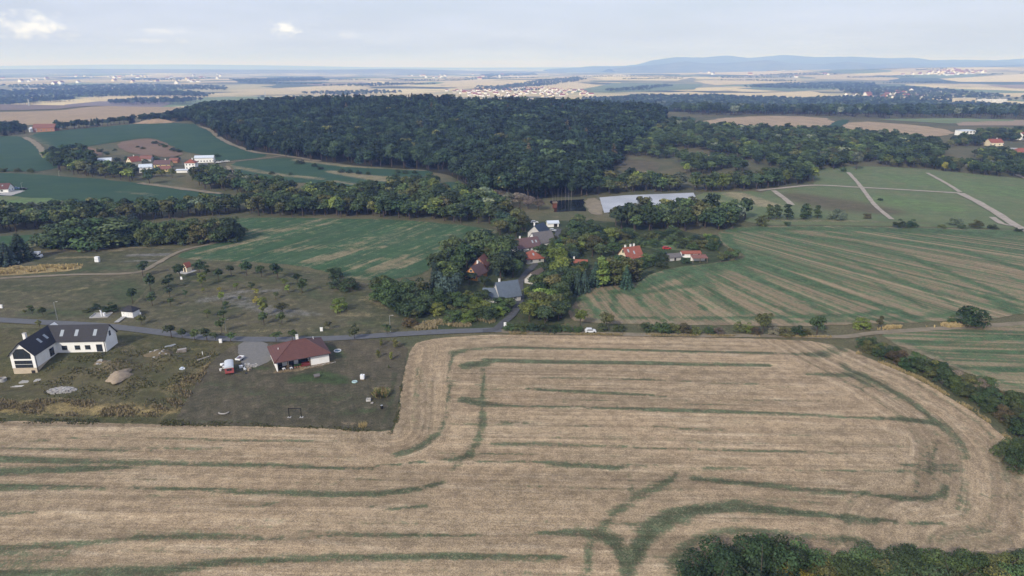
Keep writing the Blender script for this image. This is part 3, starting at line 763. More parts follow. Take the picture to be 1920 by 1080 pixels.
sheet('geomembrane_basin', [(1124, 371), (1170, 367), (1300, 362), (1313, 385), (1262, 389), (1180, 394), (1133, 400)], 3.5, 3, M['membrane'], smooth=0, wob=0.05)
sheet('basin_bank', [(1096, 374), (1122, 371), (1135, 402), (1112, 404), (1100, 392)], 4, 2, M['dirt'])
sheet('earthworks', [(1300, 362), (1380, 360), (1420, 358), (1500, 385), (1480, 398), (1440, 394), (1318, 387)], 5, 2, M['heath'], {'m1': [([(0, 0, 1)], 0)], 'm2': [([(1380, 365, 8), (1440, 385, 8)], 0.95), ([(1330, 375, 10)], 0.5)], 'm3': [([(0, 0, 1)], 0)]})
sheet('pond', [(1032, 377), (1095, 374), (1098, 396), (1040, 398)], 5, 3, M['pond'], smooth=0)
sheet('clearing', [(1150, 314), (1180, 293), (1245, 306), (1222, 330), (1165, 326)], 6, 2, M['heath'], {'m1': [([(1190, 305, 14), (1200, 318, 14)], 0.9)], 'm2': [([(1200, 322, 5)], 0.6)], 'm3': [([(0, 0, 1)], 0)]})
sheet('clearing', [(1300, 298), (1325, 290), (1350, 294), (1358, 304), (1320, 304)], 6, 2, M['tan'], {'m1': [([(0, 0, 1)], 0)]}, row=crow)
sheet('garden_grass', [(1180, 445), (1250, 440), (1330, 450), (1345, 465), (1300, 470), (1220, 470)], 3, 2, M['heath'], {'m1': [([(0, 0, 1)], 0)], 'm2': [([(0, 0, 1)], 0)], 'm3': [([(1220, 455, 14), (1300, 455, 10)], 0.8)]})
FOREST_POLY = [(352, 226), (382, 238), (420, 262), (470, 283), (510, 291), (600, 303), (700, 313), (830, 322), (880, 352), (905, 372), (1000, 376), (1030, 372), (1100, 368), (1130, 345), (1150, 312), (1190, 270), (1225, 245), (1240, 232), (1250, 219), (1230, 214), (1100, 207), (900, 204), (700, 202), (500, 203), (380, 208)]
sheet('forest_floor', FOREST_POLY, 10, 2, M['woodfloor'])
# far plain: single fields that can be told apart
FT = flat_mat('far pale stubble', (0.54, 0.44, 0.25), 0.15, 0.01, 0.95, 0.1)
FY = flat_mat('far yellow stubble', (0.60, 0.50, 0.28), 0.12, 0.01, 0.95, 0.1)
FG = flat_mat('far green field', (0.15, 0.19, 0.10), 0.2, 0.01, 0.95, 0.1)
FB = flat_mat('far brown field', (0.27, 0.21, 0.155), 0.15, 0.01, 0.95, 0.1)
for mt, poly in ((FT, [(820, 158), (880, 149), (975, 153), (960, 160), (860, 165)]), (FT, [(985, 163), (1060, 153), (1130, 160), (1075, 171), (1000, 172)]), (FG, [(1040, 173), (1150, 156), (1320, 158), (1300, 168), (1150, 174)]), (FY, [(1060, 143), (1160, 140), (1300, 146), (1270, 152), (1130, 151)]), (FT, [(1300, 152), (1440, 148), (1460, 156), (1340, 160)]),
                 (FT, [(1200, 177), (1290, 172), (1360, 176), (1300, 180)]), (FT, [(1350, 177), (1520, 171), (1570, 180), (1500, 185), (1400, 184)]), (FY, [(1760, 148), (1920, 139), (2100, 140), (2100, 152), (1920, 154), (1800, 154)]), (FB, [(1850, 160), (2100, 156), (2100, 168), (1900, 166)]), (FT, [(1840, 176), (2100, 172), (2100, 182), (1900, 182)]),
                 (FT, [(140, 184), (220, 180), (310, 181), (375, 187), (300, 191), (180, 189)]), (FY, [(0, 183), (80, 180), (140, 182), (60, 186)]), (FT, [(530, 165), (640, 160), (700, 164), (650, 170), (560, 171)]), (FY, [(640, 172), (760, 167), (830, 172), (740, 178)]), (FB, [(560, 158), (680, 154), (700, 157), (600, 161)]),
                 (FT, [(1240, 139), (1330, 133), (1480, 137), (1420, 142)]), (FY, [(1350, 131), (1500, 129), (1560, 132), (1450, 135)]), (FG, [(1380, 166), (1500, 161), (1600, 166), (1480, 172)]), (FB, [(1880, 226), (2100, 222), (2100, 236), (1800, 236), (1790, 229)]), (FG, [(1640, 224), (1800, 222), (1950, 226), (1780, 232)])):
    sheet('far_field', poly, 120 if poly[0][1] < 200 else 40, 2, mt, smooth=0, wob=0.1)
# ------------------------------------------------------------------ hills on the horizon
def ridge(name, pts, dist, depth, base, mat, seed, rough=6.0):
    """a range of hills: skyline given by places in the photograph, at a real distance, with slopes to both sides"""
    rnd = np.random.RandomState(seed)
    px = np.array([p[0] for p in pts], float)
    py = np.array([p[1] for p in pts], float)
    n = 220
    U = np.linspace(px[0], px[-1], n)
    T = np.interp(U, px, py)
    ang = np.arctan((540-T)/FPX)-PITCH
    xs = (U-960)/FPX*dist*1.02
    top = CAM_H+dist*np.tan(ang)
    ph = rnd.uniform(0, 6, 12)
    vs, fs = [], []
    prof = [(-1.0, 0.0), (-0.75, 0.10), (-0.55, 0.30), (-0.38, 0.52), (-0.2, 0.78), (-0.08, 0.94), (0, 1.0), (0.2, 0.8), (0.6, 0.3), (1.0, 0.0)]
    for k, (dy, h) in enumerate(prof):
        w = sum(np.sin(U/(17.0*(j+1)**0.8)+ph[j]+k*0.9)*(0.5+0.2*j) for j in range(8))/8
        zz = base+(np.maximum(top, base+2)-base)*np.clip(h+0.10*w*(1-h)*(1 if 0 < h < 1 else 0)*2, 0, 1)
        if h == 1.0:
            zz = zz+rough*np.sin(U/3.1+ph[0])*0.25+rough*0.25*np.sin(U/1.3+ph[1])
        yy = dist+dy*depth+w*depth*0.10
        vs += np.column_stack([xs*(yy/dist)**0.0, yy, zz]).tolist()
    for k in range(len(prof)-1):
        for i in range(n-1):
            fs.append((k*n+i, k*n+i+1, (k+1)*n+i+1, (k+1)*n+i))
    me = bpy.data.meshes.new(name)
    me.from_pydata(vs, [], fs)
    me.materials.append(mat)
    me.polygons.foreach_set('use_smooth', [True]*len(fs))
    me.update()
    tag(link(name, me), kind='structure')
WOODH = flat_mat('wooded hills', (0.042, 0.055, 0.035), 0.3, 0.0025, 0.95, 0.05, (0.07, 0.085, 0.05))
MIXW = flat_mat('wooded spurs with clearings', (0.05, 0.065, 0.04), 0.3, 0.003, 0.95, 0.05, (0.13, 0.125, 0.075))
MIXH = flat_mat('hills of fields and woods', (0.20, 0.17, 0.11), 0.3, 0.0016, 0.95, 0.05, (0.05, 0.06, 0.04))
ridge('hills', [(-400, 128), (-100, 125), (100, 123), (280, 121), (420, 121), (560, 123), (700, 126), (900, 127), (1100, 126), (1250, 122), (1500, 122)], 30000, 5000, -60, WOODH, 1)
ridge('hills', [(1020, 130), (1070, 127), (1100, 124), (1150, 124), (1180, 121), (1205, 113), (1245, 107), (1290, 108), (1330, 104), (1370, 109), (1430, 103), (1490, 107), (1560, 106), (1620, 109), (1660, 108), (1690, 113), (1730, 112), (1800, 113), (1870, 108), (1920, 109), (2100, 107), (2400, 118)], 18000, 4000, -60, WOODH, 2, 8)
ridge('hills', [(1560, 146), (1620, 138), (1680, 130), (1760, 126), (1830, 122), (1880, 119), (1920, 118), (2050, 115), (2300, 121)], 12000, 2000, -30, WOODH, 3, 5)
ridge('hills', [(-400, 131), (0, 130), (200, 129), (420, 130), (600, 131), (760, 129), (900, 133), (1050, 134)], 15000, 3000, -60, MIXH, 4, 3)

ridge('hills', [(1130, 129), (1180, 124), (1225, 120), (1262, 115), (1300, 119), (1350, 117), (1405, 112), (1450, 119), (1500, 120), (1545, 115), (1600, 121), (1650, 119), (1690, 124), (1740, 128)], 14000, 2200, -60, MIXW, 5, 5)
ridge('hills', [(1560, 122), (1640, 117), (1700, 119), (1790, 115), (1850, 118), (1920, 113), (2050, 114), (2300, 120)], 15500, 2000, -60, WOODH, 6, 6)
# ------------------------------------------------------------------ trees
def leaf_mat(fixed=None):
    m, t, b = new_mat('leaves')
    oi = t.node('ShaderNodeObjectInfo')
    v = t.attr('v')
    c = t.bright(fixed or oi.outputs['Color'], t.ramp(v, 0.0, 1.0, 0.55, 1.5))
    c = t.bright(c, t.ramp(oi.outputs['Random'], 0.0, 1.0, 0.55, 1.5) if fixed else t.ramp(oi.outputs['Random'], 0.0, 1.0, 0.7, 1.3))
    warm = t.mix(1.0, c, (1.5, 1.15, 0.62), 'MULTIPLY')
    c = t.mix(t.math('MULTIPLY', t.ramp(v, 0.7, 1.0), 0.5), c, warm)
    t.put(b.inputs['Base Color'], c)
    b.inputs['Roughness'].default_value = 0.7
    b.inputs['Specular IOR Level'].default_value = 0.25
    tr = t.node('ShaderNodeBsdfTranslucent')
    t.put(tr.inputs['Color'], c)
    mx = t.node('ShaderNodeMixShader')
    mx.inputs[0].default_value = 0.15
    t.put(mx.inputs[1], b.outputs[0])
    t.put(mx.inputs[2], tr.outputs[0])
    t.put(t.n['Material Output'].inputs['Surface'], mx.outputs[0])
    return m
LEAF = leaf_mat()
BARK = flat_mat('bark', (0.085, 0.065, 0.05), 0.3, 3.0, 0.95, 0.1)
DEAD = flat_mat('dead grey wood', (0.24, 0.215, 0.195), 0.25, 3.0, 0.95, 0.1)

def crown_mesh(name, seed, kind, nl, size):
    """leaf-sized faces over many clumps; unit tree height, base at z = 0"""
    r = np.random.RandomState(seed)
    C, R = [], []
    if kind == 'broad':
        for i in range(22):
            u = r.normal(size=3)
            u /= np.linalg.norm(u)
            q = u*r.uniform(0.45, 1.0)
            C.append((q[0]*0.30, q[1]*0.30, 0.60+q[2]*0.27))
            R.append(r.uniform(0.10, 0.17))
    elif kind == 'orchard':
        for i in range(13):
            u = r.normal(size=3)
            u /= np.linalg.norm(u)
            q = u*r.uniform(0.3, 1.0)
            C.append((q[0]*0.27+r.uniform(-.07, .07), q[1]*0.27+r.uniform(-.07, .07), 0.60+q[2]*0.25+r.uniform(-.05, .05)))
            R.append(r.uniform(0.07, 0.16))
    elif kind == 'shrub':
        for i in range(24):
            a, rr = r.uniform(0, 6.283), math.sqrt(r.uniform(0, 1))
            h = r.uniform(0.12, 0.82)*(1-0.45*rr*rr)
            C.append((math.cos(a)*rr*0.44, math.sin(a)*rr*0.44, h))
            R.append(r.uniform(0.11, 0.19))
    elif kind == 'tall':
        for i in range(20):
            a = r.uniform(0, 6.283)
            z = r.uniform(0.12, 0.88)
            w = 0.15*math.sin(math.pi*min(1, (z+0.08)/1.02))**0.6
            C.append((math.cos(a)*w*r.uniform(.3, 1), math.sin(a)*w*r.uniform(.3, 1), z))
            R.append(r.uniform(0.07, 0.11))
    if kind == 'conifer':
        ns = nl
        z = 0.06+0.93*(1-np.sqrt(r.uniform(0, 1, ns)))
        tier = np.floor(z*16)/16
        frac = (z-tier)*16
        rad = 0.27*(1-z)*(1.18-0.45*frac)+0.012
        a = r.uniform(0, 6.283, ns)
        k = np.floor(a/6.283*9)
        a = a*0.45+0.55*(k+0.5)/9*6.283+tier*23
        rr = rad*np.sqrt(r.uniform(0.25, 1, ns))
        P = np.stack([np.cos(a)*rr, np.sin(a)*rr, z-rr*0.25], 1)
        Nn = np.stack([np.cos(a)*0.6, np.sin(a)*0.6, np.full(ns, 0.8)], 1)+r.normal(size=(ns, 3))*0.35
        V = r.uniform(0, 1, ns)*0.6+0.3*r.uniform(0, 1, 16)[(tier*16).astype(int) % 16]
    else:
        C, R = np.array(C), np.array(R)
        w = R**2
        idx = r.choice(len(C), nl, p=w/w.sum())
        u = r.normal(size=(nl, 3))
        u /= np.linalg.norm(u, axis=1)[:, None]
        u[:, 2] = np.where(u[:, 2] < -0.3, -u[:, 2]*0.8, u[:, 2])
        P = C[idx]+u*(R[idx]*r.uniform(0.72, 1.08, nl))[:, None]*np.array((1.1, 1.1, 0.9))
        P[:, 2] = np.maximum(P[:, 2], 0.02)
        Nn = u+r.normal(size=(nl, 3))*0.45+np.array((0, 0, 0.15))
        V = r.uniform(0, 1, nl)*0.6+0.4*r.uniform(0, 1, len(C))[idx]
    Nn /= np.linalg.norm(Nn, axis=1)[:, None]
    T = np.cross(Nn, r.normal(size=Nn.shape))
    T /= np.linalg.norm(T, axis=1)[:, None]+1e-9
    B = np.cross(Nn, T)
    s = size*r.uniform(0.6, 1.35, len(P))[:, None]
    e = r.uniform(0.5, 0.9, len(P))[:, None]
    Vt = np.stack([P-T*s, P-B*s*e*0.9-T*s*0.1, P+T*s, P+B*s*e], 1).reshape(-1, 3)
    me = bpy.data.meshes.new(name)
    n = len(P)
    me.from_pydata(Vt.tolist(), [], np.arange(4*n).reshape(-1, 4).tolist())
    me.attributes.new('v', 'FLOAT', 'POINT').data.foreach_set('value', np.repeat(V, 4).astype(np.float32))
    me.materials.append(LEAF)
    me.update()
    return me
def trunk_mb(seed, top, r0, limbs, spread, z0=0.35, mi=0, twigs=0, mb=None):
    rnd = random.Random(seed)
    mb = mb or MB()
    p = Vector((0, 0, -0.04))
    n = 4
    for i in range(n):
        q = Vector((rnd.uniform(-.012, .012), rnd.uniform(-.012, .012), top*(i+1)/n))
        mb.tube(p, q, r0*(1-0.75*i/n), r0*(1-0.75*(i+1)/n), 6, mi, False)
        p = q
    for i in range(limbs):
        a = 6.283*i/limbs+rnd.uniform(-.4, .4)
        z = rnd.uniform(z0, top*0.9)
        l = spread*rnd.uniform(.6, 1.1)
        e = Vector((math.cos(a)*l, math.sin(a)*l, z+l*rnd.uniform(0.5, 1.2)))
        mb.tube((0, 0, z), e, r0*0.42, r0*0.12, 5, mi, False)
        for j in range(twigs):
            f = rnd.uniform(.35, .9)
            s = Vector((0, 0, z)).lerp(e, f)
            mb.tube(s, s+Vector((rnd.uniform(-1, 1), rnd.uniform(-1, 1), rnd.uniform(.2, 1.2)))*spread*0.45, r0*0.16, r0*0.05, 4, mi, False)
    return mb
KINDS = {}
def kind(name, shape, n, nl, size, trunk):
    cs = [crown_mesh('crown_'+name, 100+i*7+len(name)*31, shape, nl, size) for i in range(n)]
    ts = [trunk_mb(i+len(name)*3, *trunk).mesh('trunk_'+name, BARK) for i in range(2)]
    KINDS[name] = (cs, ts)
kind('broad', 'broad', 6, 1500, 0.036, (0.75, 0.028, 6, 0.22, 0.3))
kind('broad_far', 'broad', 7, 620, 0.055, (0.6, 0.03, 3, 0.2, 0.3))
kind('orchard', 'orchard', 6, 650, 0.042, (0.72, 0.022, 6, 0.2, 0.38))
kind('shrub', 'shrub', 5, 1900, 0.036, (0.5, 0.02, 6, 0.3, 0.05))
kind('shrub_near', 'shrub', 5, 5200, 0.021, (0.6, 0.02, 8, 0.34, 0.05))
kind('tall', 'tall', 4, 900, 0.034, (0.8, 0.02, 4, 0.1, 0.2))
kind('conifer', 'conifer', 4, 2000, 0.026, (0.97, 0.022, 0, 0.1, 0.2))
kind('conifer_far', 'conifer', 3, 500, 0.05, (0.9, 0.02, 0, 0.1, 0.2))
# one mesh for trees too small in the photograph to show a trunk of their own
def joined(name):
    out = []
    cs, ts = KINDS[name]
    for i, c in enumerate(cs):
        t = ts[i % 2]
        me = bpy.data.meshes.new('tree_'+name)
        nv = len(c.vertices)
        cv = np.empty(nv*3, np.float32)
        c.vertices.foreach_get('co', cv)
        tv = np.array([v.co[:] for v in t.vertices])
        F = [tuple(p.vertices) for p in c.polygons]
        F2 = [tuple(j+nv for j in p.vertices) for p in t.polygons]
        me.from_pydata(np.vstack([cv.reshape(-1, 3), tv]).tolist(), [], F+F2)
        a = np.empty(nv, np.float32)
        c.attributes['v'].data.foreach_get('value', a)
        me.attributes.new('v', 'FLOAT', 'POINT').data.foreach_set('value', np.concatenate([a, np.full(len(tv), .5, np.float32)]))
        me.materials.append(LEAF)
        me.materials.append(BARK)
        me.polygons.foreach_set('material_index', [0]*len(F)+[1]*len(F2))
        me.update()
        out.append(me)
    return out
JOINED = {k: joined(k) for k in ('broad_far', 'conifer_far', 'tall', 'broad', 'shrub', 'conifer')}

DK, MD, OL, YG, YL, RU, GR, BL, BR = (0.038, 0.062, 0.028), (0.062, 0.092, 0.036), (0.092, 0.10, 0.038), (0.13, 0.165, 0.040), (0.24, 0.22, 0.045), (0.10, 0.082, 0.042), (0.13, 0.155, 0.11), (0.048, 0.078, 0.062), (0.155, 0.135, 0.105)
CN = {DK: 'dark green', MD: 'mid green', OL: 'olive green', YG: 'bright yellow-green', YL: 'yellow', RU: 'rust-brown', GR: 'silvery grey-green', BL: 'blue-green', BR: 'grey-brown'}
TR = random.Random(77)
N_TREES = [0]
def tree(kd, name, x, y, h, wid, color, label, group=None, cat='tree', parts=True):
    """wid: crown width over the unit crown's own width at this height"""
    N_TREES[0] += 1
    z = Hs(x, y)
    rz = TR.uniform(0, 6.283)
    col = tuple(c*TR.uniform(0.9, 1.1) for c in color)+(1.0,)
    if parts:
        cs, ts = KINDS[kd]
        o = link(name, None)
        o.empty_display_size = 0.5
        c = link('crown', TR.choice(cs), o)
        c.color = col
        link('stems' if kd.startswith('shrub') else 'trunk', TR.choice(ts), o)
    else:
        o = link(name, TR.choice(JOINED[kd]))
        o.color = col
    o.location = (x, y, z)
    o.rotation_euler = (TR.uniform(-.03, .03), TR.uniform(-.03, .03), rz)
    o.scale = (h*wid*TR.uniform(.9, 1.1), h*wid*TR.uniform(.9, 1.1), h)
    return tag(o, label, cat, group)
def at_tree(kd, name, px, py, hpx, wid, color, label, group=None, cat='tree', parts=True):
    g = G(px, py)
    a, u, al = ppm(*g)
    return tree(kd, name, g[0], g[1], max(0.8, hpx/u), wid, color, label, group, cat, parts)

KEEP = []     # places kept free: (x0, x1, y0, y1) in the photograph and the y of the base of what stands there
def blocked(x, y, h, w):
    z = Hs(x, y)
    px, py = project(x, y, z)
    a, u, al = ppm(x, y)
    x0, x1, y0, y1 = px-a*w*0.45, px+a*w*0.45, py-u*h, py
    for (a0, a1, b0, b1, base) in KEEP:
        b1 = b0+(b1-b0)*0.5
        a0, a1 = a0+(a1-a0)*0.14, a1-(a1-a0)*0.14
        if x1 > a0 and x0 < a1 and y1 > b0 and y0 < b1 and py > base-1:
            return True
    return False
AVOID = []    # (x, y, radius) on the ground
def poisson(poly, spacing, seed, maxn=100000, smooth=0):
    rnd = np.random.RandomState(seed)
    W = np.array([G(*q) for q in poly])
    lo, hi = W.min(0), W.max(0)
    xs, ys = np.arange(lo[0], hi[0], spacing), np.arange(lo[1], hi[1], spacing)
    X, Y = np.meshgrid(xs, ys)
    X[1::2] += spacing*0.5
    Q = np.stack([X.ravel(), Y.ravel()], 1)+rnd.uniform(-.42, .42, (X.size, 2))*spacing
    Q = Q[inside(Q, W)]
    for ax, ay, ar in AVOID:
        Q = Q[np.hypot(Q[:, 0]-ax, Q[:, 1]-ay) > ar]
    if len(Q) > maxn:
        Q = Q[rnd.choice(len(Q), maxn, replace=False)]
    return Q
def nth(i):
    if i <= 30:
        return ORD[i]
    t, u = divmod(i, 10)
    tens = {3: 'thirt', 4: 'fort', 5: 'fift', 6: 'sixt', 7: 'sevent'}[t]
    return tens+'ieth' if u == 0 else tens+'y-'+ORD[u]
def grove(poly, spacing, seed, kinds, hr, where, group, parts=False, wr=(0.95, 1.25), prob=1.0, front=None, mass=None):
    """kinds: list of (weight, kind, name, colour)"""
    rnd = random.Random(seed)
    made = 0
    Q = poisson(poly, spacing, seed)
    if front is not None:      # the nearest ones singly, the rest of the belt as one mass
        Q = Q[np.argsort(np.hypot(Q[:, 0], Q[:, 1]))]
        back = np.array([q for q in Q[front:] if not blocked(q[0], q[1], hr[1], hr[1]*wr[1]*.75)])
        Q = Q[:front]
        if len(back):
            wood(mass[0], mass[1], None, 0, seed, [(k[0], k[1], i, k[3]) for i, k in enumerate(kinds)]+[(k[0], k[1], i+3, k[3]) for i, k in enumerate(kinds)], hr, wr, pts=back)
    made_l = []
    for q in Q:
        if rnd.random() > prob:
            continue
        k = rnd.choices(kinds, [a[0] for a in kinds])[0]
        h = rnd.uniform(*hr)
        w = rnd.uniform(*wr)
        if blocked(q[0], q[1], h, h*w*0.75):
            continue
        what = {'tall': 'slender tree', 'conifer': 'spruce', 'conifer_far': 'spruce', 'shrub': 'bush', 'shrub_near': 'bush'}.get(k[1], 'broadleaf tree')
        o = tree(k[1], k[2], q[0], q[1], h, w, k[3], 'x', group, 'shrub' if 'shrub' in k[1] else 'tree', parts)
        made_l.append((project(q[0], q[1], Hs(*q))[0], what, CN[k[3]], o))
    # each one told apart by its colour and its place among those of that colour
    made_l.sort(key=lambda a: a[0])
    seen = {}
    tot = {}
    for _, what, cn, o in made_l:
        tot[(what, cn)] = tot.get((what, cn), 0)+1
    for _, what, cn, o in made_l:
        i = seen[(what, cn)] = seen.get((what, cn), 0)+1
        if tot[(what, cn)] == 1:
            o['label'] = 'the only %s %s %s' % (cn, what, where)
        elif i == tot[(what, cn)]:
            o['label'] = 'rightmost %s %s %s' % (cn, what, where)
        elif i == 1:
            o['label'] = 'leftmost %s %s %s' % (cn, what, where)
        else:
            o['label'] = '%s %s %s, %s from left' % (cn, what, where, nth(i))
    return len(made_l)

TINTED, LEAFC = {}, {}
def tinted(kd, mi, color):
    k = (kd, mi % len(JOINED[kd]), color)
    if k not in TINTED:
        if color not in LEAFC:
            LEAFC[color] = leaf_mat(color)
        me = JOINED[kd][k[1]].copy()
        me.materials[0] = LEAFC[color]
        TINTED[k] = me
    return TINTED[k]
# woods that read as one mass: points carrying instances of whole trees
def wood(name, label, polys, spacing, seed, variants, hr, wr=(1.0, 1.35), jit=0.0, pts=None):
    rnd = np.random.RandomState(seed)
    Q = pts if pts is not None else np.vstack([poisson(p, spacing, seed+i) for i, p in enumerate(polys)])
    n = len(Q)
    Z = H(Q[:, 0], Q[:, 1])
    me = bpy.data.meshes.new(name)
    me.from_pydata(np.column_stack([Q, Z]).tolist(), [], [])
    hh = rnd.uniform(hr[0], hr[1], n)
    ww = hh*rnd.uniform(wr[0], wr[1], n)
    sc = np.column_stack([ww, ww, hh]).astype(np.float32)
    me.attributes.new('sc', 'FLOAT_VECTOR', 'POINT').data.foreach_set('vector', sc.ravel())
    rot = np.column_stack([np.zeros(n), np.zeros(n), rnd.uniform(0, 6.283, n)]).astype(np.float32)
    me.attributes.new('rt', 'FLOAT_VECTOR', 'POINT').data.foreach_set('vector', rot.ravel())
    wts = np.array([v[0] for v in variants], float)
    me.attributes.new('ix', 'INT', 'POINT').data.foreach_set('value', rnd.choice(len(variants), n, p=wts/wts.sum()).astype(np.int32))
    o = link(name, me)
    col = bpy.data.collections.new(name+' kinds')
    for i, (w, kd, mi, color) in enumerate(variants):
        s = bpy.data.objects.new('%s_kind_%02d' % (name, i), tinted(kd, mi, color))
        col.objects.link(s)
    ng = bpy.data.node_groups.new(name, 'GeometryNodeTree')
    ng.interface.new_socket('Geometry', in_out='INPUT', socket_type='NodeSocketGeometry')
    ng.interface.new_socket('Geometry', in_out='OUTPUT', socket_type='NodeSocketGeometry')
    N = ng.nodes
    gi, go = N.new('NodeGroupInput'), N.new('NodeGroupOutput')
    iop = N.new('GeometryNodeInstanceOnPoints')
    ci = N.new('GeometryNodeCollectionInfo')
    ci.inputs['Collection'].default_value = col
    ci.inputs['Separate Children'].default_value = True
    ci.inputs['Reset Children'].default_value = True
    def na(nm, ty):
        a = N.new('GeometryNodeInputNamedAttribute')
        a.data_type = ty
        a.inputs['Name'].default_value = nm
        return a.outputs[0]
    L = ng.links.new
    L(gi.outputs[0], iop.inputs['Points'])
    L(ci.outputs[0], iop.inputs['Instance'])
    iop.inputs['Pick Instance'].default_value = True
    L(na('ix', 'INT'), iop.inputs['Instance Index'])
    L(na('rt', 'FLOAT_VECTOR'), iop.inputs['Rotation'])
    L(na('sc', 'FLOAT_VECTOR'), iop.inputs['Scale'])
    L(iop.outputs[0], go.inputs[0])
    md = o.modifiers.new('trees', 'NODES')
    md.node_group = ng
    return tag(o, label, 'wood', None, 'stuff')
# ------------------------------------------------------------------ buildings
def roof_mat(name, col, line=3.0, dark=0.8):
    """rows of tiles: fine relief and colour wear"""
    m, t, b = new_mat(name)
    tc = t.node('ShaderNodeTexCoord')
    n = t.noise(tc.outputs['Object'], 1.2, 4.0, 0.7)
    sp = t.node('ShaderNodeSeparateXYZ')
    t.put(sp.inputs[0], tc.outputs['Object'])
    w = t.math('FRACT', t.math('MULTIPLY', sp.outputs[2], line))
    c = t.mix(t.ramp(n, 0.3, 0.7), col, tuple(v*dark for v in col))
    c = t.bright(c, t.ramp(w, 0.0, 0.3, 0.82, 1.0))
    t.put(b.inputs['Base Color'], c)
    t.put(b.inputs['Normal'], t.bump(w, 0.4, 0.04))
    b.inputs['Roughness'].default_value = 0.65
    b.inputs['Specular IOR Level'].default_value = 0.3
    return m
def wall_mat(name, col, wear=0.1):
    m, t, b = new_mat(name)
    tc = t.node('ShaderNodeTexCoord')
    n = t.noise(tc.outputs['Object'], 0.5, 5.0, 0.65)
    n2 = t.noise(tc.outputs['Object'], 9.0, 2.0, 0.6)
    c = t.mix(t.ramp(n, 0.35, 0.75), col, tuple(v*(1-wear)*q for v, q in zip(col, (1, 0.98, 0.94))))
    t.put(b.inputs['Base Color'], c)
    t.put(b.inputs['Normal'], t.bump(n2, 0.25, 0.02))
    return m
B = {
 'white': wall_mat('white render', (0.80, 0.79, 0.77)), 'cream': wall_mat('cream render', (0.68, 0.60, 0.44)), 'beige': wall_mat('unpainted beige base coat', (0.50, 0.42, 0.32), 0.15),
 'greyw': wall_mat('grey render', (0.45, 0.44, 0.43)), 'orange': wall_mat('orange render', (0.55, 0.24, 0.07)), 'yellow': wall_mat('yellow render', (0.55, 0.46, 0.22)), 'brick': wall_mat('raw brick', (0.34, 0.17, 0.11)),
 'slate': roof_mat('anthracite tiles', (0.028, 0.027, 0.032)), 'maroon': roof_mat('brown-red tiles', (0.115, 0.050, 0.042)), 'red': roof_mat('red tiles', (0.26, 0.085, 0.055)), 'oldred': roof_mat('weathered red tiles', (0.20, 0.09, 0.07)),
 'purple': roof_mat('purple-brown tiles', (0.125, 0.075, 0.075)), 'greyroof': roof_mat('grey cement tiles', (0.13, 0.12, 0.12)), 'blueroof': roof_mat('blue-grey tiles', (0.10, 0.125, 0.16)), 'navy': roof_mat('dark blue sheet roof', (0.03, 0.045, 0.075)), 'metalroof': roof_mat('pale sheet metal roof', (0.50, 0.55, 0.62), 0.5, 0.92), 'brownroof': roof_mat('brown tiles', (0.15, 0.115, 0.09)),
 'glass': flat_mat('window glass', (0.03, 0.036, 0.042), 0.2, 1.0, 0.08, 0.6), 'frame': flat_mat('dark window frame', (0.035, 0.033, 0.034), 0.2, 2.0, 0.5), 'wframe': flat_mat('white window frame', (0.72, 0.72, 0.71), 0.05, 2.0, 0.5), 'skyglass': flat_mat('roof window glass', (0.30, 0.33, 0.36), 0.1, 1.0, 0.12, 0.6),
 'wood': flat_mat('weathered timber', (0.20, 0.15, 0.11), 0.3, 3.0), 'metal': flat_mat('galvanised steel', (0.45, 0.46, 0.47), 0.15, 2.0, 0.4, 0.4, None, 0.6), 'black': flat_mat('black steel', (0.015, 0.015, 0.016), 0.2, 2.0, 0.5), 'gutter': flat_mat('dark gutter', (0.04, 0.038, 0.04), 0.1, 2.0, 0.5),
 'plastic': flat_mat('white plastic', (0.74, 0.75, 0.77), 0.08, 1.0, 0.5), 'stone': flat_mat('rubble stone', (0.33, 0.315, 0.30), 0.3, 1.2, 0.95, 0.1, (0.24, 0.22, 0.2)), 'sand': flat_mat('yellow sand', (0.32, 0.26, 0.19), 0.25, 0.9, 0.98, 0.05, (0.24, 0.19, 0.14), bump=0.08), 'terrace': flat_mat('grey terrace paving', (0.22, 0.22, 0.23), 0.2, 1.0, 0.9),
}
B['concrete'] = M['concrete']
def window(parent, side, u, z, w, h, L, W, frame='frame', glass='glass', name='window', mull=1, off=0.0):
    """a framed window standing on one face of a block (half sizes L/2, W/2): front -y, back +y, left -x, right +x"""
    f = 0.07
    fr, gl = MB(), MB()
    def bx(mb, a0, a1, z0, z1, d0, d1):
        if side == 'f':
            mb.box(a0, a1, -W/2-d1, -W/2-d0, z0, z1)
        elif side == 'b':
            mb.box(a0, a1, W/2+d0, W/2+d1, z0, z1)
        elif side == 'l':
            mb.box(-L/2-d1, -L/2-d0, a0, a1, z0, z1)
        else:
            mb.box(L/2+d0, L/2+d1, a0, a1, z0, z1)
    o = off
    bx(fr, u-w/2, u+w/2, z, z+f, o, o+0.07)
    bx(fr, u-w/2, u+w/2, z+h-f, z+h, o, o+0.07)
    bx(fr, u-w/2, u-w/2+f, z+f, z+h-f, o, o+0.07)
    bx(fr, u+w/2-f, u+w/2, z+f, z+h-f, o, o+0.07)
    for i in range(mull):
        c = u-w/2+w*(i+1)/(mull+1)
        bx(fr, c-0.03, c+0.03, z+f, z+h-f, o, o+0.065)
    bx(gl, u-w/2+f, u+w/2-f, z+f, z+h-f, o-0.01, o+0.03)
    fo = fr.obj(name, B[frame], parent)
    gl.obj('pane', B[glass], fo)
    return fo
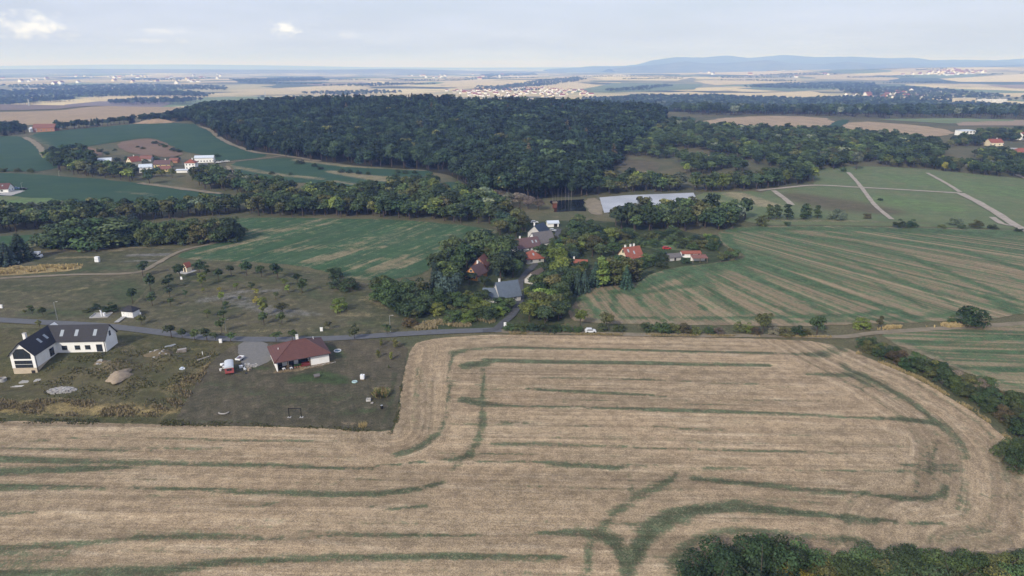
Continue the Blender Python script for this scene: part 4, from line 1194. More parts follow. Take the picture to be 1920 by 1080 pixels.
def block(parent, L, W, eave, ridge, wall, roof, hip=False, over=0.4, base=1.0, cx=0, cy=0, rz=0, th=0.18, hipk=0.5):
    """walls and roof of one block with its ridge along local x; returns the wall and roof objects"""
    k = (ridge-eave)/(W/2)
    e2 = eave-over*k
    mb, rb = MB(), MB()
    if hip:
        mb.box(-L/2, L/2, -W/2, W/2, -base, eave-0.05)
        rl = max(0.0, L-W*2*hipk)/2
        a, b, c, d = (-L/2-over, -W/2-over, e2), (L/2+over, -W/2-over, e2), (L/2+over, W/2+over, e2), (-L/2-over, W/2+over, e2)
        r0, r1 = (-rl, 0, ridge), (rl, 0, ridge)
        if rl > 0.05:
            for q in ((a, b, r1, r0), (c, d, r0, r1)):
                rb.slab(q, th)
        else:
            for q in ((a, b, r1), (c, d, r0)):
                rb.slab(q, th)
        for q in ((b, c, r1), (d, a, r0)):
            rb.slab(q, th)
    else:
        mb.prism([(-W/2, -base), (W/2, -base), (W/2, eave-0.06), (0, ridge-0.22), (-W/2, eave-0.06)], -L/2, L/2, 'x')
        rb.slab([(-L/2-over, -W/2-over, e2), (L/2+over, -W/2-over, e2), (L/2+over, 0, ridge), (-L/2-over, 0, ridge)], th)
        rb.slab([(L/2+over, W/2+over, e2), (-L/2-over, W/2+over, e2), (-L/2-over, 0, ridge), (L/2+over, 0, ridge)], th)
    w, r = mb.obj('wall', B[wall], parent), rb.obj('roof', B[roof], parent)
    for o in (w, r):
        o.location = (cx, cy, 0)
        o.rotation_euler = (0, 0, rz)
    return w, r
def chimney(parent, x, y, z0, z1, s=0.6, mat='white'):
    c = MB().box(x-s/2, x+s/2, y-s/2, y+s/2, z0, z1).obj('chimney', B[mat], parent)
    MB().box(x-s/2-.08, x+s/2+.08, y-s/2-.08, y+s/2+.08, z1, z1+.1).obj('chimney_cap', B['greyw'], c)
    return c
def house(name, label, px, py, rot, L, W, eave, ridge, wall='white', roof='red', hip=False, wins=(), chim=(), group=None, cat='house', keep=None, base=1.5, doors=(), sky=(), wf='wframe'):
    g = G(px, py)
    o = empty(name, g[0], g[1], math.radians(rot))
    w, r = block(o, L, W, eave, ridge, wall, roof, hip, base=base)
    for q in wins:
        window(o, *q[:5], L, W, q[5] if len(q) > 5 else wf)
    for (side, u, dw, dh) in doors:
        window(o, side, u, 0.05, dw, dh, L, W, 'wood', 'frame', 'door', 0)
    k = (ridge-eave)/(W/2)
    for (x, y) in chim:
        z = ridge-abs(y)*k
        chimney(r, x, y, z-0.3, ridge+0.9)
    for (x, y) in sky:
        z = ridge-abs(y)*k
        s = -1 if y < 0 else 1
        MB().add([(x-.4, y-.55, z-.55*k*s*s if False else ridge-abs(y-.55)*k+.07), (x+.4, y-.55, ridge-abs(y-.55)*k+.07), (x+.4, y+.55, ridge-abs(y+.55)*k+.07), (x-.4, y+.55, ridge-abs(y+.55)*k+.07)], [(0, 1, 2, 3)]).obj('roof_window', B['skyglass'], r)
    AVOID.append((g[0], g[1], max(L, W)*0.62))
    if keep:
        KEEP.append((*keep, py))
    return tag(o, label, cat, group)

# --- the white L-shaped house
def white_house():
    g = np.array((-141.5, 196.0))
    o = empty('white_house', g[0], g[1], math.radians(3), z=0.15)
    E2, RZ, ov = 4.3, 7.9, 0.45
    k = (RZ-E2)/3.45
    e = E2-ov*k
    w = MB()
    w.prism([(-6.9, -0.2), (0, -0.2), (0, E2-.08), (-3.45, RZ-.3), (-6.9, E2-.08)], -10.8, 7.0, 'y')
    w.prism([(0, -0.2), (7.0, -0.2), (7.0, E2-.08), (3.5, RZ-.3), (0, E2-.08)], 0.0, 14.9, 'x')
    w.obj('wall', B['white'], o)
    p = MB()
    p.box(-6.86, -0.04, -10.77, 6.9, -4.2, -0.2)
    p.box(-0.04, 14.86, 0.04, 6.9, -2.2, -0.2)
    p.obj('plinth', B['beige'], o)
    R0 = (-3.45, 3.5, RZ)
    r = MB()
    x0, y1, xe, ys = -6.9-ov, 7+ov, 15.3, -11.25
    r.slab([(x0, ys, e), (-3.45, ys, RZ), R0, (x0, y1, e)][::-1], .2)
    r.slab([(ov, ys, e), (ov, -ov, e), R0, (-3.45, ys, RZ)], .2)
    r.slab([(ov, -ov, e), (xe, -ov, e), (xe, 3.5, RZ), R0], .2)
    r.slab([(x0, y1, e), R0, (xe, 3.5, RZ), (xe, y1, e)][::-1], .2)
    rf = r.obj('roof', B['slate'], o)
    c = chimney(rf, -4.6, -6.0, 5.6, 8.9, .8, 'white')
    for (x, s) in ((1.6, 1), (6.0, 1), (11.6, 1)):
        y = 1.5
        z = e+(y+ov)*k
        a, b2 = (y-.75, e+(y-.75+ov)*k+.06), (y+.75, e+(y+.75+ov)*k+.06)
        f = MB().add([(x-.5, a[0], a[1]), (x+.5, a[0], a[1]), (x+.5, b2[0], b2[1]), (x-.5, b2[0], b2[1])], [(0, 1, 2, 3)]).obj('roof_window', B['skyglass'], rf)
    for y in (-4.6, -1.4):
        x = -1.6
        z0, z1 = e+(ov-(x+.6))*k+.06, e+(ov-(x-.6))*k+.06
        MB().add([(x+.6, y-.5, z0), (x+.6, y+.5, z0), (x-.6, y+.5, z1), (x-.6, y-.5, z1)], [(0, 1, 2, 3)]).obj('roof_window', B['skyglass'], rf)
    # front gable: glazing with a pitched head, wide window under it, basement door
    def pane(parent_name, mats, pts, y0, y1):
        return MB().prism(pts, y0, y1, 'y').obj(parent_name, mats, o)
    ga = pane('gable_window', B['frame'], [(-5.9, 2.75), (-1.0, 2.75), (-1.0, 4.3), (-2.6, 5.9), (-4.6, 5.9), (-5.9, 4.5)], -10.90, -10.78)
    for i, pts in enumerate(([(-5.75, 2.9), (-4.45, 2.9), (-4.45, 5.75), (-4.55, 5.75), (-5.75, 4.45)], [(-4.3, 2.9), (-2.7, 2.9), (-2.7, 5.75), (-4.3, 5.75)], [(-2.55, 2.9), (-1.15, 2.9), (-1.15, 4.25), (-2.55, 5.65)])):
        MB().prism(pts, -10.92, -10.905, 'y').obj('pane', B['glass'], ga)
    gb = pane('wide_window', B['frame'], [(-5.9, -0.1), (-0.9, -0.1), (-0.9, 2.2), (-5.9, 2.2)], -10.90, -10.78)
    for a, b2 in ((-5.75, -4.35), (-4.2, -2.6), (-2.45, -1.05)):
        MB().prism([(a, 0.05), (b2, 0.05), (b2, 2.05), (a, 2.05)], -10.92, -10.905, 'y').obj('pane', B['glass'], gb)
    pane('balcony_rail', B['wframe'], [(-5.95, 1.0), (-.85, 1.0), (-.85, 1.08), (-5.95, 1.08)], -10.99, -10.93)
    pane('basement_door', B['frame'], [(-1.7, -3.2), (-0.7, -3.2), (-0.7, -1.0), (-1.7, -1.0)], -10.86, -10.74)
    # side of the left wing
    for (y, z, wd, h, nm) in ((-2.6, 0.2, 2.2, 2.5, 'patio_door'), (-7.5, -2.6, .8, .6, 'basement_window')):
        f = MB().box(-.05 if z > 0 else -.05, .08, y-wd/2, y+wd/2, z, z+h).obj(nm, B['frame'], o)
        MB().box(.08, .095, y-wd/2+.1, y-.05, z+.1, z+h-.1).box(.08, .095, y+.05, y+wd/2-.1, z+.1, z+h-.1).obj('pane', B['glass'], f)
    # front of the right wing
    for (x, z, wd, h, nm) in ((2.4, .9, 1.6, 1.4, 'window'), (6.3, .9, 1.6, 1.4, 'window'), (9.4, .9, 1.6, 1.4, 'window'), (12.9, .1, 1.8, 2.4, 'patio_door')):
        f = MB().box(x-wd/2, x+wd/2, -.08, .05, z, z+h).obj(nm, B['frame'], o)
        MB().box(x-wd/2+.1, x-.04, -.095, -.08, z+.1, z+h-.1).box(x+.04, x+wd/2-.1, -.095, -.08, z+.1, z+h-.1).obj('pane', B['glass'], f)
        MB().box(x-wd/2-.06, x+wd/2+.06, -.16, -.0, z-.07, z-.01).obj('sill', B['wframe'], f)
    f = MB().box(14.85, 14.98, 2.9, 3.9, 4.1, 5.7).obj('window', B['frame'], o)
    MB().box(14.98, 14.995, 3.0, 3.8, 4.2, 5.6).obj('pane', B['glass'], f)
    # gutters and downpipes
    MB().tube((.5, -.55, e-.05), (15.3, -.55, e-.05), .08).obj('gutter', B['gutter'], o)
    MB().tube((.52, -11.2, e-.05), (.52, -.5, e-.05), .08).obj('gutter', B['gutter'], o)
    MB().tube((14.6, -.12, -.2), (14.6, -.12, e-.2), .07).tube((14.6, -.12, e-.2), (14.2, -.5, e-.05), .07).obj('downpipe', B['gutter'], o)
    MB().tube((.12, -10.5, -3.0), (.12, -10.5, e-.2), .07).tube((.12, -10.5, e-.2), (.5, -10.7, e-.05), .07).obj('downpipe', B['gutter'], o)
    tag(o, 'white L-shaped house with dark roof, gable glazing and beige basement', 'house')
white_house()

# --- the bungalow with the brown-red hipped roof
def bungalow():
    cxy = np.array(((-68.9-60.5)/2, (182+200.4)/2))
    o = empty('bungalow', cxy[0], cxy[1], math.radians(27), z=Hs(*cxy)+0.1)
    L, W, ea, rd, ov = 15.2, 12.6, 3.0, 6.3, .6
    w = MB()
    w.box(-7.6, 7.6, -3.2, 6.3, -0.9, 2.95)        # body behind the terrace
    w.box(2.2, 7.6, -6.3, -3.2, -0.9, 2.95)        # front right room
    w.box(-7.6, -7.3, -6.3, -3.2, -0.9, 2.95)      # wing wall at the left end of the terrace
    w.obj('wall', B['white'], o)
    MB().box(-7.66, 7.66, -3.25, 6.36, -1.0, -0.05).box(2.14, 7.66, -6.36, -3.25, -1.0, -0.05).obj('plinth', B['greyw'], o)
    MB().box(-7.3, 2.14, -6.5, -3.26, -0.9, -0.02).obj('terrace', B['terrace'], o)
    a, b, c, d = (-L/2-ov, -W/2-ov, ea), (L/2+ov, -W/2-ov, ea), (L/2+ov, W/2+ov, ea), (-L/2-ov, W/2+ov, ea)
    r0, r1 = (-1.5, .2, rd), (2.2, .2, rd)
    r = MB()
    for q in ((a, b, r1, r0), (b, c, r1), (c, d, r0, r1), (d, a, r0)):
        r.slab(q, .2)
    rf = r.obj('roof', B['maroon'], o)
    MB().box(-L/2-ov+.1, L/2+ov-.1, -W/2-ov+.1, W/2+ov-.1, ea-.22, ea-.12).obj('soffit', B['wood'], rf)
    for p, q in ((a, r0), (b, r1), (c, r1), (d, r0), (r0, r1)):
        MB().tube((p[0], p[1], p[2]+.02), (q[0], q[1], q[2]+.02), .11, .11, 5).obj('ridge_cap', B['maroon'], rf)
    chimney(rf, .2, 2.4, 4.4, 7.0, .7)
    for x, y in ((-5.8, .5), (5.0, 2.5), (5.2, 4.0)):
        z = ea+(L/2+ov-abs(x))*(rd-ea)/(L/2+ov-1.5)
        MB().tube((x, y, z-.2), (x, y, z+.45), .12, .12, 8).obj('roof_vent', B['plastic'], rf)
    for x in (-4.4, 2.0):
        MB().box(x-.12, x+.12, -6.25, -6.01, -.02, 2.9).obj('post', B['wood'], o)
    for (x, wd, z, h, nm) in ((-6.2, 1.2, .05, 2.2, 'patio_door'), (-3.0, 1.5, .05, 2.2, 'patio_door'), (.4, 2.8, .05, 2.3, 'patio_door')):
        f = MB().box(x-wd/2, x+wd/2, -3.30, -3.18, z, z+h).obj(nm, B['frame'], o)
        MB().box(x-wd/2+.1, x-.05, -3.32, -3.30, z+.1, z+h-.1).box(x+.05, x+wd/2-.1, -3.32, -3.30, z+.1, z+h-.1).obj('pane', B['glass'], f)
    for y in (-1.0, 3.0):
        f = MB().box(7.58, 7.68, y-.7, y+.7, 1.0, 2.3).obj('window', B['frame'], o)
        MB().box(7.68, 7.70, y-.6, y+.6, 1.1, 2.2).obj('pane', B['glass'], f)
    MB().tube((-L/2-ov, -W/2-ov-.06, ea-.1), (L/2+ov, -W/2-ov-.06, ea-.1), .08).obj('gutter', B['gutter'], o)
    MB().tube((7.7, -6.4, -.6), (7.7, -6.4, ea-.2), .07).obj('downpipe', B['gutter'], o)
    tag(o, 'white bungalow with brown-red hipped roof and a covered terrace', 'house')
    return o
BUNG = bungalow()
def on_bung(x, y, z=0.0):
    return BUNG.matrix_basis @ Vector((x, y, z))
AVOID += [(-65, 191, 12), (-135, 196, 16), (-144, 190, 12)]

# --- transformer hut
def hut():
    g = G(246, 592)
    o = empty('transformer_hut', g[0], g[1], math.radians(-12))
    w, r = block(o, 4.6, 3.4, 2.6, 3.9, 'white', 'slate', True, .35, 1.0)
    for u in (-1.4, 0.1, 1.5):
        d = MB().box(u-.5, u+.5, -1.78, -1.69, .1, 2.1).obj('door', B['wframe'], o)
        if u > -1 and u < 1:
            continue
        MB().prism([(u-.14, 1.35), (u+.14, 1.35), (u, 1.65)], -1.80, -1.785, 'y').obj('warning_sign', flat_mat('sign yellow', (.45, .33, .05)), d)
    MB().box(-2.6, 2.6, -2.2, -1.71, -.6, .06).obj('step', B['concrete'], o)
    tag(o, 'small white transformer hut with dark hipped roof by the road', 'hut')
    g = G(260, 592)
    p = empty('meter_cabinet', g[0]+.6, g[1], 0)
    MB().box(-.3, .3, -.2, .2, -.1, 1.2).obj('cabinet', B['plastic'], p)
    MB().box(-.34, .34, -.24, .24, 1.2, 1.26).obj('cap', B['greyw'], p)
    tag(p, 'white meter cabinet at the right of the transformer hut', 'cabinet')
    g = G(190, 592)
    s = empty('concrete_slab', g[0], g[1], math.radians(8))
    MB().box(-3.0, 3.0, -2.4, 2.4, -.6, .18).obj('slab', B['concrete'], s)
    MB().box(-3.0, 3.0, -2.4, -2.15, .18, .45).box(-3, -2.75, -2.15, 2.4, .18, .45).box(-2.75, 3, 2.15, 2.4, .18, .45).obj('kerb', B['concrete'], s)
    tag(s, 'square grey concrete slab with low rim left of the white hut', 'slab')
    t = empty('standpipe', g[0]+.9, g[1]-1.2, 0, Hs(*g)+.19)
    MB().tube((0, 0, 0), (0, 0, 2.0), .25, .25, 10).tube((0, 0, 1.9), (-.35, 0, 2.3), .2, .16, 8).obj('pipe', B['plastic'], t)
    MB().tube((.9, .2, 0), (.9, .2, 1.3), .4, .4, 10).obj('tank', B['plastic'], t)
    tag(t, 'white standpipe and tank on the concrete slab by the road', 'pipe')
    AVOID.append((g[0], g[1], 5))
hut()
KEEP += [(228, 262, 570, 598, 592), (168, 212, 580, 600, 592)]

# --- village in the middle
house('village_house', 'house with steep blue-grey roofs and white chimney beside the lane', 950, 562, 24, 8.6, 7.4, 2.8, 7.6, 'greyw', 'blueroof', False, [('f', -2, .9, 1.2, 1.2), ('f', 2, .9, 1.2, 1.2), ('l', 0, .9, 1.4, 1.2), ('l', 0, 3.4, 1.0, 1.2)], [(-2.6, 1.0)], keep=(925, 966, 522, 562))
house('village_annexe', 'lower blue-grey roofed annexe left of the blue-grey house', 928, 563, -4, 8.6, 6.2, 2.4, 5.0, 'greyw', 'blueroof', False, [('f', -2, .9, 1.0, 1.0), ('f', 1.5, .9, 1.0, 1.0)], keep=(912, 945, 538, 564), cat='house')
house('village_house', 'orange gabled house with dark brown roof among tall trees', 893, 521, 60, 7.74, 6.02, 2.58, 6.02, 'orange', 'purple', False, [('l', 0, 3.6, 1.4, 1.1), ('l', -1.6, .9, 1.2, 1.2), ('l', 1.6, .9, 1.2, 1.2), ('f', 0, .9, 1.4, 1.2)], [(2.5, .8)], keep=(878, 915, 494, 522))
house('village_house', 'house with weathered red gable roof behind the orange house', 903, 508, 75, 6.88, 6.02, 3.61, 7.05, 'oldred' if False else 'brick', 'oldred', False, [('l', 0, 4.5, 1.0, 1.0)], [], keep=(885, 912, 478, 504))
house('village_house', 'house with bright red hipped roof and one roof window', 998, 490, 20, 8.17, 8.17, 2.58, 5.50, 'greyw', 'red', True, [('f', -2, .9, 1.2, 1.2), ('f', 2, .9, 1.2, 1.2), ('r', 0, .9, 1.2, 1.2)], [], keep=(984, 1014, 463, 486), sky=[(-.4, -2.2)])
house('farmhouse', 'long white farmhouse with purple-brown roof above the lane', 986, 470, 28, 12.04, 7.74, 2.92, 6.54, 'white', 'purple', False, [('f', -4, .9, 1.2, 1.3), ('f', 0, .9, 1.2, 1.3), ('l', 0, 4.0, 1.0, 1.1)], [(-3, .6), (3.5, .6)], keep=(965, 1005, 448, 468), sky=[(2.5, -2.0), (4.5, -2.0)])
house('barn', 'white barn with grey gable roof adjoining the farmhouse', 1015, 463, 28, 10.32, 8.60, 3.61, 7.91, 'white', 'greyroof', False, [('f', 3, .9, 1.6, 1.4)], [], keep=(1003, 1032, 432, 462), doors=[('r', 0, 2.6, 3.0)])
house('village_house', 'white house with dark blue sheet roof at the top of the lane', 1010, 445, 60, 9.46, 7.74, 3.44, 7.22, 'greyw', 'navy', False, [('l', -2, 1, 1.2, 1.3), ('l', 2, 1, 1.2, 1.3), ('f', 0, 1, 1.4, 1.3)], [(-2, 1.5)], keep=(997, 1026, 413, 436))
house('shed', 'small white shed with arched opening behind the blue-roofed house', 1036, 424, 10, 6.02, 4.30, 2.24, 3.27, 'white', 'metalroof', False, [], [], keep=(1028, 1045, 413, 423), cat='shed', doors=[('f', 1.2, 2.0, 2.0)])
house('village_house', 'low house with brown tiled roof right of the lane', 1005, 528, 58, 8.60, 6.02, 2.06, 5.16, 'greyw', 'brownroof', False, [('l', 0, .9, 1.2, 1.1)], [], keep=(995, 1018, 503, 520))
house('village_house', 'low house with bright red roof and chimney hidden in trees', 1082, 502, -8, 8.60, 6.02, 2.06, 3.96, 'white', 'red', False, [('f', -2, .9, 1.2, 1.1), ('f', 2, .9, 1.2, 1.1)], [(-1.5, .5)], keep=(1070, 1094, 486, 498))
house('cream_house', 'cream gabled house with bright red roof and white chimneys', 1182, 487, 24, 8.60, 7.74, 2.24, 6.36, 'cream', 'red', False, [('l', -1.8, .8, 1.2, 1.6, 'frame'), ('l', 1.6, .8, 1.2, 1.6, 'frame'), ('l', 0, 3.8, 1.1, 1.3, 'frame'), ('f', -2.5, .8, 1.3, 1.4), ('f', 2.5, .8, 1.3, 1.4)], [(-3, .4), (0, .6), (2, .8)], keep=(1157, 1205, 458, 488), sky=[(.3, -2.2), (-2.4, -1.4)])
house('garden_house', 'long low white garden house with flat red roof', 1294, 481, 3, 8.6, 4.0, 2.2, 2.9, 'white', 'red', False, [('f', -4, .9, 1.2, 1.0), ('f', 0, .9, 1.2, 1.0), ('f', 3.5, .9, 1.2, 1.0)], [], keep=(1274, 1315, 468, 480))
def pergola():
    g = G(1310, 491)
    o = empty('pergola', g[0], g[1], math.radians(3))
    MB().slab([(-3.6, -2, 2.3), (3.6, -2, 2.3), (3.6, 2, 3.0), (-3.6, 2, 3.0)], .15).obj('roof', B['oldred'], o)
    for x in (-3.3, 0, 3.3):
        for y in (-1.8, 1.8):
            MB().box(x-.1, x+.1, y-.1, y+.1, -.3, 2.15 if y < 0 else 2.8).obj('post', B['wood'], o)
    MB().box(-3.3, 3.3, 1.6, 1.75, -.3, 2.6).obj('back_wall', B['white'], o)
    KEEP.append((1298, 1322, 478, 491, 491))
    tag(o, 'open pergola with dull red roof in front of the garden house', 'pergola')
pergola()
house('shed', 'low grey shed left of the garden house with red roof', 1262, 487, 15, 6, 4, 2.0, 3.2, 'greyw', 'greyroof', False, [], [], keep=(1254, 1272, 478, 487), cat='shed', doors=[('f', 0, 1, 1.8)])
def shrine():
    g = G(352, 509)
    o = empty('wayside_chapel', g[0], g[1], math.radians(65))
    block(o, 2.6, 2.2, 2.6, 4.2, 'cream', 'red', False, .25, .6)
    window(o, 'l', 0, .1, 1.0, 1.9, 2.6, 2.2, 'wood', 'frame', 'door', 0)
    MB().box(-3.6, 2.4, -2.8, 2.4, -.5, .1).obj('paved_base', B['concrete'], o)
    tag(o, 'tiny wayside chapel with red roof at the top of the orchard', 'chapel')
    KEEP.append((345, 360, 488, 510, 509))
shrine()
# --- hamlet on the left
HG = 'houses of the hamlet on the left'
house('hamlet_house', 'hamlet house with white metal roof, leftmost of the hamlet', 198, 306, 20, 10.44, 7.83, 2.61, 4.87, 'cream', 'metalroof', False, [('f', -2, .9, 1.4, 1.3), ('f', 2, .9, 1.4, 1.3)], [], keep=(186, 212, 291, 302), base=2)
house('hamlet_house', 'hamlet house with cream gable and red roof', 252, 310, 60, 8.70, 7.83, 4.00, 7.83, 'cream', 'red', False, [('l', -2, 1, 1.2, 1.4), ('l', 2, 1, 1.2, 1.4), ('l', 0, 5, 1.2, 1.2)], [(1, .5)], keep=(243, 262, 290, 308), base=2)
house('hamlet_house', 'long low hamlet building with dull red roof', 276, 302, 0, 10.44, 6.96, 2.61, 5.05, 'greyw', 'oldred', False, [], [], keep=(265, 286, 291, 298), base=2)
house('hamlet_house', 'white hamlet house with pale roof carrying solar panels', 275, 322, 18, 9.57, 7.83, 4.35, 6.44, 'white', 'metalroof', False, [('l', 0, 1, 1.4, 1.4), ('f', -3, 1, 1.3, 1.3), ('f', 3, 1, 1.3, 1.3), ('f', -3, 3.4, 1.2, 1.2), ('f', 3, 3.4, 1.2, 1.2)], [], keep=(262, 291, 303, 321), base=2)
house('hamlet_house', 'hamlet house with dark roof and yellow front', 307, 313, 5, 13.05, 7.83, 2.96, 5.92, 'yellow', 'purple', False, [('f', -5, .9, 1.2, 1.3), ('f', -1, .9, 1.2, 1.3), ('f', 4, .9, 1.2, 1.3)], [(2, .6)], keep=(291, 323, 299, 310), base=2)
house('hamlet_house', 'small brick red hamlet outbuilding with low roof', 328, 305, 0, 6.96, 5.22, 2.61, 4.35, 'brick', 'oldred', False, [], [], keep=(321, 336, 296, 304), base=2)
house('hamlet_house', 'tall white three-storey hamlet house with red hipped roof', 360, 317, 6, 8.27, 7.83, 5.92, 8.35, 'white', 'red', True, [('f', u, z, 1.1, 1.3) for u in (-2.6, 0, 2.6) for z in (.8, 3.6)]+[('r', 0, z, 1.1, 1.3) for z in (.8, 3.6)], [(1.2, .4)], keep=(348, 371, 294, 318), base=2)
house('hamlet_barn', 'long white barn with pale metal roof at the hamlet', 385, 304, 12, 15.66, 7.83, 4.35, 6.09, 'white', 'metalroof', False, [('f', u, .8, 1.2, 1.2) for u in (-7.5, -5, -2.5, 0, 2.5, 5, 7.5)], [], keep=(364, 402, 287, 304), base=2, cat='barn')
house('hamlet_house', 'low yellow hamlet cottage with red and white roof', 310, 321, 12, 9.57, 6.09, 2.44, 4.52, 'yellow', 'oldred', False, [('f', -2, .8, 1.1, 1.2), ('f', 2, .8, 1.1, 1.2)], [], keep=(301, 327, 309, 321), base=2)
house('hamlet_shed', 'low hamlet shed with pale flat roof below the yellow cottage', 343, 323, 8, 8.70, 4.35, 2.09, 2.78, 'white', 'metalroof', False, [], [], keep=(328, 356, 315, 324), base=2, cat='shed')
house('farm_building', 'long red roofed farm building beyond the fields, far left', 87, 246, 8, 26, 12, 5, 9.5, 'brick', 'oldred', False, [('f', u, 1.2, 1.8, 1.6) for u in (-9, -3, 3, 9)], [], keep=(72, 106, 231, 246), base=2)
house('shed', 'pale shed left of the long red farm building', 66, 247, 0, 10, 8, 4, 6, 'white', 'metalroof', False, [], [], keep=(60, 72, 237, 246), cat='shed', base=2)
house('white_bungalow', 'white house with dark red roof cut by the left edge', 4, 360, 12, 12, 9, 3.0, 6.2, 'white', 'maroon', False, [('r', -2, .9, 1.2, 1.3), ('r', 2, .9, 1.2, 1.3), ('f', 2, .9, 1.6, 1.3)], [], keep=(0, 30, 343, 368), sky=[(2, -2)], base=2)
sheet('concrete_yard', [(-10, 366), (28, 357), (47, 359), (20, 368)], 3, 4, M['concrete'], smooth=0)
# --- houses at the right edge
house('modern_house', 'white modern two-storey house beyond the right-hand wood', 1809, 254, 10, 20, 12, 6.5, 7.6, 'white', 'metalroof', True, [('f', u, z, 2.2, 1.6, 'frame') for u in (-7, -2.5, 2.5, 7) for z in (1, 4)], [], keep=(1794, 1826, 242, 256), base=2)
house('villa', 'villa with orange-red roof at the right edge above the meadow', 1862, 273, 10, 16, 10, 4.0, 7.5, 'cream', 'red', False, [('f', u, 1, 1.6, 1.5) for u in (-8, -3, 3, 8)], [(4, 1)], keep=(1846, 1882, 258, 274), base=2)
house('villa', 'small villa with red hipped roof behind the orange-red one', 1880, 251, 0, 15, 10, 4, 7, 'white', 'red', True, [('f', u, 1, 1.6, 1.4) for u in (-6, 0, 6)], [], keep=(1870, 1892, 241, 251), base=2)
house('villa', 'white villa with red roof cut by the right edge', 1912, 294, 8, 17, 10, 5.5, 8.6, 'white', 'red', True, [('f', u, z, 1.5, 1.5) for u in (-8, -4, 0, 4) for z in (1, 3.8)], [], keep=(1896, 1920, 275, 294), base=2)
house('villa', 'pale villa with steep red gable at the far right edge', 1914, 262, 40, 12, 10, 5, 9, 'white', 'red', False, [('f', 0, 1, 1.6, 1.5)], [], keep=(1904, 1920, 252, 262), base=2)
house('hall', 'low white hall with pale roof at the right edge trees', 1880, 306, -4, 18, 10, 3.5, 5.0, 'white', 'metalroof', False, [('f', u, 1, 1.6, 1.2) for u in (-6, -2, 2, 6)], [], keep=(1866, 1894, 297, 306), base=2, cat='hall')
sheet('paved_lot', [(1868, 282), (1900, 276), (1915, 284), (1885, 290)], 10, 3, M['concrete'])
# --- apartment blocks on the plain
def flats(px, py, L, Ht, W, rot, label, cols, rows):
    g = G(px, py)
    o = empty('apartment_block', g[0], g[1], math.radians(rot))
    MB().box(-L/2, L/2, -W/2, W/2, -4, Ht).obj('wall', B['cream' if 'pinkish' in label else 'white'], o)
    MB().box(-L/2-.3, L/2+.3, -W/2-.3, W/2+.3, Ht, Ht+.6).box(-2, 2, -2, 2, Ht+.6, Ht+3).obj('roof', B['greyw'], o)
    wn = MB()
    for i in range(cols):
        for j in range(rows):
            u = -L/2+L*(i+.5)/cols
            z = 1.2+(Ht-1.2)*j/rows
            wn.box(u-.9, u+.9, -W/2-.06, -W/2+.02, z, z+1.5)
    q = wn.obj('windows', B['frame'], o)
    q['kind'] = 'stuff'
    tag(o, label, 'building', 'apartment blocks on the plain')
flats(1805, 199, 70, 26, 14, 6, 'pinkish apartment block, leftmost of the three on the plain', 20, 8)
flats(1844, 199, 40, 22, 14, 4, 'white apartment block, middle of the three on the plain', 12, 7)
flats(1872, 199, 40, 22, 14, 4, 'white apartment block, rightmost of the three on the plain', 12, 7)
# --- towns on the plain: every house its own object, too small in the photograph to show parts
def far_house_mesh(i):
    rnd = random.Random(i)
    L, W, e, r = rnd.uniform(10, 16), rnd.uniform(8, 10), rnd.uniform(3, 6), 0
    r = e+W*0.4
    mb = MB()
    mb.prism([(-W/2, -2), (W/2, -2), (W/2, e), (0, r-.1), (-W/2, e)], -L/2, L/2, 'x')
    mb.slab([(-L/2-.4, -W/2-.4, e-.3), (L/2+.4, -W/2-.4, e-.3), (L/2+.4, 0, r), (-L/2-.4, 0, r)], .2, 1)
    mb.slab([(L/2+.4, W/2+.4, e-.3), (-L/2-.4, W/2+.4, e-.3), (-L/2-.4, 0, r), (L/2+.4, 0, r)], .2, 1)
    return mb.mesh('far_house', [B['white'] if i % 3 else B['cream'], B[('red', 'oldred', 'red', 'brownroof')[i % 4]]])
FARH = [far_house_mesh(i) for i in range(8)]
def town(poly, n, seed, label, group, scale=1.0):
    rnd = random.Random(seed)
    W = np.array([G(*q) for q in poly])
    lo, hi = W.min(0), W.max(0)
    made = 0
    pts = []
    while made < n:
        q = np.array((rnd.uniform(lo[0], hi[0]), rnd.uniform(lo[1], hi[1])))
        if not inside(q[None], W)[0] or any(abs(q[0]-p[0]) < 20 and abs(q[1]-p[1]) < 20 for p in pts):
            made += 0.02
            continue
        pts.append(q)
        o = link('town_house', rnd.choice(FARH))
        o.location = (q[0], q[1], Hs(*q))
        o.rotation_euler = (0, 0, rnd.choice((0, 1.57))+rnd.gauss(0, .25))
        s = scale*rnd.uniform(.85, 1.3)
        o.scale = (s, s, s)
        tag(o, label, 'house', group)
        made += 1
town([(815, 172), (900, 168), (1000, 163), (1100, 170), (1110, 180), (1000, 183), (900, 182)], 150, 1, 'one of the pale red-roofed houses of the town beyond the forest', 'houses of the town beyond the forest', 1.15)
town([(1690, 141), (1790, 131), (1850, 136), (1800, 142)], 60, 2, 'one of the white houses of the hillside village far right', 'houses of the hillside village', 2.2)
town([(1290, 137), (1500, 132), (1560, 146), (1380, 150)], 40, 3, 'one of the pale houses scattered below the far blue hills', 'houses below the blue hills', 2.4)
town([(1570, 176), (1720, 172), (1760, 186), (1600, 186)], 22, 4, 'one of the pale buildings among the woods left of the apartment blocks', 'buildings among the woods on the plain', 1.6)
town([(-20, 145), (420, 140), (420, 158), (-20, 160)], 45, 5, 'one of the pale far-off houses scattered over the left-hand plain', 'houses scattered over the left plain', 2.4)
town([(760, 142), (980, 138), (990, 148), (800, 152)], 35, 6, 'one of the pale houses beyond the town in the middle distance', 'houses beyond the town', 2.2)
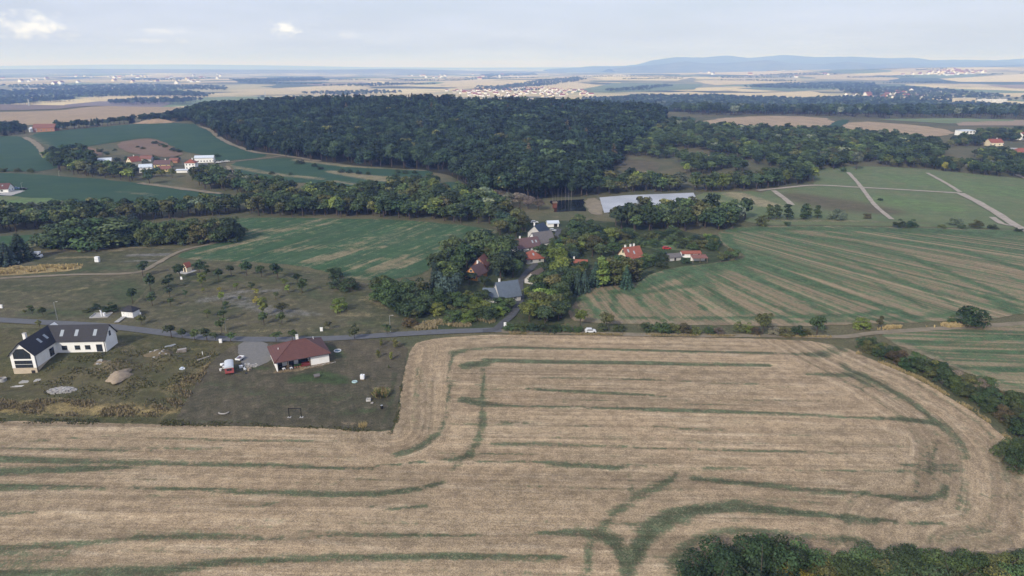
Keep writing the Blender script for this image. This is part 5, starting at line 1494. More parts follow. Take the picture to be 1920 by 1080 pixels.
# ------------------------------------------------------------------ keep roads, yards and vehicles clear of trees
for pts in (ROAD_PTS, [(905, 621), (928, 619), (945, 605), (960, 592), (972, 572), (976, 552), (975, 532), (985, 515), (1000, 500), (1020, 480), (1040, 455), (1048, 430)]):
    for q in world_line(pts, 4):
        AVOID.append((q[0], q[1], 4.0))
KEEP += [(969, 981, 526, 600, 575), (944, 962, 590, 612, 612), (1098, 1116, 612, 626, 624), (1030, 1052, 418, 438, 438), (1030, 1098, 376, 396, 396)]

# ------------------------------------------------------------------ orchard
OR = [  # row, x, y, height px, width, colour
 ('back', 268, 517, 28, 1.1, DK), ('back', 338, 521, 27, 1.1, DK), ('back', 375, 516, 29, 1.1, DK), ('back', 388, 520, 20, 1.0, DK), ('back', 410, 524, 22, 1.1, DK), ('back', 434, 518, 22, 1.1, DK), ('back', 463, 517, 30, 1.0, DK), ('back', 490, 519, 24, 1.15, DK), ('back', 521, 523, 30, 1.0, DK), ('back', 558, 531, 17, 1.2, DK), ('back', 567, 549, 24, 1.1, MD),
 ('left', 249, 570, 29, 1.0, DK), ('left', 283, 547, 37, 0.8, DK), ('left', 286, 574, 24, 1.1, DK), ('left', 317, 541, 24, 1.2, DK), ('left', 319, 559, 22, 1.1, DK), ('left', 320, 574, 18, 1.0, MD), ('left', 348, 557, 13, 0.9, MD),
 ('middle', 379, 538, 24, 1.1, YG), ('middle', 381, 549, 9, 1.1, YG), ('middle', 412, 548, 11, 1.2, YL), ('middle', 415, 565, 16, 1.1, YG), ('middle', 424, 578, 14, 1.1, MD), ('middle', 444, 544, 15, 1.1, YG), ('middle', 450, 564, 10, 1.2, YG), ('middle', 472, 543, 13, 1.3, MD), ('middle', 480, 554, 13, 1.1, YL), ('middle', 481, 571, 14, 1.2, YL), ('middle', 517, 560, 13, 1.3, OL), ('middle', 534, 537, 14, 1.3, YG), ('middle', 540, 549, 13, 1.4, YG),
 ('front', 266, 609, 20, 1.2, OL), ('front', 389, 596, 16, 1.3, YG), ('front', 420, 601, 24, 1.1, MD), ('front', 416, 624, 27, 0.9, MD), ('front', 493, 592, 30, 1.0, YG), ('front', 495, 609, 25, 1.0, MD), ('front', 530, 588, 20, 1.3, OL), ('front', 529, 608, 24, 1.0, MD), ('front', 618, 619, 18, 1.3, OL),
]
for row in ('back', 'left', 'middle', 'front'):
    items = sorted([o for o in OR if o[0] == row], key=lambda o: o[1])
    desc = {'back': 'back row along the green field', 'left': 'group above the white hut', 'middle': 'middle of the orchard', 'front': 'front row nearest the road'}[row]
    for i, (rw, px, py, h, w, c) in enumerate(items):
        at_tree('orchard', 'orchard_tree', px, py, h*1.15, w*1.08, c, '%s orchard tree, %s from the left in the %s' % (CN[c], ORD[i+1], desc), 'orchard trees')
RT = [(322, 634, 27, 1.25, MD), (342, 634, 20, 1.1, MD), (365, 638, 19, 1.2, MD), (388, 639, 25, 1.15, MD), (404, 639, 17, 1.1, MD), (433, 641, 19, 1.1, MD), (518, 641, 19, 1.2, MD), (549, 640, 22, 1.1, MD), (665, 636, 25, 1.1, OL), (726, 627, 19, 1.1, MD)]
for i, (px, py, h, w, c) in enumerate(RT):
    at_tree('orchard', 'roadside_tree', px, py, h*1.12, w*1.12, c, '%s roadside tree, %s from the left along the asphalt road' % (CN[c], ORD[i+1]), 'trees along the road')
for i, (px, py, h, w, c, lb) in enumerate([(75, 616, 20, .8, OL, 'thin half-bare tree behind the white L-shaped house'), (61, 590, 19, 1.1, MD, 'small green tree beyond the road, left of the lamp post'), (81, 592, 20, 1.1, MD, 'small green tree beyond the road beside the left lamp post'), (47, 590, 11, 1.0, OL, 'low olive tree, leftmost beyond the road')]):
    at_tree('orchard', 'small_tree', px, py, h, w, c, lb)
for px, py, h, w, c, lb in [(209, 584, 18, 1.5, DK, 'dark bush behind the concrete slab by the road'), (628, 521, 26, 1.1, DK, 'tall dark bush behind the low dark thicket at the field edge'), (632, 542, 24, 1.3, DK, 'left half of the broad dark thicket at the green field edge'), (655, 544, 28, 1.35, DK, 'right half of the broad dark thicket at the green field edge'), (635, 583, 29, 1.1, YG, 'single round yellow-green bush in the dry meadow'),
                         (180, 580, 12, 1.5, DK, 'low dark scrub left of the concrete slab'), (165, 585, 9, 1.6, OL, 'low olive scrub on the bank above the road'), (768, 612, 20, 1.5, RU, 'brown-tinged bush at the road bend left of the village')]:
    at_tree('shrub', 'bush', px, py, h, w, c, lb, None, 'shrub')
for i, (px, py, h, c) in enumerate([(715, 648, 14, YG), (742, 653, 20, OL), (709, 671, 16, YG), (734, 675, 16, YG), (729, 691, 7, OL)]):
    at_tree('tall', 'sapling', px, py, h, 1.3, c, '%s sapling in the lawn right of the bungalow, %s from the top' % (CN[c], ORD[i+1]), 'saplings in the lawn')

# ------------------------------------------------------------------ hedge along the far edge of the stubble field
HC = [('shrub', 955, 619, 16, 1.3, MD), ('shrub', 978, 621, 22, 1.2, MD), ('shrub', 1000, 622, 18, 1.3, DK), ('shrub', 1020, 622, 18, 1.4, DK), ('shrub', 1042, 622, 17, 1.4, DK), ('shrub', 1062, 622, 16, 1.4, MD), ('broad', 1088, 612, 37, .85, YG), ('shrub', 1084, 622, 15, 1.3, MD),
      ('broad', 1137, 616, 34, .95, OL), ('shrub', 1128, 620, 16, 1.2, MD), ('shrub', 1160, 621, 16, 1.5, MD), ('shrub', 1212, 620, 18, 1.5, MD), ('shrub', 1241, 624, 26, 1.15, MD), ('shrub', 1262, 624, 20, 1.3, OL), ('shrub', 1284, 625, 22, 1.2, RU), ('shrub', 1303, 626, 18, 1.2, OL), ('shrub', 1330, 626, 17, 1.3, MD), ('shrub', 1348, 626, 15, 1.3, BR), ('shrub', 1384, 622, 24, 1.0, OL), ('shrub', 1402, 622, 19, 1.2, YG),
      ('broad', 1429, 627, 47, .85, OL), ('shrub', 1418, 627, 16, 1.2, RU), ('shrub', 1451, 628, 23, 1.0, BR), ('shrub', 1472, 629, 20, 1.3, OL), ('shrub', 1495, 629, 22, 1.2, DK), ('broad', 1531, 629, 41, 1.0, MD), ('shrub', 1512, 629, 14, 1.2, OL)]
for i, (kd, px, py, h, w, c) in enumerate(sorted(HC, key=lambda o: o[1])):
    at_tree(kd, 'hedge_tree' if kd == 'broad' else 'hedge_shrub', px, py, h, w, c, '%s %s, %s from the left in the hedge between the two fields' % (CN[c], 'tree' if kd == 'broad' else 'shrub', ORD[i+1]), 'hedge between the two fields', 'tree' if kd == 'broad' else 'shrub')
at_tree('shrub', 'hedge_shrub', 1614, 616, 25, 1.25, YG, 'yellow-green bush at the head of the long right-hand hedge', None, 'shrub')
at_tree('orchard', 'pollard_tree', 1646, 618, 30, .62, OL, 'small pollarded tree with thick trunk beside the hedge head')
at_tree('orchard', 'field_tree', 1782, 609, 19, 1.25, MD, 'small tree left of the big round field tree')
at_tree('shrub', 'field_tree', 1820, 612, 43, 1.18, DK, 'big round dark tree standing alone in the striped field')

# ------------------------------------------------------------------ long hedge on the right
LH = world_line([(1612, 656), (1640, 668), (1671, 682), (1725, 704), (1779, 736), (1833, 762), (1888, 800), (1940, 836), (2000, 880)], 3.3)
hc = [(5, DK), (4, MD), (2.5, OL), (1, RU), (.3, YG), (.3, BR)]
rnd = random.Random(9)
n = 0
for i, q in enumerate(LH):
    for row in range(4 if i > 8 else 2):
        t = LH[min(i+1, len(LH)-1)]-LH[max(i-1, 0)]
        t = t/np.hypot(*t)
        nn = np.array((-t[1], t[0]))
        if nn[1] < 0:
            nn = -nn
        p = q+nn*(1.6+row*(1.9+.06*i)+rnd.uniform(-.6, .6))+t*rnd.uniform(-.8, .8)
        c = rnd.choices([a[1] for a in hc], [a[0] for a in hc])[0]
        h = rnd.uniform(4.8, 6.6)*(.85 if i < 4 else 1.0)
        n += 1
        k = i+1
        lab = '%s shrub, %s from the head in the %s row of the right-hand hedge' % (CN[c], ORD[min(k, 30)], ('near', 'second', 'third', 'far')[row])
        tree('shrub_near', 'hedge_shrub', p[0], p[1], h, rnd.uniform(.9, 1.15), c, lab, 'shrubs of the long right-hand hedge', 'shrub')

# ------------------------------------------------------------------ thicket at the lower right
NB = [(1330, 1092, 74, 1.25, DK), (1372, 1080, 68, 1.2, DK), (1412, 1084, 74, 1.2, DK), (1455, 1082, 84, 1.1, DK), (1490, 1100, 90, 1.0, DK), (1345, 1130, 80, 1.3, DK), (1420, 1135, 90, 1.2, DK), (1490, 1130, 75, .85, YL),
      (1545, 1120, 66, 1.1, OL), (1575, 1105, 70, 1.2, MD), (1612, 1100, 72, 1.15, MD), (1650, 1092, 68, 1.2, MD), (1690, 1095, 70, 1.15, MD), (1730, 1092, 66, 1.2, MD), (1770, 1095, 70, 1.15, MD), (1808, 1098, 66, 1.15, MD), (1845, 1092, 58, 1.2, OL), (1880, 1095, 62, 1.2, OL), (1915, 1090, 60, 1.2, MD), (1955, 1090, 60, 1.2, MD),
      (1600, 1135, 80, 1.2, MD), (1660, 1130, 80, 1.2, OL), (1720, 1130, 80, 1.2, MD), (1780, 1130, 78, 1.2, MD), (1840, 1130, 76, 1.2, OL), (1900, 1130, 76, 1.2, MD)]
for i, (px, py, h, w, c) in enumerate(sorted(NB, key=lambda o: o[0])):
    at_tree('shrub_near', 'thicket_shrub', px, py, h, w, c, '%s bush, %s from the left in the lower right thicket' % (CN[c], ORD[i+1]), 'bushes of the lower right thicket', 'shrub')

# ------------------------------------------------------------------ trees of the village
bd = [(4, 'broad', 'broadleaf_tree', DK), (3, 'broad', 'broadleaf_tree', MD), (1, 'broad', 'broadleaf_tree', OL), (.6, 'broad', 'broadleaf_tree', YG), (.5, 'broad', 'broadleaf_tree', BL)]
VG = 'trees of the village'
grove([(700, 556), (760, 546), (800, 560), (830, 580), (770, 598), (730, 580)], 5.0, 21, [(3, 'shrub', 'thicket_tree', MD), (2, 'shrub', 'thicket_tree', DK), (1, 'shrub', 'thicket_tree', OL)], (7, 9.5), 'in the clump left of the village', VG, True)
grove([(800, 575), (880, 560), (920, 575), (940, 590), (900, 604), (820, 606), (770, 606)], 5.2, 22, [(3, 'shrub', 'garden_tree', MD), (2, 'shrub', 'garden_tree', YG), (1, 'orchard', 'garden_tree', OL)], (4, 6.5), 'in the gardens before the blue-grey house', VG, True, prob=.85)
grove([(810, 525), (830, 500), (870, 480), (930, 470), (975, 485), (980, 515), (940, 530), (900, 540), (850, 548), (815, 560)], 6.0, 23, bd+[(2, 'conifer', 'spruce_tree', BL)], (10, 15), 'around the orange house in the village', VG, True)
at_tree('shrub', 'broadleaf_tree', 842, 556, 62, .85, BL, 'large blue-green tree left of the orange house', VG)
grove([(930, 470), (950, 440), (985, 440), (1000, 425), (930, 425), (935, 450)], 6.0, 24, bd, (8, 12), 'left of the village farmhouse', VG, True)
grove([(1010, 505), (1040, 480), (1075, 480), (1090, 530), (1060, 570), (1060, 600), (1000, 612), (985, 590), (990, 545)], 5.2, 25, bd+[(2.5, 'broad', 'broadleaf_tree', YG)], (7, 10.5), 'right of the village lane', VG, True)
grove([(1035, 450), (1060, 430), (1110, 430), (1150, 450), (1150, 480), (1090, 490), (1050, 478)], 6.0, 26, bd, (6, 10), 'between the farmhouse and the cream house', VG, True, prob=.8)
grove([(1092, 530), (1190, 520), (1205, 535), (1190, 541), (1092, 538)], 4.2, 27, [(3, 'tall', 'poplar_tree', OL), (1, 'tall', 'poplar_tree', YG), (1, 'conifer', 'spruce_tree', BL)], (9, 12), 'in the dense rows below the cream house', 'trees in the rows below the cream house', True, (1.15, 1.5))
grove([(1060, 545), (1100, 520), (1110, 545), (1075, 560)], 6, 28, [(1, 'conifer', 'spruce_tree', BL), (1, 'broad', 'broadleaf_tree', DK)], (9, 11), 'left of the dense rows below the cream house', VG, True)
grove([(1150, 495), (1220, 492), (1265, 488), (1260, 505), (1210, 512), (1150, 510)], 5.5, 29, [(3, 'shrub', 'garden_bush', DK), (2, 'shrub', 'garden_bush', MD)], (3, 5), 'below the cream house garden', 'bushes of the cream house garden', True, (1.2, 1.6), prob=.8)
grove([(1205, 485), (1270, 478), (1275, 492), (1240, 496)], 6, 30, [(3, 'shrub', 'garden_bush', DK)], (3, 5.5), 'between the cream house and the garden house', 'bushes of the garden house', True)
grove([(1060, 430), (1200, 438), (1270, 440), (1340, 450), (1330, 470), (1220, 465), (1140, 470), (1060, 455)], 5.6, 31, [(3, 'shrub', 'garden_bush', MD), (3, 'shrub', 'garden_bush', DK), (1.5, 'shrub', 'garden_bush', OL), (.8, 'shrub', 'garden_bush', YG)], (3, 6), 'in the gardens behind the cream house', 'bushes behind the cream house', True, (1.2, 1.6), prob=.75)
grove([(1330, 480), (1390, 482), (1392, 488), (1330, 494)], 6, 32, [(1, 'orchard', 'garden_tree', OL), (1, 'orchard', 'garden_tree', MD)], (4.5, 6), 'right of the pergola', 'trees right of the pergola', True, (1.2, 1.5))
grove([(1300, 455), (1340, 448), (1350, 466), (1320, 474)], 6.5, 33, [(2, 'shrub', 'garden_bush', DK), (1, 'shrub', 'garden_bush', YG)], (4, 6.5), 'behind the garden house with red roof', 'bushes of the garden house', True)

grove([(930, 606), (945, 592), (962, 578), (968, 560), (955, 560), (925, 580), (905, 596)], 5.0, 34, [(3, 'shrub', 'garden_tree', MD), (2, 'shrub', 'garden_tree', DK), (1, 'shrub', 'garden_tree', YG)], (3.5, 6), 'left of the lane bend', VG, True)
grove([(975, 606), (990, 575), (1050, 570), (1058, 604), (1000, 614)], 5.0, 35, [(3, 'broad', 'broadleaf_tree', MD), (2, 'broad', 'broadleaf_tree', YG), (1, 'broad', 'broadleaf_tree', DK)], (5.5, 8.5), 'right of the lane bend', VG, True, (1.1, 1.4))
# trees that stand before the houses and hide part of them
for px, py, h, w, c, lb in [(915, 577, 17, 1.3, MD, 'tree before the blue-grey annexe'), (938, 578, 24, 1.3, DK, 'dark tree before the blue-grey house'), (956, 580, 22, 1.3, MD, 'tree at the right front of the blue-grey house'), (908, 570, 30, 1.2, DK, 'dark tree at the left of the blue-grey annexe'),
                            (1008, 548, 36, 1.2, MD, 'green tree before the brown-roofed house'), (1000, 566, 38, 1.2, YG, 'bright yellow-green tree on the right of the lane'), (1030, 548, 46, 1.1, DK, 'tall dark tree right of the brown-roofed house'), (1022, 582, 44, 1.2, YG, 'big yellow-green tree right of the lane bend'), (998, 592, 34, 1.3, YG, 'broad yellow-green tree at the lane bend'), (1042, 590, 36, 1.2, MD, 'green tree at the meadow corner right of the lane'), (1048, 566, 40, 1.1, MD, 'green tree behind the meadow corner'),
                            (1076, 518, 26, 1.2, DK, 'dark tree before the low red-roofed house'), (1092, 516, 28, 1.1, MD, 'tree at the right of the low red-roofed house'), (1062, 514, 34, 1.1, DK, 'dark tree left of the low red-roofed house'), (1030, 492, 34, 1.2, MD, 'tree right of the bright red hipped roof'), (1046, 500, 36, 1.1, DK, 'dark tree between the red roofs'), (976, 497, 32, 1.2, DK, 'dark tree left of the bright red hipped roof'), (962, 520, 40, 1.1, DK, 'tall dark tree left of the lane'), (948, 512, 42, 1.1, BL, 'blue-green tree between the orange house and the lane'),
                            (908, 538, 22, 1.3, DK, 'dark low tree before the orange house'), (880, 534, 26, 1.2, DK, 'dark tree at the left front of the orange house'), (1012, 480, 22, 1.3, MD, 'green tree before the barn'), (985, 482, 16, 1.4, DK, 'low dark tree before the farmhouse'), (1040, 470, 26, 1.2, MD, 'green tree right of the barn'), (985, 435, 24, 1.3, DK, 'dark tree left of the blue-roofed house'), (1030, 452, 20, 1.2, OL, 'olive tree behind the barn'), (968, 445, 26, 1.3, MD, 'green tree behind the farmhouse'), (1160, 498, 22, 1.3, DK, 'dark tree left before the cream house'), (1200, 500, 20, 1.4, DK, 'dark tree right before the cream house'), (1216, 492, 20, 1.4, MD, 'green tree right of the cream house'), (1285, 494, 13, 1.4, DK, 'dark bush before the garden house'), (950, 470, 32, 1.2, MD, 'green tree left of the farmhouse'), (1150, 478, 24, 1.3, MD, 'green tree left of the cream house')]:
    at_tree('broad' if h > 20 else 'shrub', 'village_tree', px, py, h, w*1.15, c, lb, VG)

# ------------------------------------------------------------------ plantation on the left
PG = 'trees of the left-hand plantation'
grove([(270, 452), (455, 442), (452, 452), (375, 458), (275, 460)], 4.6, 41, [(3, 'shrub', 'plantation_tree', OL), (2, 'shrub', 'plantation_tree', MD), (1, 'shrub', 'plantation_tree', DK)], (11, 15), 'in the right half of the plantation', PG, True, (.85, 1.05))
grove([(100, 455), (270, 446), (272, 458), (180, 462), (100, 463)], 5.0, 42, [(3, 'conifer', 'spruce_tree', BL), (3, 'conifer', 'spruce_tree', DK), (3, 'shrub', 'plantation_tree', MD), (2, 'shrub', 'plantation_tree', DK)], (11, 15.5), 'in the left half of the plantation', PG, True, (1.7, 2.3))
grove([(125, 462), (225, 462), (225, 467), (125, 467)], 4.0, 43, [(1, 'conifer', 'young_spruce', GR)], (2.5, 4.5), 'in the front row of the plantation', PG, True, (1.8, 2.4))
for px, py, h, w, c, lb in [(40, 487, 52, 2.2, DK, 'tall dark spruce at the left edge beside the white camper'), (12, 496, 44, 2.2, BL, 'blue-green spruce at the left edge, left of the tall dark spruce'), (-12, 496, 44, 2.2, DK, 'dark spruce cut by the left edge')]:
    at_tree('conifer', 'spruce_tree', px, py, h, w, c, lb)

# ------------------------------------------------------------------ wooded belts in the middle distance (each tree its own, too far to show a trunk)
mix = [(4, 'broad_far', 'broadleaf_tree', DK), (4, 'broad_far', 'broadleaf_tree', MD), (1.8, 'broad_far', 'broadleaf_tree', OL), (.5, 'broad_far', 'broadleaf_tree', GR), (.5, 'broad_far', 'broadleaf_tree', YG)]
grove([(-60, 445), (0, 440), (100, 432), (300, 412), (460, 402), (470, 388), (340, 398), (200, 400), (60, 405), (-60, 410)], 6.6, 51, mix, (8, 12), 'in front of the belt behind the left-hand plantation', 'trees of the belt behind the plantation', wr=(1.0, 1.35), front=30, mass=('wooded_belt', 'wooded belt of green trees behind the left-hand plantation'))
grove([(460, 404), (560, 407), (740, 410), (860, 419), (930, 428), (960, 412), (940, 395), (820, 386), (700, 383), (560, 385), (470, 388)], 6.6, 52, mix, (8.5, 13), 'in front of the belt above the green field', 'trees of the belt above the green field', wr=(1.0, 1.35), front=40, mass=('wooded_belt', 'wooded belt of green trees along the top of the green field'))
for px, py, h, w, lb in [(139, 389, 20, 1.9, 'broad dark bush on the grass slope, left of its companion'), (202, 385, 19, 1.4, 'round dark bush at the foot of the crop field'), (339, 388, 15, 1.5, 'single dark bush at the right foot of the crop field')]:
    at_tree('shrub', 'field_bush', px, py, h, w, DK, lb, None, 'shrub', False)
grove([(90, 302), (130, 296), (180, 305), (250, 322), (300, 330), (400, 332), (470, 352), (560, 366), (520, 378), (420, 362), (330, 350), (250, 342), (130, 328), (105, 318)], 7.6, 53, mix, (9, 13), 'in the belt round the foot of the hamlet', 'trees round the foot of the hamlet', wr=(1.0, 1.35), front=26, mass=('wooded_belt', 'wooded belt of dark trees round the foot of the hamlet'))
grove([(560, 372), (700, 366), (800, 372), (900, 372), (960, 398), (820, 384), (700, 380), (560, 383)], 7.6, 54, mix, (9, 14), 'in the belt under the forest edge', 'trees of the belt under the forest', wr=(1.0, 1.35), front=15, mass=('wooded_belt', 'wooded belt of green trees under the forest edge'))
grove([(730, 350), (770, 350), (818, 346), (825, 360), (770, 366), (735, 362)], 9, 55, mix, (9, 12), 'in the small copse below the crop field', 'trees of the copse below the crop field')
for i, (px, py) in enumerate([(8, 322), (33, 323), (58, 324)]):
    at_tree('shrub', 'field_bush', px, py, 10, 1.4, OL, 'olive bush, %s of the three in the left-hand crop field' % ORD[i+1], 'three bushes in the crop field', 'shrub', False)
for i, (px, py, h) in enumerate([(510, 327, 8), (545, 328, 6), (562, 308, 12), (590, 313, 8), (640, 324, 9), (655, 325, 9), (672, 327, 9), (690, 328, 8), (745, 325, 9), (760, 326, 9), (778, 326, 8), (602, 318, 8)]):
    at_tree('shrub', 'field_bush', px, py, h, 1.4, DK, 'small dark bush in the terraced field below the forest, %s of twelve' % ORD[i+1], 'bushes in the terraced field', 'shrub', False)
for i, (px, py, h) in enumerate([(292, 270, 8), (303, 274, 7), (310, 277, 7), (258, 277, 5), (268, 280, 6), (326, 284, 9), (335, 286, 9), (407, 295, 9), (188, 285, 9), (200, 290, 8), (215, 283, 5)]):
    at_tree('shrub', 'field_bush', px, py, h, 1.5, DK if i % 2 else MD, 'small bush on the ploughed plots above the hamlet, %s from the top' % ORD[i+1], 'bushes of the ploughed plots', 'shrub', False)
grove([(95, 298), (150, 292), (190, 305), (170, 315), (110, 318)], 9, 56, [(2, 'conifer_far', 'spruce_tree', DK), (3, 'broad_far', 'broadleaf_tree', DK)], (11, 15), 'at the left end of the hamlet', 'trees at the left end of the hamlet')
grove([(205, 312), (240, 322), (262, 326), (300, 326), (345, 326), (400, 330), (420, 336), (330, 336), (240, 332), (200, 318)], 8, 61, mix, (5, 9), 'just below the hamlet houses', 'trees below the hamlet houses', wr=(1.1, 1.5))
grove([(212, 300), (240, 298), (262, 300), (340, 298), (345, 306), (290, 304), (240, 306), (215, 308)], 9, 62, [(1, 'shrub', 'hamlet_bush', DK), (1, 'shrub', 'hamlet_bush', MD)], (3, 6), 'between the hamlet houses', 'bushes between the hamlet houses', wr=(1.1, 1.5), prob=.7)
# grove right of the village, below the membrane
grove([(1135, 424), (1170, 412), (1300, 404), (1400, 404), (1408, 414), (1360, 428), (1330, 434), (1230, 434), (1150, 434)], 7.0, 57, mix, (10, 14), 'in the grove below the pale membrane basin', 'trees of the grove below the basin', wr=(1.0, 1.35), front=25, mass=('wooded_belt', 'dense grove of dark trees below the pale membrane basin'))
grove([(1340, 428), (1370, 418), (1378, 428), (1345, 436)], 6, 58, mix, (8, 10), 'right of the grove below the basin', 'trees of the grove below the basin')
grove([(1440, 410), (1550, 408), (1552, 413), (1440, 415)], 6, 59, [(3, 'tall', 'row_tree', DK), (1, 'tall', 'row_tree', MD)], (8, 10), 'in the clipped row on the brown slope', 'trees of the row at the brown slope', False, (1.4, 1.8))
for px, py, h, w, c, lb in [(1427, 424, 24, 1.0, OL, 'olive willow at the top of the striped field'), (1568, 412, 25, 1.15, GR, 'silvery willow right of the clipped row'), (1625, 410, 14, 1.2, OL, 'small round bush on the brown slope'), (1688, 427, 18, 1.2, DK, 'left dark bush on the top edge of the striped field'), (1708, 427, 18, 1.3, DK, 'broad dark bush on the top edge of the striped field'), (1790, 422, 16, 1.5, GR, 'grey-green low willow at the top edge of the striped field'), (1830, 427, 16, 1.4, OL, 'olive bush left of the pale path corner'), (1862, 430, 12, 1.4, MD, 'low bush beside the pale path corner'), (1765, 428, 9, 1.8, OL, 'low olive scrub on the top edge of the striped field'), (1805, 429, 11, 1.4, MD, 'small bush right of the grey-green willow'), (1910, 434, 9, 1.8, DK, 'low dark scrub at the end of the pale path'),
                            (1476, 423, 10, 1.2, DK, 'small dark bush at the top corner of the striped field'), (1650, 376, 6, 1.8, DK, 'tiny bush in the middle of the right-hand meadow'), (1605, 318, 36, .9, GR, 'tall silvery willow at the edge of the right-hand wood'), (1582, 322, 10, 1.2, DK, 'round bush at the foot of the silvery willow'), (1770, 322, 20, .7, YL, 'slender yellow tree at the meadow edge')]:
    at_tree('shrub' if w > .95 else 'broad', 'meadow_bush' if w > .95 else 'meadow_tree', px, py, h, w, c, lb, None, 'shrub' if w > .95 else 'tree', False)
# dead trees and pale willows by the pond
def dead_tree(px, py, hpx, seed, label):
    g = G(px, py)
    a, u, al = ppm(*g)
    o = empty('dead_tree', g[0], g[1], seed)
    t = trunk_mb(seed, .95, .012, 0, .1, .3).obj('trunk', DEAD, o)
    b = MB()
    trunk_mb(seed+3, .75, .006, 12, .14, .3, 0, 3, b)
    b.obj('limbs', DEAD, o)
    for c in (t, o.children[-1]):
        c.scale = (hpx/u,)*3
    tag(o, label, 'tree', 'dead trees by the pond')
for i, (px, h) in enumerate([(1046, 25), (1053, 22), (1060, 27), (1066, 24), (1071, 28), (1036, 20), (1041, 17)]):
    dead_tree(px, 378, h, i, 'bare grey dead tree by the dark pond, one of seven')
for i, (px, py, h) in enumerate([(935, 384, 30), (955, 388, 30), (975, 390, 32), (990, 392, 26), (1010, 394, 22), (945, 396, 26)]):
    at_tree('broad', 'pale_willow', px, py, h, 1.3, BR, 'pale grey-brown willow left of the dark pond, %s of six' % ORD[i+1], 'pale willows by the pond', 'tree', False)
# edge of the wood right of the forest
R = [(1105, 368), (1180, 361), (1250, 360), (1300, 360), (1400, 357), (1500, 349), (1528, 341), (1525, 326), (1500, 330), (1420, 342), (1330, 350), (1290, 350), (1225, 346), (1160, 345), (1115, 352)]
grove(R, 7.8, 60, mix+[(1, 'broad_far', 'broadleaf_tree', YG)], (9, 14), 'along the near edge of the right-hand wood', 'trees along the near edge of the right-hand wood', wr=(1.0, 1.35), front=28, mass=('wooded_belt', 'dense near edge of the mixed wood above the basin'))

# ------------------------------------------------------------------ woods as masses
F0, F1, F2 = (0.024, 0.042, 0.022), (0.030, 0.054, 0.030), (0.042, 0.068, 0.034)
fv = [(2, 'broad_far', i, F0) for i in range(4)]+[(2, 'broad_far', 4+i, F1) for i in range(3)]+[(1.2, 'broad_far', 3, F2), (.25, 'broad_far', 2, OL), (1.5, 'conifer_far', 0, F1), (1.0, 'conifer_far', 1, F0)]
cv_ = [(3, 'conifer_far', 0, F1), (2, 'conifer_far', 1, F0), (2, 'conifer_far', 2, F1), (1.5, 'broad_far', 0, F0), (1.5, 'broad_far', 4, F1), (.6, 'broad_far', 2, F2), (.15, 'conifer_far', 1, RU)]
AVOID += [(*G(px, py), r) for px, py, r in ((1165, 312, 26), (1185, 306, 30), (1205, 315, 30), (1228, 312, 24), (1315, 300, 22), (1340, 300, 22), (1262, 284, 24), (1290, 284, 22), (1400, 272, 26), (1440, 276, 26), (1345, 335, 22), (1385, 328, 22), (1640, 280, 16))]
AV0 = list(AVOID)
AVOID = []
FQ = poisson(FOREST_POLY, 8.2, 70)
side = FQ[:, 0]+190+0.55*(FQ[:, 1]-950)+60*np.sin(FQ[:, 1]/70)+50*np.sin(FQ[:, 0]/60)
wood('forest', 'dense dark broadleaf forest on the left and front of the hill', None, 0, 70, fv, (10, 20), (.75, 1.2), pts=FQ[side < 60])
wood('forest', 'dense dark conifer forest on the crest and right of the hill', None, 0, 69, cv_, (14, 23), (1.0, 1.5), pts=FQ[side >= 60])
AVOID = AV0
rv = [(2, 'broad_far', i, DK) for i in range(3)]+[(3, 'broad_far', 3+i, MD) for i in range(3)]+[(1.2, 'broad_far', 6, OL), (.5, 'broad_far', 1, YG), (.6, 'broad_far', 2, GR)]
wood('mixed_wood', 'mixed green wood on the right between the forest and the meadow',
     [[(1225, 246), (1300, 238), (1420, 246), (1540, 250), (1640, 258), (1755, 268), (1770, 290), (1760, 300), (1640, 302), (1560, 318), (1530, 322), (1500, 326), (1380, 300), (1360, 290), (1300, 288), (1245, 300), (1180, 292), (1195, 270)],
      [(1240, 236), (1290, 232), (1300, 238), (1230, 246)], [(1270, 300), (1370, 305), (1400, 325), (1400, 340), (1330, 342), (1280, 325)]], 8.6, 71, rv, (7, 13), (1.0, 1.5))
wood('hedge_wood', 'low green and yellow trees along the top of the right-hand meadow', [[(1640, 306), (1700, 300), (1800, 312), (1920, 322), (2100, 330), (2100, 340), (1920, 336), (1760, 320), (1650, 312)], [(1790, 262), (1850, 262), (1840, 275), (1780, 276)], [(1820, 256), (1900, 248), (1920, 250), (2000, 252), (2000, 262), (1900, 266), (1840, 262)], [(1820, 292), (1860, 286), (1920, 300), (2000, 310), (2000, 324), (1900, 320), (1830, 305)]], 7.5, 72,
     [(3, 'broad_far', i, DK) for i in range(3)]+[(2, 'broad_far', 4, MD), (2, 'broad_far', 5, OL), (1, 'broad_far', 6, YG)], (7, 11), (.9, 1.3))
wood('hedgerow', 'dark hedgerow between the pale field and the crops, upper left', [[(-50, 246), (0, 244), (30, 240), (60, 249), (0, 256), (-50, 258)], [(100, 243), (200, 234), (290, 224), (345, 218), (360, 224), (345, 228), (250, 231), (110, 246)], [(330, 218), (356, 208), (366, 220), (345, 230)]], 10, 73, fv, (9, 13), (.9, 1.3))
wv = [(2, 'broad_far', i, BL) for i in range(3)]+[(2, 'broad_far', 3+i, DK) for i in range(2)]+[(1.5, 'broad_far', 5, GR), (1.5, 'broad_far', 6, MD)]  # blue-green share puts the haze's tint into the leaf colour; grey-green is silvery willow
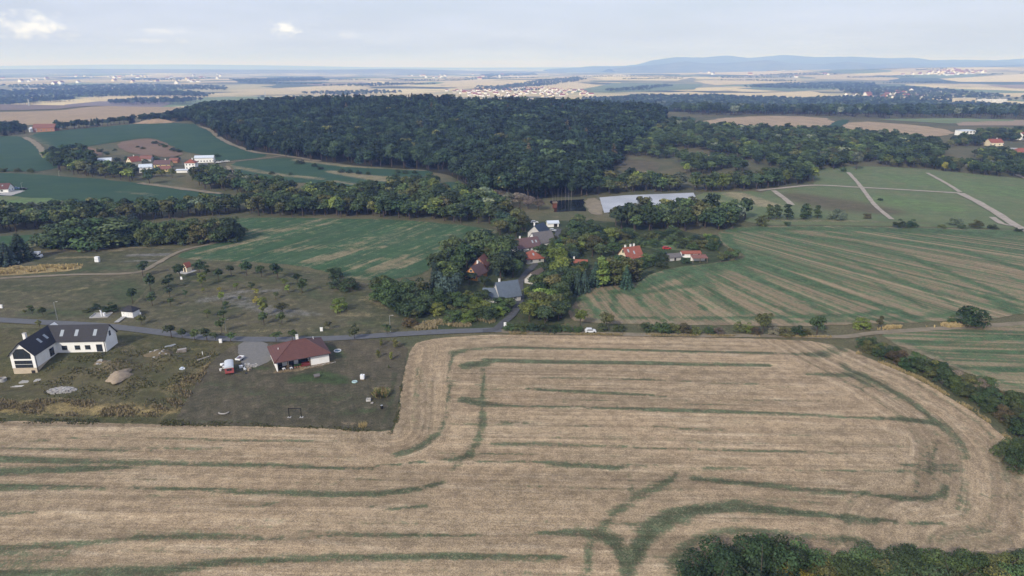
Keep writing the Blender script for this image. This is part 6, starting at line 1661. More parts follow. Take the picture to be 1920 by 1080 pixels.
wood('riverside_forest', 'broad dark forest on the plain behind the pale hill fields',
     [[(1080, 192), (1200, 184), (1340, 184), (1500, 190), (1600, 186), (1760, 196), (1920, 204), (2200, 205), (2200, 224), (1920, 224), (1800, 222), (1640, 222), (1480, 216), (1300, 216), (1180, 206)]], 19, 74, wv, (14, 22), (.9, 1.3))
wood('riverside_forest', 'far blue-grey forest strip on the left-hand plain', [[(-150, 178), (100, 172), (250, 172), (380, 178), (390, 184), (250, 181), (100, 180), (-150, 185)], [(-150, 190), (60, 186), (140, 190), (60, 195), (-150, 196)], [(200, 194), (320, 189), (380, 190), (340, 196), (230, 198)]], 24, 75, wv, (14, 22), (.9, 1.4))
far_polys = [[(1390, 164), (1480, 157), (1640, 157), (1650, 166), (1500, 168)], [(1010, 152), (1080, 146), (1100, 150), (1000, 164), (900, 171), (890, 168)], [(600, 162), (720, 157), (800, 158), (700, 163)], [(560, 176), (700, 172), (760, 175), (640, 181)], [(1560, 170), (1700, 164), (1800, 172), (1900, 184), (1760, 190), (1640, 184)], [(1130, 170), (1250, 160), (1260, 163), (1150, 174)], [(900, 140), (1000, 137), (1010, 141), (910, 145)], [(0, 165), (250, 160), (420, 163), (430, 170), (200, 170)], [(430, 150), (600, 146), (620, 152), (450, 156)]]
rs = np.random.RandomState(4)
hed = []
for k in range(60):
    q = np.array((rs.uniform(-3500, 4500), rs.uniform(2300, 7500)))
    a = rs.uniform(-.5, .5)
    L = rs.uniform(150, 700)
    for s in np.arange(0, L, 16):
        hed.append(q+np.array((math.cos(a), math.sin(a)))*s+rs.normal(0, 4, 2))
pts = np.vstack([poisson(p, 34, 80+i, 900) for i, p in enumerate(far_polys)]+[np.array(hed)])
wood('far_woods', 'far copses and hedges scattered over the plain', None, 0, 76, rv, (10, 17), (1.1, 1.9), pts=pts)
# ------------------------------------------------------------------ grasses
def grass(name, label, polys, n, hr, cols, seed, wid=0.16):
    """tufts of upright blades, uncountable"""
    rnd = np.random.RandomState(seed)
    V, F, C = [], [], []
    A = [np.array([G(*q) for q in p]) for p in polys]
    ar = np.array([abs(sum(p[i][0]*p[(i+1) % len(p)][1]-p[(i+1) % len(p)][0]*p[i][1] for i in range(len(p))))/2 for p in A])
    for p, m in zip(A, (n*ar/ar.sum()).astype(int)):
        lo, hi = p.min(0), p.max(0)
        got = []
        while len(got) < m:
            q = rnd.uniform(lo, hi, (m*3, 2))
            q = q[inside(q, p)]
            pn = np.sin(q[:, 0]*.55+seed)+np.sin(q[:, 1]*.8+q[:, 0]*.3)+np.sin(q[:, 0]*.17-q[:, 1]*.4)
            got += list(q[pn+rnd.normal(0, .5, len(q)) > .15])
        for q in got[:m]:
            z = Hs(*q)
            v = rnd.uniform(0, 1)
            for b in range(3):
                a = rnd.uniform(0, 6.283)
                h = rnd.uniform(*hr)
                d = np.array((math.cos(a), math.sin(a)))
                s = np.array((-d[1], d[0]))*wid*rnd.uniform(.6, 1.4)
                e = q+d*h*rnd.uniform(.1, .5)
                o = len(V)
                V += [(q[0]-s[0], q[1]-s[1], z), (q[0]+s[0], q[1]+s[1], z), (e[0]+s[0]*.5, e[1]+s[1]*.5, z+h), (e[0]-s[0]*.5, e[1]-s[1]*.5, z+h*.95)]
                F.append((o, o+1, o+2, o+3))
                C += [v]*4
    me = bpy.data.meshes.new(name)
    me.from_pydata(V, [], F)
    me.attributes.new('v', 'FLOAT', 'POINT').data.foreach_set('value', np.array(C, np.float32))
    m, t, b = new_mat(name+' blades')
    t.put(b.inputs['Base Color'], t.mix(t.attr('v'), cols[0], cols[1]))
    me.materials.append(m)
    me.update()
    return tag(link(name, me), label, 'grass', None, 'stuff')
grass('dry_grass', 'tall straw-yellow grass along the lower edge of the building plot', [[(-60, 755), (0, 748), (100, 750), (200, 752), (300, 760), (328, 772), (326, 784), (200, 782), (0, 780), (-60, 782)], [(300, 740), (370, 700), (395, 680), (385, 705), (335, 775)]], 2000, (.25, .8), ((.25, .195, .115), (.13, .115, .065)), 1, .12)
grass('dry_grass', 'bright straw-yellow grass strip in the meadow at the left edge', [[(-60, 518), (-60, 500), (0, 503), (80, 499), (155, 498), (148, 507), (60, 513), (0, 517)]], 1500, (.7, 1.2), ((.42, .33, .17), (.34, .27, .13)), 2, .2)
grass('weeds', 'low green and brown weeds on the rough building plot', [[(90, 690), (130, 670), (330, 650), (430, 650), (380, 690), (330, 760), (200, 752), (90, 745), (60, 725)]], 1700, (.2, .55), ((.075, .085, .035), (.16, .135, .07)), 3)
grass('verge_grass', 'ragged green verge between the plot and the stubble field', [[(-60, 784), (330, 788), (560, 797), (730, 806), (742, 780), (750, 720), (756, 720), (748, 790), (735, 816), (560, 803), (330, 800), (-60, 793)]], 1300, (.15, .4), ((.06, .08, .035), (.12, .105, .05)), 4)
grass('dry_grass', 'pale dry grass at the road bend before the village gardens', [[(770, 612), (800, 604), (880, 592), (920, 590), (930, 605), (900, 612), (830, 616), (780, 620)]], 1500, (.5, 1.0), ((.32, .26, .15), (.24, .2, .11)), 5)
grass('dry_grass', 'pale dry grass tufts beside the lone round field tree', [[(1730, 612), (1800, 606), (1850, 607), (1840, 612), (1760, 616)], [(1640, 615), (1690, 614), (1690, 618), (1645, 619)]], 800, (.6, 1.2), ((.40, .31, .16), (.32, .25, .13)), 6, .2)
grass('hedge_foot_grass', 'dry yellow grass along the foot of the long right-hand hedge', [[(1604, 664), (1671, 690), (1725, 713), (1779, 746), (1833, 778), (1888, 824), (1935, 872), (1941, 872), (1892, 820), (1837, 774), (1783, 742), (1729, 709), (1675, 686), (1608, 660)], [(955, 624), (1560, 631), (1560, 634), (955, 627)]], 2600, (.25, .6), ((.30, .23, .12), (.16, .14, .07)), 7)

# ------------------------------------------------------------------ vehicles
def car(px, py, rot, col, label, length=4.2, group=None, est=False):
    g = G(px, py)
    o = empty('car', g[0], g[1], math.radians(rot), Hs(*g)+float(zoff(3, g[0], g[1])))
    s = length/4.2
    m = flat_mat('car paint '+label[:12], col, .03, 1, .3, .5)
    pr = [(-2.1, .28), (2.05, .28), (2.1, .62), (1.95, .80), (1.0, .92), (.45, 1.38), (-1.35 if not est else -1.75, 1.42), (-1.85 if not est else -2.0, .95), (-2.1, .9)]
    MB().prism([(u*s, z) for u, z in pr], -.82, .82, 'y').obj('body', m, o)
    gl = [(.88, .94), (.40, 1.31), (-1.28 if not est else -1.65, 1.35), (-1.66 if not est else -1.85, .97)]
    MB().prism([(u*s, z) for u, z in gl], -.83, -.822, 'y').prism([(u*s, z) for u, z in gl], .822, .83, 'y').obj('side_windows', B['glass'], o)
    MB().add([(.98*s, -.7, .96), (.98*s, .7, .96), (.50*s, .66, 1.36), (.50*s, -.66, 1.36)], [(0, 1, 2, 3)]).obj('windscreen', B['glass'], o)
    for x in (-1.3, 1.3):
        for y in (-.8, .8):
            w = MB().tube((x*s, y-.09, .31), (x*s, y+.09, .31), .31, .31, 12).obj('wheel', B['black'], o)
    for y in (-.6, .6):
        MB().box(2.02*s, 2.11*s, y-.15, y+.15, .62, .76).obj('headlight', B['skyglass'], o)
        MB().box(-2.12*s, -2.05*s, y-.15, y+.15, .7, .86).obj('tail_light', flat_mat('tail light', (.3, .02, .02)), o)
    return tag(o, label, 'car', group)
WHT, SIL, BLK, BLU, REDC = (.6, .61, .62), (.42, .44, .46), (.02, .02, .025), (.05, .1, .2), (.35, .03, .03)
car(1107, 624, 4, WHT, 'white car on the farm track in front of the hedge', 3.7)
car(1036, 434, -30, SIL, 'silver car parked below the small white shed', 4.2)
car(1033, 443, -30, BLU, 'blue car parked behind the barn in the village')
car(1002, 419, 10, WHT, 'white car parked behind the blue-roofed house')
car(410, 306, 15, WHT, 'white car, leftmost of the row beside the long barn', 4.3, 'cars beside the barn')
car(418, 305, 15, SIL, 'silver car, second of the row beside the long barn', 4.3, 'cars beside the barn')
car(426, 304, 15, WHT, 'white car, rightmost of the row beside the long barn', 4.3, 'cars beside the barn')
car(375, 320, 0, WHT, 'white car in front of the tall white hamlet house')
car(402, 321, 70, WHT, 'pale car on the yard road of the hamlet')
car(31, 355, 8, BLU, 'blue car on the concrete yard by the left edge')
car(45, 356, 8, BLK, 'black car right of the blue car by the left edge')
car(1250, 468, 0, REDC, 'red car in the gardens behind the garden house')
def caravan():
    g = G(431, 697)
    o = empty('site_caravan', g[0], g[1], math.radians(112), Hs(*g)+.1)
    rd = flat_mat('faded red paint', (.34, .085, .085), .25, 1.5, .6)
    MB().box(-2.6, 2.6, -1.2, 1.2, .55, 2.2).obj('body', rd, o)
    n = 7
    arc = [(1.27*math.cos(math.pi*i/n), 2.2+.55*math.sin(math.pi*i/n)) for i in range(n+1)]
    MB().prism(arc, -2.7, 2.7, 'x').obj('roof', flat_mat('pale grey roof sheet', (.50, .53, .57), .1, 1, .5), o)
    for y in (-.35, .35):
        f = MB().box(-2.66, -2.58, y-.32, y+.32, 1.35, 1.95).obj('window', B['frame'], o)
        MB().box(-2.68, -2.66, y-.25, y+.25, 1.42, 1.88).obj('pane', B['glass'], f)
    for x in (-1.0, 0.6):
        for s in (-1, 1):
            f = MB().box(x-.4, x+.4, s*1.22-.04, s*1.22+.04, 1.3, 1.95).obj('window', B['frame'], o)
    for x in (-1.7, 1.7):
        for y in (-1.0, 1.0):
            MB().tube((x, y-.1, .42), (x, y+.1, .42), .42, .42, 12).obj('wheel', B['black'], o)
    MB().box(-1.9, 1.9, -.9, .9, .4, .55).obj('chassis', B['black'], o)
    MB().tube((-2.6, -.3, .5), (-3.3, 0, .3), .05).tube((-2.6, .3, .5), (-3.3, 0, .3), .05).obj('drawbar', B['black'], o)
    tag(o, 'faded red site caravan with pale rounded roof beside the gravel drive', 'caravan')
    g = G(450, 676)
    t = empty('cart_trailer', g[0], g[1], math.radians(80), Hs(*g)+.15)
    b = MB().box(-1.2, 1.2, -.75, .75, .5, .58).box(-1.2, 1.2, -.8, -.75, .5, 1.0).box(-1.2, 1.2, .75, .8, .5, 1.0).box(-1.25, -1.2, -.8, .8, .5, 1.0).box(1.2, 1.25, -.8, .8, .5, 1.0)
    b.obj('tub', B['plastic'], t)
    MB().rock((.3, 0, .75), .45, random.Random(1)).rock((-.5, .1, .72), .4, random.Random(2)).obj('load', flat_mat('mixed load', (.12, .08, .1)), t)
    for y in (-.88, .88):
        MB().tube((0, y-.08, .3), (0, y+.08, .3), .3, .3, 10).obj('wheel', B['black'], t)
    MB().tube((-1.2, 0, .5), (-2.2, 0, .35), .04).obj('drawbar', B['black'], t)
    tag(t, 'small white cart trailer with a load behind the red caravan', 'trailer')
caravan()
def camper():
    g = G(67, 484)
    o = empty('camper_van', g[0], g[1], math.radians(12), Hs(*g)+.08)
    MB().prism([(-2.8, .4), (2.8, .4), (2.8, 1.2), (2.0, 1.35), (1.6, 1.9), (2.2, 2.1), (2.2, 2.9), (-2.8, 2.9)], -1.1, 1.1, 'y').obj('body', B['plastic'], o)
    MB().box(-2.0, -.6, -1.12, -1.10, 1.5, 2.2).box(.2, 1.2, -1.12, -1.10, 1.5, 2.2).obj('side_windows', B['glass'], o)
    MB().add([(2.02, -.9, 1.38), (2.02, .9, 1.38), (1.64, .9, 1.88), (1.64, -.9, 1.88)], [(0, 1, 2, 3)]).obj('windscreen', B['glass'], o)
    for x in (-1.7, 1.9):
        for y in (-1, 1):
            MB().tube((x, y-.1, .38), (x, y+.1, .38), .38, .38, 12).obj('wheel', B['black'], o)
    tag(o, 'white camper van under the tall spruce at the left edge', 'camper')
camper()
car(27, 496, 20, SIL, 'silver car half under the spruces at the left edge')

# ------------------------------------------------------------------ things on the building plots
def thing(name, label, cat, px, py, rot=0, dz=.12, group=None):
    g = G(px, py)
    o = empty(name, g[0], g[1], math.radians(rot), Hs(*g)+dz)
    return tag(o, label, cat, group)
o = thing('swing_frame', 'black steel frame standing on pale feet on the lawn', 'frame', 554, 783, 0, .05)
for x in (-1.55, 1.55):
    MB().box(x-.08, x+.08, -.08, .08, 0, 2.5).obj('post', B['black'], o)
    MB().box(x-.45, x+.45, -.35, .35, -.1, .1).obj('foot', B['concrete'], o)
MB().box(-1.63, 1.63, -.08, .08, 2.5, 2.66).obj('crossbar', B['black'], o)
o = thing('fire_bench', 'curved grey bench of logs round the fire place on the lawn', 'bench', 420, 775, 0, .05)
mb = MB()
for i in range(9):
    a = math.radians(200+i*17.5)
    b_ = math.radians(200+(i+1)*17.5)
    mb.tube((1.25*math.cos(a), .95*math.sin(a), .32), (1.25*math.cos(b_), .95*math.sin(b_), .32), .2, .2, 8)
mb.obj('seat', B['stone'], o)
for i in (1, 4, 8):
    a = math.radians(200+i*17.5)
    MB().tube((1.25*math.cos(a), .95*math.sin(a), -.1), (1.25*math.cos(a), .95*math.sin(a), .2), .15, .15, 8).obj('support', B['black'], o)
o = thing('dog_house', 'small grey ridge-roofed kennel on the green lawn patch', 'kennel', 594, 707, 25)
MB().box(-.7, .7, -.5, .5, -.1, .5).obj('wall', B['wood'], o)
r = MB()
r.slab([(-.85, -.75, .4), (.85, -.75, .4), (.85, 0, .95), (-.85, 0, .95)], .06)
r.slab([(.85, .75, .4), (-.85, .75, .4), (-.85, 0, .95), (.85, 0, .95)], .06)
r.obj('roof', B['greyroof'], o)
o = thing('water_tank', 'white cube water tank on a wooden base right of the lawn', 'tank', 680, 712, -4)
MB().box(-.55, .55, -.5, .5, .25, 1.45).obj('tank', B['plastic'], o)
MB().box(-.6, .6, -.55, .55, -.1, .25).obj('base', B['wood'], o)
for z in (.45, .85, 1.25):
    MB().box(-.58, .58, -.53, -.51, z, z+.04).obj('cage_bar', B['metal'], o)
MB().tube((0, 0, 1.45), (0, 0, 1.52), .12, .12, 10).obj('cap', B['black'], o)
o = thing('paddling_pool', 'round pale teal paddling pool left of the water tank', 'pool', 665, 717)
MB().lathe([(.75, -.05), (.8, .1), (.75, .25), (.62, .25), (.6, .12)], 18).obj('ring', flat_mat('teal plastic', (.35, .52, .50), .1, 1, .4), o)
MB().lathe([(.62, .1), (.62, .16)], 18).obj('water', B['skyglass'], o)
o = thing('trampoline', 'small round pool with white rim right of the bungalow', 'pool', 633, 659)
MB().lathe([(1.1, -.1), (1.15, .25), (1.05, .3), (.95, .28), (.95, .1)], 20).obj('rim', B['plastic'], o)
MB().lathe([(.96, .1), (.96, .2)], 20).obj('water', flat_mat('dark pool water', (.02, .06, .09), .1, 1, .1, .5), o)
o = thing('compost_box', 'dark open compost box at the right of the lawn', 'box', 691, 752, 5)
for a in ((-.6, .6, -.5, -.42), (-.6, .6, .42, .5), (-.6, -.52, -.42, .42), (.52, .6, -.42, .42)):
    MB().box(*a, -.1, .6).obj('side', B['greyw'], o)
MB().box(-.52, .52, -.42, .42, -.1, .3).obj('soil', B['black'], o)
o = thing('barrel', 'black barrel at the lower right corner of the lawn', 'barrel', 716, 767)
MB().lathe([(.3, -.1), (.36, .3), (.36, .6), (.3, .95)], 12).obj('body', B['black'], o)
MB().lathe([(.31, .95), (.31, 1.0)], 12).obj('lid', B['metal'], o)
o = thing('flat_stone', 'flat pale stone beside the compost box', 'stone', 697, 757)
MB().rock((0, 0, .05), .5, random.Random(4), 0, .4).obj('stone', B['stone'], o)
g0 = G(715, 742)
o = empty('ornamental_grass', g0[0], g0[1], 0)
V = MB()
rr = random.Random(8)
for i in range(420):
    a, r0 = rr.uniform(0, 6.28), math.sqrt(rr.random())*1.9
    x, y = math.cos(a)*r0, math.sin(a)*r0*.9
    l = rr.uniform(1.5, 2.8)*(1-.25*r0/1.9)
    dx, dy = math.cos(a)*rr.uniform(.2, .9)*r0/1.9, math.sin(a)*rr.uniform(.2, .9)*r0/1.9
    s = .09
    V.add([(x-s, y, -.1), (x+s, y, -.1), (x+dx+s, y+dy, l*.75), (x+dx*1.8, y+dy*1.8, l*.9), (x+dx-s, y+dy, l*.75)], [(0, 1, 2, 3, 4)], 0 if rr.random() < .45 else 1)
V.obj('blades', [flat_mat('green reed', (.10, .13, .05), .3, 2), flat_mat('dry reed', (.27, .21, .11), .3, 2)], o)
tag(o, 'tall clump of green and straw ornamental grass at the field edge', 'grass clump')
g0 = G(680, 800)
o = empty('ornamental_grass', g0[0], g0[1], 0)
V = MB()
for i in range(120):
    a, r0 = rr.uniform(0, 6.28), math.sqrt(rr.random())*.9
    x, y, l = math.cos(a)*r0, math.sin(a)*r0, rr.uniform(.7, 1.3)
    V.add([(x-.06, y, -.1), (x+.06, y, -.1), (x*1.5+.05, y*1.5, l)], [(0, 1, 2)])
V.obj('blades', flat_mat('straw reed', (.32, .25, .12), .3, 2), o)
tag(o, 'small straw-coloured grass clump at the lower lawn corner', 'grass clump')
# heaps
def heap(name, label, cat, px, py, rx, ry, h, mat, seed, stones=0, smat=None, rot=0):
    o = thing(name, label, cat, px, py, rot, -.15)
    rnd = np.random.RandomState(seed)
    n, m = 28, 9
    vs, fs = [], []
    for j in range(m):
        t = j/(m-1)
        for i in range(n):
            a = 6.283*i/n
            w = 1+.16*math.sin(2*a+seed)+.12*math.sin(5*a+seed*2)+rnd.uniform(-.12, .12)
            rr_ = (1-t)**.8
            vs.append((rx*rr_*w*math.cos(a), ry*rr_*w*math.sin(a), h*(t**.75)*(1+rnd.uniform(-.08, .08)*t)))
    for j in range(m-1):
        for i in range(n):
            fs.append((j*n+i, j*n+(i+1) % n, (j+1)*n+(i+1) % n, (j+1)*n+i))
    MB().add(vs, fs).obj('heap', mat, o, True)
    if stones:
        q = MB()
        rd = random.Random(seed)
        for i in range(stones):
            a, r0 = rd.uniform(0, 6.28), math.sqrt(rd.random())
            q.rock((rx*r0*math.cos(a)*1.1, ry*r0*math.sin(a)*1.1, h*(1-r0)**.8+.1), rd.uniform(.15, .55), rd, rd.randrange(2))
        s = q.obj('rubble', smat or [B['stone'], B['concrete']], o)
        s['kind'] = 'stuff'
    return o
heap('sand_heap', 'heap of yellow sand on the rough plot behind the white house', 'heap', 224, 705, 3.0, 4.6, 1.5, B['sand'], 3, rot=-8)
heap('rubble_heap', 'pale heap of stone rubble below the white house', 'heap', 116, 733, 3.6, 1.8, .8, B['stone'], 5, 150)
heap('earth_heap', 'small earth heap by the sand on the rough plot', 'heap', 192, 680, 2.4, 1.4, .8, flat_mat('dug earth', (.21, .165, .11), .3, 1, .95, .1), 6, 12)
heap('earth_heap', 'overgrown earth mound right of the white house', 'heap', 300, 665, 4.2, 3.0, 1.7, flat_mat('weedy earth', (.10, .085, .05), .3, .8, .95, .1, (.14, .11, .07)), 8, 20)
heap('gravel_heap', 'low heap of pale gravel on the drive beside the trailer', 'heap', 470, 686, 2.2, 1.4, .4, M['gravel'], 9, 30)
o = thing('board_stack', 'stack of grey boards and sheets on the rough plot', 'boards', 341, 660, 20)
for i in range(6):
    q = MB().box(-1.6+.1*i, 1.4, -.8+.08*i, .8, -.1+.16*i, .02+.16*i).obj('board', B['stone' if i % 2 else 'wood'], o)
    q.rotation_euler = (0, 0, .15*(i % 3-1))
o = thing('sheet_pile', 'flat bluish sheets lying left of the board stack', 'sheets', 319, 650, 10)
for i in range(3):
    q = MB().box(-1.1, 1.1, -.5, .5, -.05+.1*i, .04+.1*i).obj('panel', B['metal'], o)
    q.location = (.5*i-.5, .2*i, 0)
    q.rotation_euler = (0, 0, .3*i)
o = thing('tarpaulin_bundle', 'blue and white tarpaulin bundle in the weeds', 'bundle', 341, 693, 0)
MB().rock((0, 0, .25), .7, random.Random(3), 0, .5).obj('wrap', flat_mat('blue white tarpaulin', (.30, .42, .60), .1, 1.5, .6, .3, (.62, .64, .66)), o)
MB().rock((.6, .1, .2), .4, random.Random(5), 0, .6).obj('bag', B['plastic'], o)
o = thing('long_plank', 'long pale planks lying in the grass above the lawn corner', 'planks', 383, 672, 52)
for i in range(2):
    MB().box(-2.2, 2.0+.3*i, -.3+.35*i, 0+.3*i, -.05, .12).obj('plank', B['stone'], o)
o = thing('marker_post', 'white marker post beside the pale planks', 'post', 380, 665)
MB().box(-.07, .07, -.07, .07, -.2, .9).obj('post', B['plastic'], o)
MB().box(-.09, .09, -.09, .09, .9, .95).obj('cap', B['greyw'], o)
o = thing('concrete_ring', 'round concrete well ring by the left edge', 'well ring', 6, 714, 0, 0)
MB().lathe([(.95, -.4), (.95, .9), (.75, .9), (.75, .2)], 20).obj('ring', B['concrete'], o)
MB().lathe([(.76, .5), (.76, .6)], 20).obj('cover', B['stone'], o)
o = thing('plank_pile', 'flat pile of pale planks in front of the white house', 'planks', 36, 725, 0)
for i in range(4):
    q = MB().box(-2.2+.3*i, 2.0, -.5+.22*i, -.32+.22*i, -.1, .1).obj('plank', B['wframe' if i % 2 else 'stone'], o)
    q.rotation_euler = (0, 0, .05*i)
for i, (px, py, lb) in enumerate([(48, 716, 'pale concrete slab before the gable of the white house'), (72, 713, 'small pale concrete slab before the basement door')]):
    o = thing('paving_slab', lb, 'slab', px, py, 10*i, 0)
    MB().box(-1.5+.5*i, 1.5-.4*i, -.8, .8, -.2, .14).box(-1.2+.5*i, 1.1-.4*i, -.6, .6, .14, .2).obj('slab', B['concrete'], o)
for px, py, lb in [(414, 643, 'white meter cabinet by the road left of the gravel drive'), (603, 621, 'white marker cabinet across the road from the bungalow'), (3, 578, 'white cabinet beyond the road at the left edge')]:
    o = thing('meter_cabinet', lb, 'cabinet', px, py)
    MB().box(-.45, .45, -.2, .2, -.1, 1.15).obj('cabinet', B['plastic'], o)
    MB().box(-.5, .5, -.25, .25, 1.15, 1.22).obj('cap', B['wframe'], o)
    MB().box(-.4, .4, -.22, -.2, .1, 1.05).obj('door', B['wframe'], o)
o = thing('tank_cabinet', 'white box stack standing in the garden strips', 'box', 183, 491, 0)
MB().box(-.9, .9, -.7, .7, -.1, 1.1).obj('lower_box', B['plastic'], o)
MB().box(-.85, .85, -.65, .65, 1.16, 2.3).obj('upper_box', B['plastic'], o)
MB().box(-.8, .8, -.6, .6, 1.1, 1.16).obj('pallet', B['wood'], o)
o = thing('information_board', 'white information board below the wayside chapel', 'board', 341, 528, 0)
MB().box(-.06, .06, -.06, .06, -.2, 1.0).obj('post', B['wood'], o)
MB().box(-.4, .4, -.1, -.05, .8, 2.0).obj('panel', B['plastic'], o)
o = thing('road_sign', 'white sign board at the road junction before the village', 'sign', 947, 616, 0)
MB().tube((0, 0, -.2), (0, 0, 2.2), .05).obj('post', B['metal'], o)
MB().box(-.45, .45, -.08, -.04, .5, 2.2).obj('panel', B['plastic'], o)
for px, py, hpx, lb in [(108, 600, 34, 'thin grey lamp post beyond the road behind the white house'), (732, 622, 30, 'thin grey lamp post at the road left of the village'), (424, 622, 22, 'thin grey lamp post among the roadside trees'), (42, 357, 14, 'thin lamp post on the concrete yard by the left edge'), (111, 331, 10, 'wooden pole at the foot of the hamlet')]:
    o = thing('lamp_post', lb, 'lamp post', px, py, 0, 0)
    h = hpx/ppm(*G(px, py))[1]
    MB().tube((0, 0, -.3), (0, 0, h), .10, .06, 8).obj('pole', B['metal'], o)
    MB().tube((0, 0, h-.05), (.9, 0, h+.12), .04).obj('arm', B['metal'], o)
    MB().box(.7, 1.3, -.12, .12, h+.08, h+.18).obj('lamp_head', B['greyw'], o)
# clutter round the caravan and on the terrace
rc = random.Random(12)
junk = [(417, 686, 'white sack leaning left of the caravan', 'sack'), (414, 696, 'pale bucket left of the caravan', 'bucket'), (421, 691, 'white crate against the caravan side', 'crate'), (452, 690, 'white crate right of the caravan', 'crate'), (460, 695, 'white garden chair right of the caravan', 'chair'), (468, 695, 'straw-coloured box right of the garden chair', 'box'), (462, 701, 'dark tyre in front of the garden chair', 'tyre')]
for px, py, lb, ct in junk:
    o = thing(ct if ct != 'chair' else 'garden_chair', lb, ct, px, py, rc.uniform(0, 90), .12)
    if ct == 'tyre':
        MB().lathe([(.2, 0), (.35, 0), (.38, .1), (.35, .2), (.2, .2)], 14).obj('rubber', B['black'], o)
    elif ct == 'chair':
        MB().box(-.3, .3, -.3, .3, .4, .46).obj('seat', B['plastic'], o)
        MB().box(-.3, .3, .26, .32, .46, 1.0).obj('backrest', B['plastic'], o)
        for x in (-.25, .25):
            for y in (-.25, .25):
                MB().box(x-.03, x+.03, y-.03, y+.03, -.05, .4).obj('leg', B['plastic'], o)
    elif ct == 'bucket':
        MB().lathe([(.25, 0), (.35, .6), (.38, .62), (.3, .6), (.25, .3)], 12).obj('pail', B['plastic'], o)
    elif ct == 'sack':
        MB().rock((0, 0, .4), .6, rc, 0, .8).rock((.3, .2, .25), .4, rc, 0, .8).obj('bag', B['plastic'], o)
    else:
        mt = B['sand'] if 'straw' in lb else B['plastic']
        MB().box(-.45, .45, -.35, .35, -.05, .6).obj('body', mt, o)
        MB().box(-.48, .48, -.38, .38, .6, .68).obj('lid', mt, o)
def terrace_thing(name, label, cat, x, y, rot):
    p = on_bung(x, y)
    o = empty(name, p.x, p.y, math.radians(27+rot), BUNG.location.z-.02)
    return tag(o, label, cat)
o = terrace_thing('sofa', 'dark red sofa at the right end of the covered terrace', 'sofa', .7, -5.6, 0)
dr = flat_mat('dark red cloth', (.19, .035, .035), .2, 2)
MB().box(-1.1, 1.1, -.45, .45, 0, .45).obj('seat', dr, o)
MB().box(-1.1, 1.1, .3, .5, .45, 1.0).obj('backrest', dr, o)
for s in (-1, 1):
    MB().box(s*1.18-.12, s*1.18+.12, -.45, .5, 0, .7).obj('armrest', dr, o)
o = terrace_thing('garden_table', 'brown table in the middle of the covered terrace', 'table', -4.0, -5.2, 0)
MB().box(-.8, .8, -.45, .45, .7, .76).obj('top', B['wood'], o)
for x in (-.7, .7):
    for y in (-.35, .35):
        MB().box(x-.04, x+.04, y-.04, y+.04, 0, .7).obj('leg', B['wood'], o)
for i, (x, y, lb) in enumerate([(-5.6, -5.7, 'white stool at the left end of the terrace'), (-3.6, -6.1, 'white crate on the edge of the terrace')]):
    o = terrace_thing('stool' if i == 0 else 'crate', lb, 'stool' if i == 0 else 'crate', x, y, 15)
    MB().box(-.35, .35, -.35, .35, .35, .5).obj('top', B['plastic'], o)
    for a in (-.28, .28):
        for b_ in (-.28, .28):
            MB().box(a-.05, a+.05, b_-.05, b_+.05, 0, .35).obj('leg', B['plastic'], o)
for i, x in enumerate((-2.4, -1.7, -1.0)):
    o = terrace_thing('potted_plant', 'green potted plant on the terrace, %s from the left' % ORD[i+1], 'plant', x, -5.9, 0)
    MB().lathe([(.2, 0), (.28, .4), (.22, .4), (.2, .35)], 10).obj('pot', B['brick'], o)
    q = MB()
    for k in range(26):
        a, e = rc.uniform(0, 6.28), rc.uniform(.1, .5)
        q.add([(0, 0, .4), (math.cos(a)*e+.08, math.sin(a)*e, .6+rc.uniform(0, .4)), (math.cos(a)*e-.08, math.sin(a)*e, .7+rc.uniform(0, .4))], [(0, 1, 2)])
    q.obj('leaves', flat_mat('pot leaves', (.05, .11, .03), .3, 2), o)
# bits along the house: a strip of stones before the plinth
o = thing('stone_edging', 'row of pale stones along the dry strip before the bungalow', 'stones', 600, 685, 27, .0)
q = MB()
for i in range(26):
    q.rock((-4.5+i*.36, rc.uniform(-.3, .3), .12), rc.uniform(.12, .26), rc)
q.obj('stones', B['stone'], o)['kind'] = 'stuff'
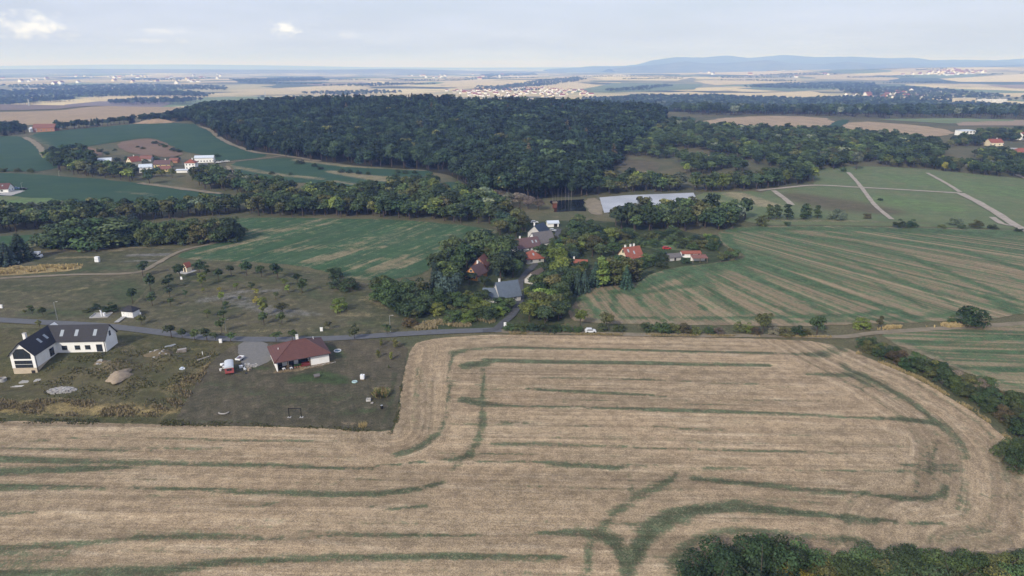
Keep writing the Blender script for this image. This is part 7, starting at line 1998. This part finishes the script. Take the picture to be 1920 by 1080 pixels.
# pylons far off
def pylon(px, py, hpx, label):
    g = G(px, py)
    o = empty('pylon', g[0], g[1], .2)
    h = hpx/ppm(*g)[1]
    mb = MB()
    for s in (-1, 1):
        for t in (-1, 1):
            mb.tube((s*h*.1, t*h*.1, -2), (s*h*.015, t*h*.015, h), .35, .25, 4)
    for k in range(5):
        z = h*k/6
        w = h*.1*(1-k/6)
        mb.tube((-w, -w, z), (w*.8, w*.8, z+h/6), .2, .2, 4).tube((w, -w, z), (-w*.8, w*.8, z+h/6), .2, .2, 4)
    mb.obj('mast', B['metal'], o)
    for z in (.7, .82, .94):
        MB().box(-h*.16, h*.16, -.3, .3, h*z, h*z+.5).obj('crossarm', B['metal'], o)
    tag(o, label, 'pylon', 'pylons on the plain')
for px, py, hp, lb in [(498, 186, 14, 'steel pylon behind the left shoulder of the forest'), (603, 184, 13, 'steel pylon behind the forest crest'), (55, 199, 13, 'steel pylon on the bare field, upper left'), (386, 156, 12, 'tall mast on the far left-hand plain')]:
    pylon(px, py, hp, lb)
# spoil heap at the far field corner
g = G(296, 230)
heap('spoil_heap', 'long pale spoil heap at the far corner of the crop field', 'heap', 296, 231, 26, 9, 6, flat_mat('pale spoil', (.27, .20, .14), .2, .2, .95, .1), 14)
# scaffold of rusty poles at the pond
o = thing('pond_hut', 'rust-red timber hut standing at the dark pond', 'hut', 1040, 390, 10, 0)
MB().box(-1.2, 1.2, -1.0, 1.0, -1, 3.4).obj('wall', flat_mat('rusty boards', (.16, .06, .035), .3, 1), o)
r = MB()
r.slab([(-1.5, -1.3, 3.3), (1.5, -1.3, 3.3), (1.5, 0, 4.2), (-1.5, 0, 4.2)], .12)
r.slab([(1.5, 1.3, 3.3), (-1.5, 1.3, 3.3), (-1.5, 0, 4.2), (1.5, 0, 4.2)], .12)
r.obj('roof', B['brownroof'], o)

# ------------------------------------------------------------------ haze
hm = bpy.data.materials.new('haze')
hm.use_nodes = True
ht = hm.node_tree
ht.nodes.remove(ht.nodes['Principled BSDF'])
pv = ht.nodes.new('ShaderNodeVolumePrincipled')
pv.inputs['Color'].default_value = (0.30, 0.47, 1.0, 1)
pv.inputs['Absorption Color'].default_value = (1, 1, 1, 1)
pv.inputs['Density'].default_value = HAZE_DENSITY
pv.inputs['Anisotropy'].default_value = 0.0
ht.links.new(pv.outputs[0], ht.nodes['Material Output'].inputs['Volume'])
hz = MB().box(-65000, 65000, -3500, 75000, -120, 480).obj('haze', hm)
hz['kind'] = 'stuff'
hz['label'] = 'pale bluish haze in the air over the whole landscape'
